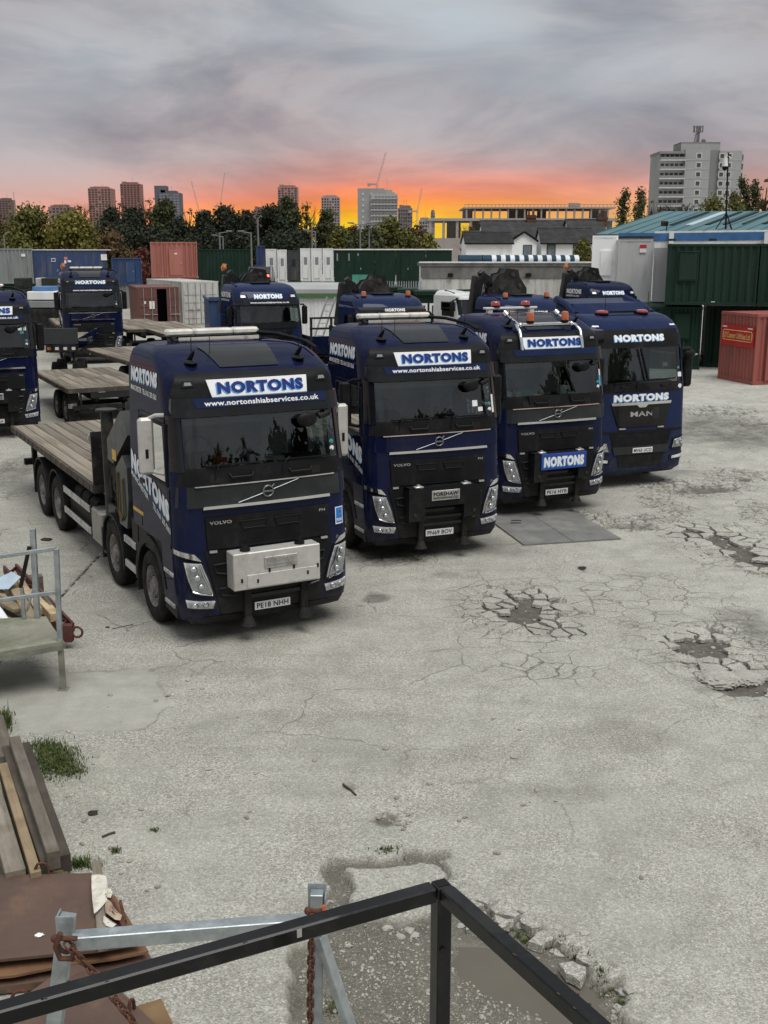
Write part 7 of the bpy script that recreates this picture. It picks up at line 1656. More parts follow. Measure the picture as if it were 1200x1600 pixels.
        m = MB(); m.tube([(sg_ * 1.20, .34, 3.0), (sg_ * 1.32, .26, 3.02), (sg_ * 1.44, .36, 2.95)], .05, 8); m.box(sg_ * 1.30, sg_ * 1.55, .36, .50, 2.15, 3.0, .05); m.ball((sg_ * 1.36, .30, 2.9), .16, .10, .12, 10, 6); m.build('mirror', BLK, root)
        m = MB(); m.add([(sg_ * 1.216, y, z) for y, z in [(.48, 2.86), (1.62, 2.86), (1.62, 2.12), (.42, 2.12)]], [(0, 1, 2, 3)]); m.build('side_window', SG, root)
        cab.ruled([tuple(sorted(((sg_ * 1.06, 3.56), (sg_ * .92, 3.56)))), tuple(sorted(((sg_ * 1.07, 3.53), (sg_ * .92, 3.53))))], .025, .02, 3, 1).build('marker_lamp', LAMPB, root)
        m = MB(); m.cyl((sg_ * .52, 1.0, 3.77), (sg_ * .52, 1.0, 3.80), .16, .16, 16); b = m.build('beacon', BLK, root)
        m = MB(); m.lathe([(0, .15), (.04, .14), (.06, .05), (.06, .001)], 'z', (sg_ * .52, 1.0, 3.80), 16); m.build('beacon_lens', REDL, b)
        wheel(root, sg_, 1.45, xo=1.22); arch(root, sg_, 1.45, .52, -5, 180, .60, .72, .8, 1.23)
        wheel(root, sg_, 5.2, xo=1.22); wheel(root, sg_, 6.55, xo=1.22)
    m = MB(); m.cyl((-.96, cab.F(-.96, 3.24) - .06, 3.24), (-.96, cab.F(-.96, 3.24) - .02, 3.26), .06, .05, 10); m.build('camera_pod', BLK, root)
    number_plate(root, 'MV65 UCO', cab, .02, .86, cab.F(0, .86) - .05)
    for x, dx, z0 in ((-.72, .66, 2.37), (-.15, .03, 2.37)):
        m = MB(); m.tube([(x, cab.F(x, 2.2) - .03, 2.2), (x + .05, cab.F(x, 2.36) - .05, 2.36)], .014, 6)
        if x < -.5: m.bar((x, cab.F(x, 2.33) - .03, 2.33), (x + 1.6, cab.F(.8, 2.37) - .03, 2.40), .02, .03)
        m.build('wiper', BLK, root)
    for o_ in (-.05, .05):
        m = MB(); m.bar((.12 + o_, cab.F(.1, 2.42) - .035, 2.36), (-.02 + o_, cab.F(0, 3.05) - .02, 3.06), .03, .03); m.build('wiper', BLK, root)
    m = MB()
    for x in (-.55, .5): m.tube([(x, cab.F(x, 2.25) - .02, 2.27), (x + .02, cab.F(x, 2.25) - .06, 2.24), (x + .26, cab.F(x, 2.25) - .06, 2.24), (x + .28, cab.F(x, 2.25) - .02, 2.27)], .014, 6)
    m.build('grab_handle', BLK, root)
    for x, z, r_, mm in ((1.0, 2.62, .03, TEALST), (1.02, 2.22, .05, WHITE)):
        m = MB(); m.add([(x + r_ * math.cos(t), cab.F(x + r_ * math.cos(t), z) - .0165, z + r_ * math.sin(t)) for t in [2 * math.pi * k / 14 for k in range(14)]], [tuple(range(14))]); m.build('windscreen_sticker', mm, root)
    cab.ruled([((.98, 2.52), (1.08, 2.52)), ((.98, 2.42), (1.08, 2.42))], .0105, .001, 3, 1).build('windscreen_sticker', PAPER, root)
    cab.ruled([((.62, 2.74), (.76, 2.74)), ((.62, 2.65), (.76, 2.65))], -.05, .001, 3, 1).build('dashboard_item', PAPER, root)
    m = MB(); m.box(-1.12, 1.12, .42, 1.0, 1.9, 2.30, .06); m.build('dashboard', INTD, root)
    m = MB(); m.box(-1.14, 1.14, 2.0, 2.04, 1.6, 3.4); m.box(-1.14, 1.14, .5, 2.0, 3.35, 3.38); m.box(-1.14, 1.14, .6, 2.0, 1.55, 1.6); m.build('cab_lining', INT, root)
    seats(root, SEAT, 1.3, 1.95)
    m = MB()
    for x in (-.5, .62): m.tube([(x, .9, 3.76), (x, .9, 4.25)], .006, 5)
    m.build('roof_aerial', BLK, root)
    m = MB(); m.box(-.42, -.34, 1.0, 7.2, .72, 1.0); m.box(.34, .42, 1.0, 7.2, .72, 1.0); m.box(-.5, .5, .6, 2.1, .55, 1.6); m.build('chassis', CHASS, root)
    for sg_ in (-1, 1):
        m = MB(); m.box(sg_ * 1.0, sg_ * 1.22, .3, .8, .35, 1.25); m.build('step_well', BLK, root)
    return root
t4 = man((5.67, 23.9), 22.0)

# ---- trucks in the second row: rounder, lower roofs
def backtruck(label, loc, rz, top=3.6, style='lamps', paint=None, name_sign=True, sidetext=False, beacons=False, with_crane=True, front=True, white=False, name='parked_truck', group='dark blue trucks parked in the yard', vis_text=False):
    paint = paint or NAVY2; d = top - 3.6
    prof = [(.30, .14, 1.15, .2), (.45, .02, 1.22, .24), (1.25, .0, 1.24, .24), (2.05, .06, 1.24, .24), (2.25, .09, 1.235, .24), (2.92, .24, 1.21, .24), (3.0, .27, 1.21, .24), (3.10 + d, .30, 1.20, .26), (3.30 + d, .42, 1.18, .3), (3.42 + d, .58, 1.15, .3), (3.50 + d, .8, 1.10, .28), (3.57 + d, 1.15, 1.0, .22), (3.6 + d, 1.6, .8, .18)]
    root = thing(name, label, 'truck', (loc[0], loc[1], zg(*loc)), R(rz), group); cab = Cab(prof, 2.2, .09)
    cab.shell([1.2, 1.6, 2.05, 2.15, 2.25, 2.5, 2.7, 2.92, 3.0, 3.1 + d, 3.2 + d, 3.3 + d, 3.37 + d, 3.42 + d, 3.46 + d, 3.50 + d, 3.54 + d, 3.57 + d, 3.59 + d, 3.6 + d], 'cab_body', paint, root, ws=(2.25, 2.92), win=(2.15, 2.7, 2, 4), ycols=[1.0, .82, .62, .35, .08])
    cab.shell([.34, .45, .8, 1.2], 'bumper', paint, root, ycut=.8, cap=False)
    cab.ruled([((-1.12, 2.93), (1.12, 2.93)), ((-1.14, 2.24), (1.14, 2.24))], .008, .002, 12, 4).build('windscreen', WS, root)
    for sg_ in (-1, 1):
        a, b = sorted((sg_ * 1.08, sg_ * 1.2)); cab.ruled([((a, 2.94), (b, 2.94)), ((a, 2.23), (b, 2.23))], .012, .03, 4, 3).build('pillar_trim', BLKG, root)
    v = cab.ruled([((-1.14, 3.04), (1.14, 3.04)), ((-1.16, 2.86), (1.16, 2.86))], .10, .10, 14, 2).build('sun_visor', BLKG if not white else paint, root)
    cab.ruled([((-1.15, 2.26), (1.15, 2.26)), ((-1.15, 2.05), (1.15, 2.05))], .014, .02, 12).build('cowl_panel', BLK, root)
    gr = cab.ruled([((-.8, 2.0), (.8, 2.0)), ((-.75, 1.0), (.75, 1.0))], .018, .03, 10, 3).build('grille_panel', BLK, root)
    for k in range(6): cab.ruled([((-.7, 1.9 - k * .14), (.7, 1.9 - k * .14)), ((-.7, 1.85 - k * .14), (.7, 1.85 - k * .14))], .04, .03, 6, 1).build('slat', BLKG, gr)
    for sg_ in (-1, 1):
        cab.ruled([tuple(sorted(((sg_ * 1.2, 1.12), (sg_ * .82, 1.02)))), tuple(sorted(((sg_ * 1.16, .88), (sg_ * .80, .85))))], .02, .03, 5, 2).build('headlight', LAMPB, root)
        if style == 'lamps': 
            fr = cab.ruled([tuple(sorted(((sg_ * 1.02, 3.22 + d), (sg_ * .78, 3.22 + d)))), tuple(sorted(((sg_ * 1.04, 3.10 + d), (sg_ * .75, 3.10 + d))))], .02, .02, 5, 1).build('roof_lamp', BLK, root)
            cab.ruled([tuple(sorted(((sg_ * 1.0, 3.20 + d), (sg_ * .85, 3.20 + d)))), tuple(sorted(((sg_ * 1.01, 3.12 + d), (sg_ * .83, 3.12 + d))))], .028, .01, 5, 1).build('lamp_lens', CLEARW, fr)
        m = MB(); m.box(sg_ * 1.30, sg_ * 1.50, .42, .54, 2.15, 2.8, .04); m.tube([(sg_ * 1.2, .4, 2.85), (sg_ * 1.3, .38, 2.86), (sg_ * 1.4, .48, 2.8)], .03, 6); m.build('mirror', BLK, root)
        m = MB(); m.add([(sg_ * 1.23, y, z) for y, z in [(.5, 2.75), (1.6, 2.75), (1.6, 2.12), (.45, 2.12)]], [(0, 1, 2, 3)]); m.build('side_window', SG, root)
        wheel(root, sg_, 1.42); arch(root, sg_, 1.42, .52, -5, 180, .60, .72, .8, 1.25); wheel(root, sg_, 5.4)
        if beacons: beacon(root, sg_ * .78, .95, 3.50 + d, AMBER, .085, .15, .05)
    if name_sign:
        q = rect(-.52, .52, 3.075 + d, 3.235 + d); sign_letters(root, cab.quadfn(q, .006), cab.quadfn(q, .010), WHITE, LBLUE)
        letter(MB(), 'www.nortonshiabservices.co.uk', cab.quadfn(rect(-.72, .72, 2.92, 2.98), .104), .03).build('lettering', WHITE, v)
    if vis_text:
        q = rect(-.34, .34, 2.90, 3.0); letter(MB(), 'NORTONS', cab.quadfn(q, .104), .05).build('lettering', WHITE, v)
    if sidetext:
        fn = lambda u, w: (-(cab.S(3.2 + d) + .03), 2.05 - 1.15 * u, 3.10 + d + .2 * w); letter(MB(), 'NORTONS', fn, .05).build('lettering', WHITE, root)
        fn = lambda u, w: (-(cab.S(3.2 + d) + .04), 2.05 - 1.0 * u, 2.98 + d + .07 * w); letter(MB(), 'MANCHESTER TEL 0161 205 0363', fn, .02).build('lettering', WHITE, root)
    m = MB(); m.box(-.36, .36, 1.1, 1.75, 3.58 + d, 3.63 + d, .02); m.tube([(-1.0, .9, 3.50 + d), (-.95, 1.7, 3.60 + d)], .03, 6); m.build('roof_hatch', BLK, root)
    m = MB(); m.box(-1.1, 1.1, .42, 1.0, 1.9, 2.25, .05); m.box(-1.13, 1.13, 1.95, 2.0, 1.6, 3.0); m.build('dashboard', INTD, root)
    seats(root, SEAT, 1.25, 1.9, h=.75)
    m = MB(); m.box(-.42, -.34, 1.0, 8, .72, 1.0); m.box(.34, .42, 1.0, 8, .72, 1.0); m.box(-.5, .5, .6, 2.0, .55, 1.5); m.build('chassis', CHASS, root)
    if with_crane: crane(root, 2.85, 3.75 + d if with_crane is True else with_crane, tip=style == 'lamps')
    return root
t7 = backtruck('dark blue truck with twin roof lamps in the second row, seen over the nearest truck', (-3.95, 39.2), 24, 3.6, sidetext=True, with_crane=4.1)
t8 = backtruck('blue truck with two amber beacons on its low roof, right behind the PN69 truck', (.42, 35.6), 22, 3.42, style='visor', name_sign=False, vis_text=True, beacons=True, with_crane=4.0)
t9 = backtruck('blue truck roof with two amber beacons, half hidden between the third and fourth trucks', (5.0, 35.4), 24, 3.46, style='visor', name_sign=False, vis_text=True, beacons=True, with_crane=4.3)
t10 = backtruck('dark blue truck with twin roof lamps, last of the back row beside the white container', (9.7, 46.3), 22, 3.62, sidetext=True, with_crane=4.2, paint=NAVY)
t11 = backtruck('small white truck cab among the blue trucks of the second row', (4.3, 47.0), 30, 3.2, style='visor', name_sign=False, with_crane=False, paint=mat('white_cab_paint', (.62, .63, .62), .35, 0, .06, 2, coat=.6, dirt=(.3, .29, .26), dirt_amt=.3), white=True, group='other vehicles behind the trucks')

# ---- flatbed trailers standing empty in the gaps
def trailer(label, corners_mid, y_len, rz, z=1.12, axles=(.8, 2.1), hw=1.25, front_axle=None):
    x, y = corners_mid
    root = thing('flatbed_trailer', label, 'trailer', (x, y, zg(x, y)), R(rz), 'empty flatbed trailers in the yard')
    deck(root, 0, y_len, z, hw)
    for sg_ in (-1, 1):
        for a in axles: wheel(root, sg_, a, xo=hw - .06, rad=.44, w=.34)
        m = MB(); m.box(sg_ * (hw - .35), sg_ * (hw - .05), axles[0] - .62, axles[0] - .58, .2, z - .15); m.build('mud_flap', RUBBER, root)
        m = MB(); m.bar((sg_ * (hw - .05), axles[0] - .75, .62), (sg_ * (hw - .25), axles[0] - .6, .62), .1, .12); m.build('side_marker_board', ALU, root)
    m = MB(); m.box(-.45, -.35, .1, y_len - .2, z - .42, z - .14); m.box(.35, .45, .1, y_len - .2, z - .42, z - .14)
    for a in axles: m.cyl((-hw + .3, a, .44), (hw - .3, a, .44), .07, .07, 8)
    m.build('chassis', CHASS, root)
    m = MB(); m.box(-1.1, 1.1, .02, .12, z - .62, z - .5); m.box(-.9, -.84, .02, .1, z - .5, z - .12); m.box(.84, .9, .02, .1, z - .5, z - .12); b = m.build('rear_bumper', CHASS, root)
    m = MB(); m.box(-.6, .6, -.03, -.001, z - .30, z - .14); m.build('lamp_board', DGREY, root)
    return root
ds = thing('dropside_body', 'dark blue dropside lorry body with a railed headboard, between two trucks of the second row', 'lorry body', (-2.75, 41.0, zg(-2.7, 41)), R(18), 'other vehicles behind the trucks')
m = MB(); m.box(0, 2.4, 0, 6, .9, 1.05); m.box(.1, .25, .1, 5.9, .45, .9); m.box(2.15, 2.3, .1, 5.9, .45, .9); m.build('bed', CHASS, ds)
m = MB(); m.box(0, 2.4, -.05, .0, 1.0, 1.65); m.build('tail_board', NAVY, ds)
for x in (.0, 2.36): m = MB(); m.box(x, x + .05, .003, 6, 1.053, 1.65); m.build('side_board', NAVY, ds)
for x in (.0, .77, 1.54, 2.32): m = MB(); m.box(x, x + .08, -.12, -.053, .95, 2.35); m.build('headboard_post', CHASS, ds)
for z in (1.9, 2.28): m = MB(); m.box(0, 2.4, -.053, -.01, z, z + .07); m.build('headboard_rail', CHASS, ds)
for x in (.35, 2.05):
    for y in (.9, 2.2): m = MB(); m.cyl((x - .16, y, .48), (x + .16, y, .48), .48, .48, 20); m.build('wheel', RUBBER, ds)
m = MB(); m.box(.1, 2.3, -.09, -.055, .62, .8); m.build('lamp_board', CHASS, ds)
trailer('empty plank decked trailer standing left of the nearest truck', (-7.75, 31.2), 5.6, 27)
trailer('plank decked trailer end showing behind the nearest truck cab', (-7.0, 36.6), 7.0, 29)
trailer('long plank decked trailer in front of the white refrigerated box', (-8.3, 47.6), 8.5, 23, 1.3, (.9, 2.2, 3.5))
trailer('plank decked trailer right under the open brown container', (-10.4, 50.2), 8.0, 23, 1.3, (.9, 2.2))
# ------------------------------------------------------------------ near things: stair rail, galvanised frame, chains, timber, plates, platform
BLKP = mat('black_gloss_rail_paint', (.008, .008, .0085), .3, 0, .2, 3, coat=.3, dirt=(.03, .03, .027), dirt_amt=.35, dscale=6, bump=.06, bscale=30)
hr_ = thing('handrail', 'black box section handrail of the outside stair, bent round a corner post', 'handrail', (0, 0, 0))
zr_ = 3.6; c0 = gp(690, 1390, zr_); cl = gp(-5, 1586, zr_); cr_ = gp(930, 1604, zr_); dl = (cl - c0).normalized(); dr_ = (cr_ - c0).normalized()
m = MB(); M4 = Matrix.Rotation(math.atan2(dl.y, dl.x), 4, 'Z'); m.box(-.020, .020, -.020, .020, 0, zr_ + .018, .003, Matrix.Translation((c0.x, c0.y, 0)) @ M4); po = m.build('post', BLKP, hr_)
m = MB(); m.bar(c0 + dl * .023, c0 + dl * 1.9, .04, .04, .004); m.build('rail', BLKP, hr_)
m = MB(); m.bar(c0 + dr_ * .023, c0 + dr_ * 1.5, .04, .04, .004); m.build('rail', BLKP, hr_)
m = MB(); m.box(-.014, .014, -.014, .014, zr_ + .0182, zr_ + .0195, 0, Matrix.Translation((c0.x, c0.y, 0)) @ M4); m.build('tube_hollow_shade', PRINT, hr_)  # black square painted as the shade inside the hollow post
for d, L in ((dl, 1.88), (dr_, 1.48)):
    q = c0 + d * L; m = MB(); m.box(q.x - .025, q.x + .025, q.y - .025, q.y + .025, 0, zr_ - .026, .003); m.build('post', BLKP, hr_)
m = MB(); q = c0 + dl * .38; nn = Vector((dl.y, -dl.x, 0)); nn = nn if nn.y < 0 else -nn
m.bar(q + nn * .021 - dl * .006 + Vector((0, 0, .006)), q + nn * .021 + dl * .006 + Vector((0, 0, .006)), .002, .02); m.build('worn_tag', ALU, hr_)
CHIP = mat('paint_chip', (.06, .045, .036), .8)
for k in range(16):
    d, L = rnd.choice(((dl, 1.1), (dr_, .6))); q = c0 + d * rnd.uniform(.08, L); s_ = d.cross(Vector((0, 0, 1))); m = MB(); w_ = rnd.uniform(.001, .004); e_ = rnd.choice((-.0195, .0195)); m.box(-w_ * 1.6, w_ * 1.6, -.002, .002, 0, .0006); o = m.build('paint_chip', CHIP, hr_); o.location = q + s_ * e_ * .9 + Vector((0, 0, .0201)); o.rotation_euler = (0, 0, math.atan2(d.y, d.x) + rnd.uniform(-.2, .2))
for z in (3.45, 3.2, 2.95): m = MB(); m.cyl((c0.x + .004, c0.y - .027, z), (c0.x + .004, c0.y - .020, z), .007, .007, 8); m.build('bolt_head', BLKP, hr_)
RUST = mat('rusty_iron', (.055, .024, .016), .85, .2, .4, 14, col2=(.14, .055, .03), bump=.4, bscale=120)
RUSTP = mat('rusty_plate', (.085, .056, .044), .62, .25, .3, 1.6, col2=(.135, .082, .06), dirt=(.19, .115, .072), dirt_amt=.35, dscale=2.6, bump=.12, bscale=40)
RUSTP2 = mat('brown_rust_plate', (.15, .075, .04), .7, .2, .3, 2.5, col2=(.22, .12, .06), dirt=(.10, .055, .04), dirt_amt=.3, dscale=3, bump=.15, bscale=40)
GALV2 = mat('galvanised_frame_steel', (.33, .37, .38), .4, .6, .2, 9, dirt=(.45, .48, .48), dirt_amt=.4, dscale=11)
gf = thing('galvanised_frame', 'galvanised steel trestle frame standing before the rusty plates, chained at its corners', 'steel frame', (0, 0, 0))
pT, pB = at(105, 1432, 5.42), at(86, 1600, 5.42); k = pB + (pB - pT) * (pB.z / (pT.z - pB.z))
m = MB(); m.bar(k, pT, .085, .09, .004); m.build('post', GALV2, gf)
m = MB(); m.bar(pT + Vector((.0, -.049, -.13)), pT + Vector((.0, -.049, .03)), .10, .008); m.bar(pT + Vector((-.048, 0, -.13)), pT + Vector((-.048, 0, .02)), .008, .09); m.build('top_lug', GALV2, gf)
qT, qB = at(495, 1394, 5.70), at(494, 1600, 5.70); k2 = qB + (qB - qT) * (qB.z / (qT.z - qB.z))
m = MB(); m.bar(k2, qT, .075, .07, .004); m.build('post', GALV2, gf)
m = MB(); m.bar(qT + Vector((.0, .04, -.2)), qT + Vector((.0, .04, .03)), .11, .008); m.bar(qT + Vector((.05, .0, -.2)), qT + Vector((.05, .0, -.02)), .008, .08); m.build('top_lug', GALV2, gf)
a, b = at(500, 1462, 5.68), at(546, 1602, 5.58); k3 = b + (b - a) * (b.z / (a.z - b.z)); m = MB(); m.bar(k3, a, .07, .05, .004); m.build('brace', GALV2, gf)
a, b = at(112, 1470, 5.36), at(486, 1441, 5.64); m = MB(); m.bar(a, b, .085, .085, .005); m.build('crossbar', GALV2, gf)
for q, z in ((k, 0), (k2, 0), (k3, 0)): m = MB(); m.box(q.x - .08, q.x + .08, q.y - .08, q.y + .08, -.02, .012); m.build('foot_plate', GALV2, gf)
def chain(label, pts, L=.058, r=.0075):
    root = thing('rusty_chain', label, 'chain', (0, 0, 0), 0, 'rusty chains on the galvanised frame')
    m = MB(); hw = .017; hl = L / 2 - hw + .006; ring = [(hw * math.cos(t), 0, hl + hw * math.sin(t)) for t in [math.pi * k / 6 for k in range(7)]] + [(-hw * math.cos(t), 0, -hl - hw * math.sin(t)) for t in [math.pi * k / 6 for k in range(7)]]
    m.tube(ring, r, 6, True); me = None; P_ = [Vector(p) for p in pts]; d = []; 
    acc = 0; i = 0; step = L * .80; seg = [(P_[j + 1] - P_[j]).length for j in range(len(P_) - 1)]; tot = sum(seg); n = int(tot / step)
    for k in range(n):
        s_ = (k + .5) * step; j = 0
        while j < len(seg) - 1 and s_ > seg[j]: s_ -= seg[j]; j += 1
        p = P_[j].lerp(P_[j + 1], s_ / seg[j]); dr = (P_[j + 1] - P_[j]).normalized()
        if me is None: o = m.build('link', RUST, root); me = o.data
        else: o = link('link', me, root)
        o.rotation_mode = 'QUATERNION'; o.rotation_quaternion = dr.to_track_quat('Z', 'Y') @ Matrix.Rotation(R(90 * (k % 2) + rnd.uniform(-12, 12) + 20), 4, 'Z').to_quaternion(); o.location = p
    return root
def shackle(root, p, s_=.07, ang=0):
    m = MB(); m.tube([(p.x + s_ * .6 * math.cos(t), p.y - .01, p.z + s_ * math.sin(t) - (s_ * .6 if abs(math.sin(t)) < .01 else 0)) for t in [math.pi + math.pi * k / 8 for k in range(9)]], .013, 8)
    m.cyl((p.x - s_ * .85, p.y - .01, p.z + .01), (p.x + s_ * .85, p.y - .01, p.z + .01), .014, .014, 8); m.ball((p.x - s_ * .75, p.y - .01, p.z + .01), .024); m.build('shackle', RUST, root)
p1 = at(103, 1467, 5.28); ch1 = chain('rusty chain hanging slack from the left post of the galvanised frame', [at(104, 1474, 5.27), at(120, 1492, 5.25), at(150, 1525, 5.24), at(180, 1562, 5.24), at(205, 1592, 5.24), at(230, 1640, 5.26), at(250, 1700, 5.3)]); shackle(ch1, p1, .075)
m = MB(); e_ = p1; m.tube([e_ + Vector((-.02, -.02, .05)), e_ + Vector((-.05, -.03, -.03)), e_ + Vector((-.03, -.03, -.10)), e_ + Vector((.03, -.02, -.11)), e_ + Vector((.05, -.02, -.05))], .016, 8); m.build('hook', RUST, ch1)
p2 = at(492, 1424, 5.56); ch2 = chain('rusty chain hanging straight down the right post of the galvanised frame', [at(487, 1440, 5.60), at(486, 1500, 5.60), at(485, 1560, 5.60), at(485, 1620, 5.60), at(485, 1700, 5.60)]); shackle(ch2, p2, .05)
m = MB(); m.tube([p2 + Vector((.05, -.02, .05)), p2 + Vector((.065, -.03, -.02)), p2 + Vector((.03, -.03, -.07)), p2 + Vector((-.01, -.03, -.06)), p2 + Vector((-.02, -.03, 0))], .014, 8); m.build('hook', mat('faded_orange_hook', (.40, .10, .045), .7, 0, .2, 20), ch2)
# timber stack
TG, TP, TDK = wood('weathered_grey_timber', (.10, .088, .07), (.23, .205, .165)), wood('pale_pine_timber', (.30, .22, .13), (.47, .37, .23)), wood('dark_wet_timber', (.055, .045, .035), (.13, .11, .085))
def beam(label, a, b, w, h, z1, m_, za=None, name='timber_beam', group='timbers stacked at the left', cat='timber'):
    A = gp(a[0], a[1], z1 if za is None else za); B = gp(b[0], b[1], z1); d = (B - A); L = d.length
    m = MB(); m.box(-w / 2, w / 2, 0, L, -h, 0, .006); o = m.build(name, m_); o.location = A; rz = math.atan2(-d.x, d.y); o.rotation_euler = (math.atan2(d.z, math.hypot(d.x, d.y)), 0, rz); return tag(o, label, cat, group)
beam('thick weathered grey beam on top of the timber stack, right of the pale pine', (22, 1150), (83, 1330), .105, .17, .36, TG)
beam('dark lower beam showing along the right side of the timber stack', (36, 1160), (98, 1336), .13, .16, .20, TDK)
beam('pale yellow pine beam in the middle of the timber stack', (4, 1192), (56, 1362), .085, .16, .30, TP)
beam('broad grey brown beam left of the pale pine one', (-22, 1200), (24, 1360), .16, .14, .30, TG)
beam('dark narrow beam between the pale pine and the top grey one', (8, 1165), (70, 1345), .07, .16, .26, TDK)
beam('dark crosswise bearer under the near end of the timber stack', (-10, 1358), (108, 1338), .12, .10, .11, TDK)
beam('short pale offcut under the near end of the timber stack', (68, 1362), (104, 1352), .09, .06, .07, TP, name='timber_offcut')
beam('dark timber at the left edge under the broad beam', (-50, 1230), (-8, 1372), .2, .16, .18, TDK)
beam('weathered beam end at the far left, above the grass', (-6, 1118), (12, 1180), .14, .2, .24, TG)
# rusty plates
def plate(label, px_pts, z, th, m_, tilt=()):
    P_ = [gp(x, y, z) for x, y in px_pts]
    for i, dz_ in tilt: P_[i] = P_[i] + Vector((0, 0, dz_))
    n = len(P_); v = [tuple(p) for p in P_] + [(p.x, p.y, p.z - th) for p in P_]; m = MB(); m.add(v, [tuple(range(n)), tuple(range(2 * n - 1, n - 1, -1))] + [(i, (i + 1) % n, (i + 1) % n + n, i + n) for i in range(n)])
    o = m.build('steel_plate', m_); return tag(o, label, 'steel plate', 'rusty steel plates at the left')
def loop(parent, px, py, z, w=.10, h=.12, ang=0, r=.012):
    c = gp(px, py, z); m = MB(); ca, sa = math.cos(ang), math.sin(ang)
    m.tube([(c.x + ca * w * q, c.y + sa * w * q, z + zz) for q, zz in ((-.5, -.01), (-.48, h * .6), (-.3, h * .92), (0, h), (.3, h * .92), (.48, h * .6), (.5, -.01))], r, 8); o = m.build('lifting_loop', RUST, None); o.parent = parent; return o
pl1 = plate('large flat rusty steel plate on top of the stack, torn paper lying on it', [(-160, 1370), (-60, 1369), (60, 1366), (143, 1364), (152, 1380), (170, 1405), (192, 1432), (222, 1472), (190, 1478), (150, 1485), (90, 1490), (30, 1496), (0, 1499), (-160, 1515)], .25, .022, RUSTP)
loop(pl1, 66, 1366, .25, .10, .10, .2); loop(pl1, 127, 1484, .25, .05, .07, .9, .010)
pl2 = plate('rusty plate just under the top one, its ragged edge showing at the front', [(-160, 1380), (140, 1375), (180, 1400), (232, 1486), (180, 1497), (100, 1508), (20, 1524), (-160, 1540)], .16, .02, RUSTP2)
pl5 = plate('dark thick plate lowest of the stack, sticking out at the right corner', [(-160, 1400), (150, 1380), (190, 1420), (240, 1502), (190, 1512), (100, 1530), (-160, 1560)], .08, .06, RUSTP)
pl3 = plate('rusty plate leaning in front of the stack, near the left post', [(126, 1506), (170, 1530), (262, 1618), (200, 1660), (-60, 1660), (-10, 1590)], .10, .02, RUSTP, tilt=((0, .06),))
loop(pl3, 32, 1568, .10, .11, .10, .35); loop(pl3, 206, 1580, .10, .05, .09, 1.1, .012)
pl4 = plate('small ochre brown plate at the bottom, right of the leaning one', [(212, 1572), (252, 1560), (276, 1612), (290, 1660), (230, 1660)], .05, .03, mat('ochre_rust_plate', (.16, .095, .045), .75, .1, .3, 4, col2=(.22, .14, .07), bump=.1))
m = MB(); a, b = gp(168, 1398, .30), gp(196, 1452, .27); m.bar(a, b, .035, .03); a2, b2 = gp(188, 1408, .27), gp(196, 1440, .27); m.bar(a2, b2, .02, .02); tag(m.build('angle_iron', RUST), 'thin rusty angle iron beside the torn paper', 'steel bar')
bt = beam('grey wooden batten lying under the torn white paper', (151, 1343), (161, 1482), .075, .03, .285, TG, name='wooden_batten', group='timbers stacked at the left', cat='batten')
PAP = mat('weathered_white_paper', (.60, .58, .50), .9, 0, .12, 5, dirt=(.28, .23, .16), dirt_amt=.4, dscale=7, bump=.2, bscale=30); CARD = mat('brown_torn_card', (.38, .30, .22), .9, 0, .2, 8)
def sheet(px_pts, z, lift, m_, parent, name, seed):
    rs = random.Random(seed); n = len(px_pts); c = [sum(p[i] for p in px_pts) / n for i in (0, 1)]; v = []; f = []
    rings = 4; P_ = []
    for r_ in range(rings + 1):
        for p in px_pts:
            t = r_ / rings; x = c[0] + (p[0] - c[0]) * t; y = c[1] + (p[1] - c[1]) * t; q = gp(x, y, z + lift * rs.random() * (1.2 if r_ == rings else .7)); P_.append(q)
    m = MB(); m.add([tuple(q) for q in P_], [(r_ * n + k, r_ * n + (k + 1) % n, (r_ + 1) * n + (k + 1) % n, (r_ + 1) * n + k) for r_ in range(rings) for k in range(n)], True); return m.build(name, m_, parent)
tp = thing('torn_paper', 'torn off-white paper and card lying across the rusty plate', 'paper', (0, 0, 0))
sheet([(143, 1367), (155, 1366), (166, 1369), (168, 1384), (171, 1392), (166, 1400), (168, 1406), (160, 1416), (152, 1424), (147, 1428), (144, 1404), (143, 1385)], .30, .016, PAP, tp, 'sheet', 3)
sheet([(168, 1405), (174, 1410), (178, 1418), (184, 1425), (191, 1430), (188, 1438), (180, 1437), (172, 1431), (165, 1426), (164, 1414)], .30, .04, CARD, tp, 'torn_card', 5)
sheet([(162, 1430), (170, 1436), (182, 1444), (176, 1449), (166, 1447), (161, 1440)], .29, .02, PAP, tp, 'paper_scrap', 6)
sheet([(168, 1390), (173, 1388), (176, 1395), (173, 1403), (167, 1402)], .31, .03, PAP, tp, 'paper_scrap', 8)
m = MB(); v, f = rock_shape(.028, .4, .3, 1); m.add(v, f, True); o = m.build('white_dropping', WHITE); q = gp(61, 1462, .25); o.location = (q.x, q.y, .256); tag(o, 'small white splash of litter on the rusty plate left of the post', 'litter')
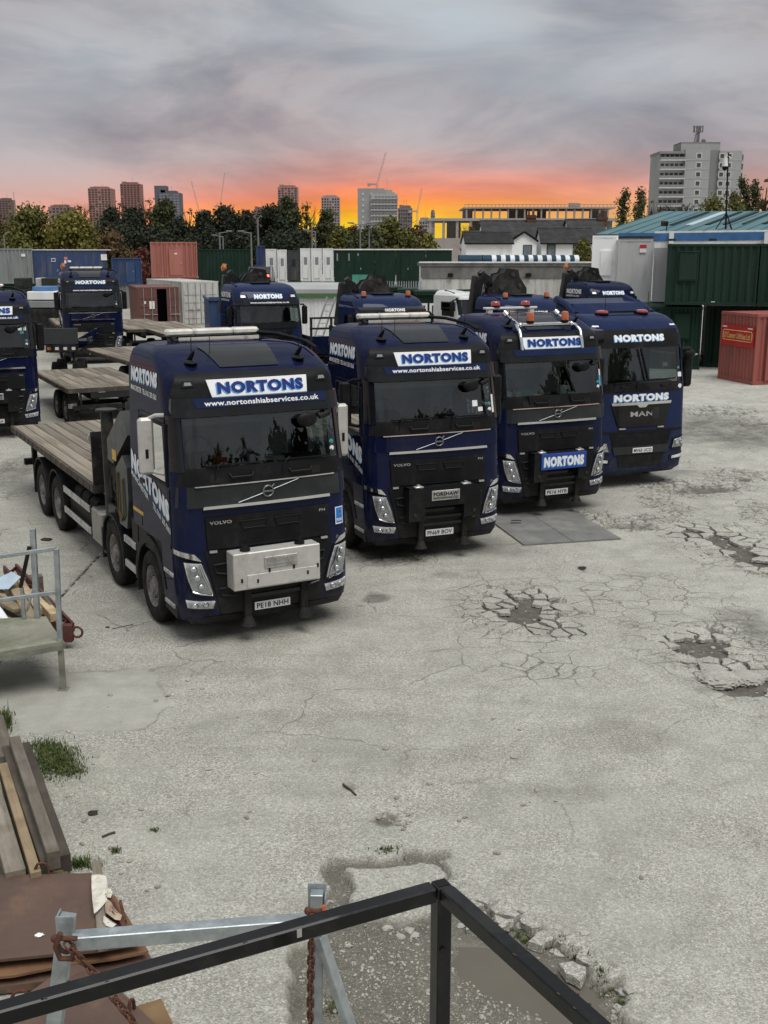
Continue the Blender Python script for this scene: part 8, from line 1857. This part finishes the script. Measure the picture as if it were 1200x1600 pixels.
# galvanised loading platform on the left
gpf = thing('loading_platform', 'galvanised frame platform with a mossy board deck and guard rails at the left edge', 'platform', (0, 0, 0))
DKM = mat('mossy_board', (.20, .20, .155), .8, 0, .2, 2.4, col2=(.29, .28, .22), dirt=(.11, .125, .07), dirt_amt=.5, dscale=1.6, bump=.1)
zd = .62; q = [gp(97, 1002, zd), gp(72, 963, zd), gp(-200, 975, zd), gp(-200, 1052, zd)]; m = MB(); m.prism([(p.x, p.y) for p in q], 'z', zd - .035, zd); m.build('deck_board', DKM, gpf)
m = MB(); m.bar(q[0] + Vector((0, 0, -.07)), q[3] + Vector((0, 0, -.07)), .05, .065); m.bar(q[1] + Vector((0, 0, -.07)), q[2] + Vector((0, 0, -.07)), .05, .065); m.bar(q[0] + Vector((0, .04, -.07)), q[1] + Vector((0, -.04, -.07)), .05, .06); m.build('edge_frame', mat('mossy_steel', (.17, .18, .14), .7, .2, .3, 5), gpf)
def pst(name, a, Y, b, w, m_=GALV2, Yb=None):
    m = MB(); m.bar(at(a[0], a[1], Y), at(b[0], b[1], Yb or Y), w, w, .004); m.build(name, m_, gpf)
f0 = gp(97, 1002, zd); Yf = f0.y
m = MB(); m.bar((f0.x - .03, f0.y + .02, 0), (f0.x - .03, f0.y + .02, .52), .06, .06, .004); m.box(f0.x - .09, f0.x + .03, f0.y - .04, f0.y + .08, -.01, .012); m.build('leg', mat('stained_steel_leg', (.22, .22, .18), .6, .4, .3, 6), gpf)
m = MB(); m.bar((f0.x - .03, f0.y + .02, .62), at(88, 857, Yf), .055, .055, .004); m.build('post', GALV2, gpf)
m = MB(); m.bar(at(88, 857, Yf), at(-120, 886, Yf - .1), .045, .045, .004); m.build('guard_rail', GALV2, gpf)
m = MB(); m.bar(at(90, 925, Yf), at(-120, 955, Yf - .1), .045, .045, .004); m.build('guard_rail', GALV2, gpf)
b1 = q[1]; m = MB(); m.bar((at(60, 960, b1.y).x, b1.y - .05, .62), at(51, 826, b1.y), .065, .065, .004); m.build('post', GALV2, gpf)
m = MB(); m.bar(at(38, 966, b1.y - .1), at(34, 918, b1.y - .1), .04, .04); m.build('post', GALV2, gpf); m = MB(); m.bar(at(32, 918, b1.y - .1), at(46, 854, b1.y - .06), .04, .05); m.build('hinged_strut', CHASS, gpf); m = MB(); m.bar(at(42, 955, b1.y - .05), at(56, 908, b1.y - .05), .025, .025); m.build('brace', GALV2, gpf)
m = MB(); xl = at(-150, 1000, Yf).x
for yy in (Yf - .1, b1.y): m.box(xl, xl + .06, yy, yy + .06, 0, .53)
m.build('leg', GALV2, gpf)
# the heap behind the platform
hp = 'scrap timber and steel heaped behind the platform'
def hb(label, a, b, w, h, z1, m_, za=None, name='timber_offcut', cat='timber'): return beam(label, a, b, w, h, z1, m_, za, name, hp, cat)
hb('long pale sawn timber with a notched end, on top of the heap', (18, 908), (52, 968), .14, .12, .55, TP, .42); hb('pale square timber ending by the platform post', (50, 920), (86, 958), .13, .12, .45, TP, .40)
hb('pale thick timber right of the notched one', (32, 906), (60, 950), .10, .10, .50, TP, .46); hb('flat pale board poking out at the left of the heap', (-10, 930), (30, 950), .16, .05, .48, TP, .44); hb('grey dirty board low in the heap at the left', (-10, 945), (34, 970), .12, .06, .30, TG); hb('pale brown timber under the board at the left', (-12, 905), (6, 935), .12, .1, .40, TP); hb('dark timber block behind the heap', (5, 905), (66, 898), .16, .3, .38, TDK, name='timber_block')
hb('grey weathered slat leaning on the red beam', (66, 925), (92, 962), .05, .1, .40, TG, .48)
REDST = mat('dark_red_steel', (.095, .028, .025), .7, .2, .3, 4, dirt=(.10, .07, .05), dirt_amt=.4, dscale=4)
rb_ = thing('steel_beam', 'dark red lattice steel beam lying across the heap', 'steel beam', (0, 0, 0), 0, hp)
A, B = gp(16, 888, .38), gp(104, 982, .28); d = (B - A); s_ = Vector((d.y, -d.x, 0)).normalized() * .09; m = MB(); m.bar(A + s_, B + s_, .035, .12); m.bar(A - s_, B - s_, .035, .12); m.build('flange', REDST, rb_)
m = MB()
for k in range(11): u = k / 11; m.bar(A + d * u + s_ * (1 if k % 2 else -1), A + d * (u + 1 / 11) + s_ * (-1 if k % 2 else 1), .02, .05)
m.build('lattice_web', REDST, rb_)
m = MB(); m.box(B.x - .13, B.x + .08, B.y - .05, B.y + .05, .10, .34, .01); m.build('end_plate', REDST, rb_); m = MB(); m.tube([(B.x + .145 + .07 * math.cos(t), B.y - .03, .24 + .07 * math.sin(t)) for t in [2 * math.pi * k / 14 for k in range(14)]], .016, 8, True); m.build('end_ring', RUST, rb_)
o = MB(); o.bar(gp(-8, 948, .35), gp(8, 972, .35), .11, .11, .02); tag(o.build('plastic_pipe', WHITE), 'short white plastic pipe at the left of the heap', 'pipe')
sh = MB(); c = gp(6, 915, .5); sh.add([(c.x - .25, c.y, .44), (c.x + .1, c.y - .1, .48), (c.x + .22, c.y + .1, .60), (c.x + .02, c.y + .3, .62), (c.x - .25, c.y + .2, .5)], [(0, 1, 2, 3, 4)]); tag(sh.build('blue_sheet', mat('pale_blue_plastic', (.38, .48, .55), .5)), 'crumpled pale blue plastic sheet on the heap', 'plastic sheet')
o = MB(); c = gp(10, 966, .34); o.box(c.x - .07, c.x + .05, c.y, c.y + .06, .26, .34, .01); tag(o.build('orange_tag', mat('orange_plastic', (.6, .25, .03), .5)), 'small orange plastic piece at the edge of the heap', 'plastic piece')
# ------------------------------------------------------------------ what stands behind the photographer and shows in the windscreens
for i, (x, y, hgt, w, lm) in enumerate([(17, -7, 10.5, 8, MIDG), (22, -1, 9.5, 7, DARKL), (27, 6, 11, 8, MIDG), (12, -16, 10, 7, DARKL)]):
    rs = np.random.RandomState(900 + i); root = thing('tree', ['leafy tree behind the photographer, left of four', 'dark tree behind the photographer, second of four', 'leafy tree behind the photographer, third of four', 'dark tree behind the photographer, last of four'][i], 'tree', (x, y, 0), 0, 'trees behind the photographer')
    m = MB(); m.tube([(0, 0, 0), (.1, 0, hgt * .5), (0, 0, hgt * .9)], [.25, .18, .05], 7)
    for k in range(8): t = 2.4 * k; m.tube([(0, 0, hgt * (.3 + .06 * k)), (math.cos(t) * w * .4, math.sin(t) * w * .4, hgt * (.45 + .06 * k))], [.1, .03], 5)
    m.build('trunk', BARK, root); n = 3500; nc = 20
    cen = np.stack([rs.randn(nc) * w * .22, rs.randn(nc) * w * .22, hgt * (.3 + .6 * rs.rand(nc))], -1); ids = rs.randint(0, nc, n); d = rs.randn(n, 3); d /= np.linalg.norm(d, axis=1)[:, None]
    P_ = cen[ids] + d * (w * .17 * rs.rand(n) ** .4)[:, None]; a = rs.randn(n, 3) * .16; b = rs.randn(n, 3) * .12
    v = np.stack([P_ - a, P_ + b, P_ + a, P_ - b], 1).reshape(-1, 3); me = bpy.data.meshes.new('crown'); me.from_pydata(v.tolist(), [], [(4 * k, 4 * k + 1, 4 * k + 2, 4 * k + 3) for k in range(n)]); me.materials.append(lm); link('crown', me, root)
of = thing('office_building', 'two storey brick office behind the photographer', 'building', (9, -9, 0), R(18), None); m = MB(); m.box(-5, 5, -6, 0, 0, 6.2); m.build('wall', BRICK, of); m = MB(); m.box(-5.2, 5.2, -6.2, .2, 6.2, 6.5); m.build('roof', SLATE, of)
for k in range(4):
    for z in (1.6, 4.4): m = MB(); m.box(-4.2 + k * 2.4, -2.9 + k * 2.4, -.02, .05, z - .6, z + .7); m.build('window', MATS['house_pane'], of)
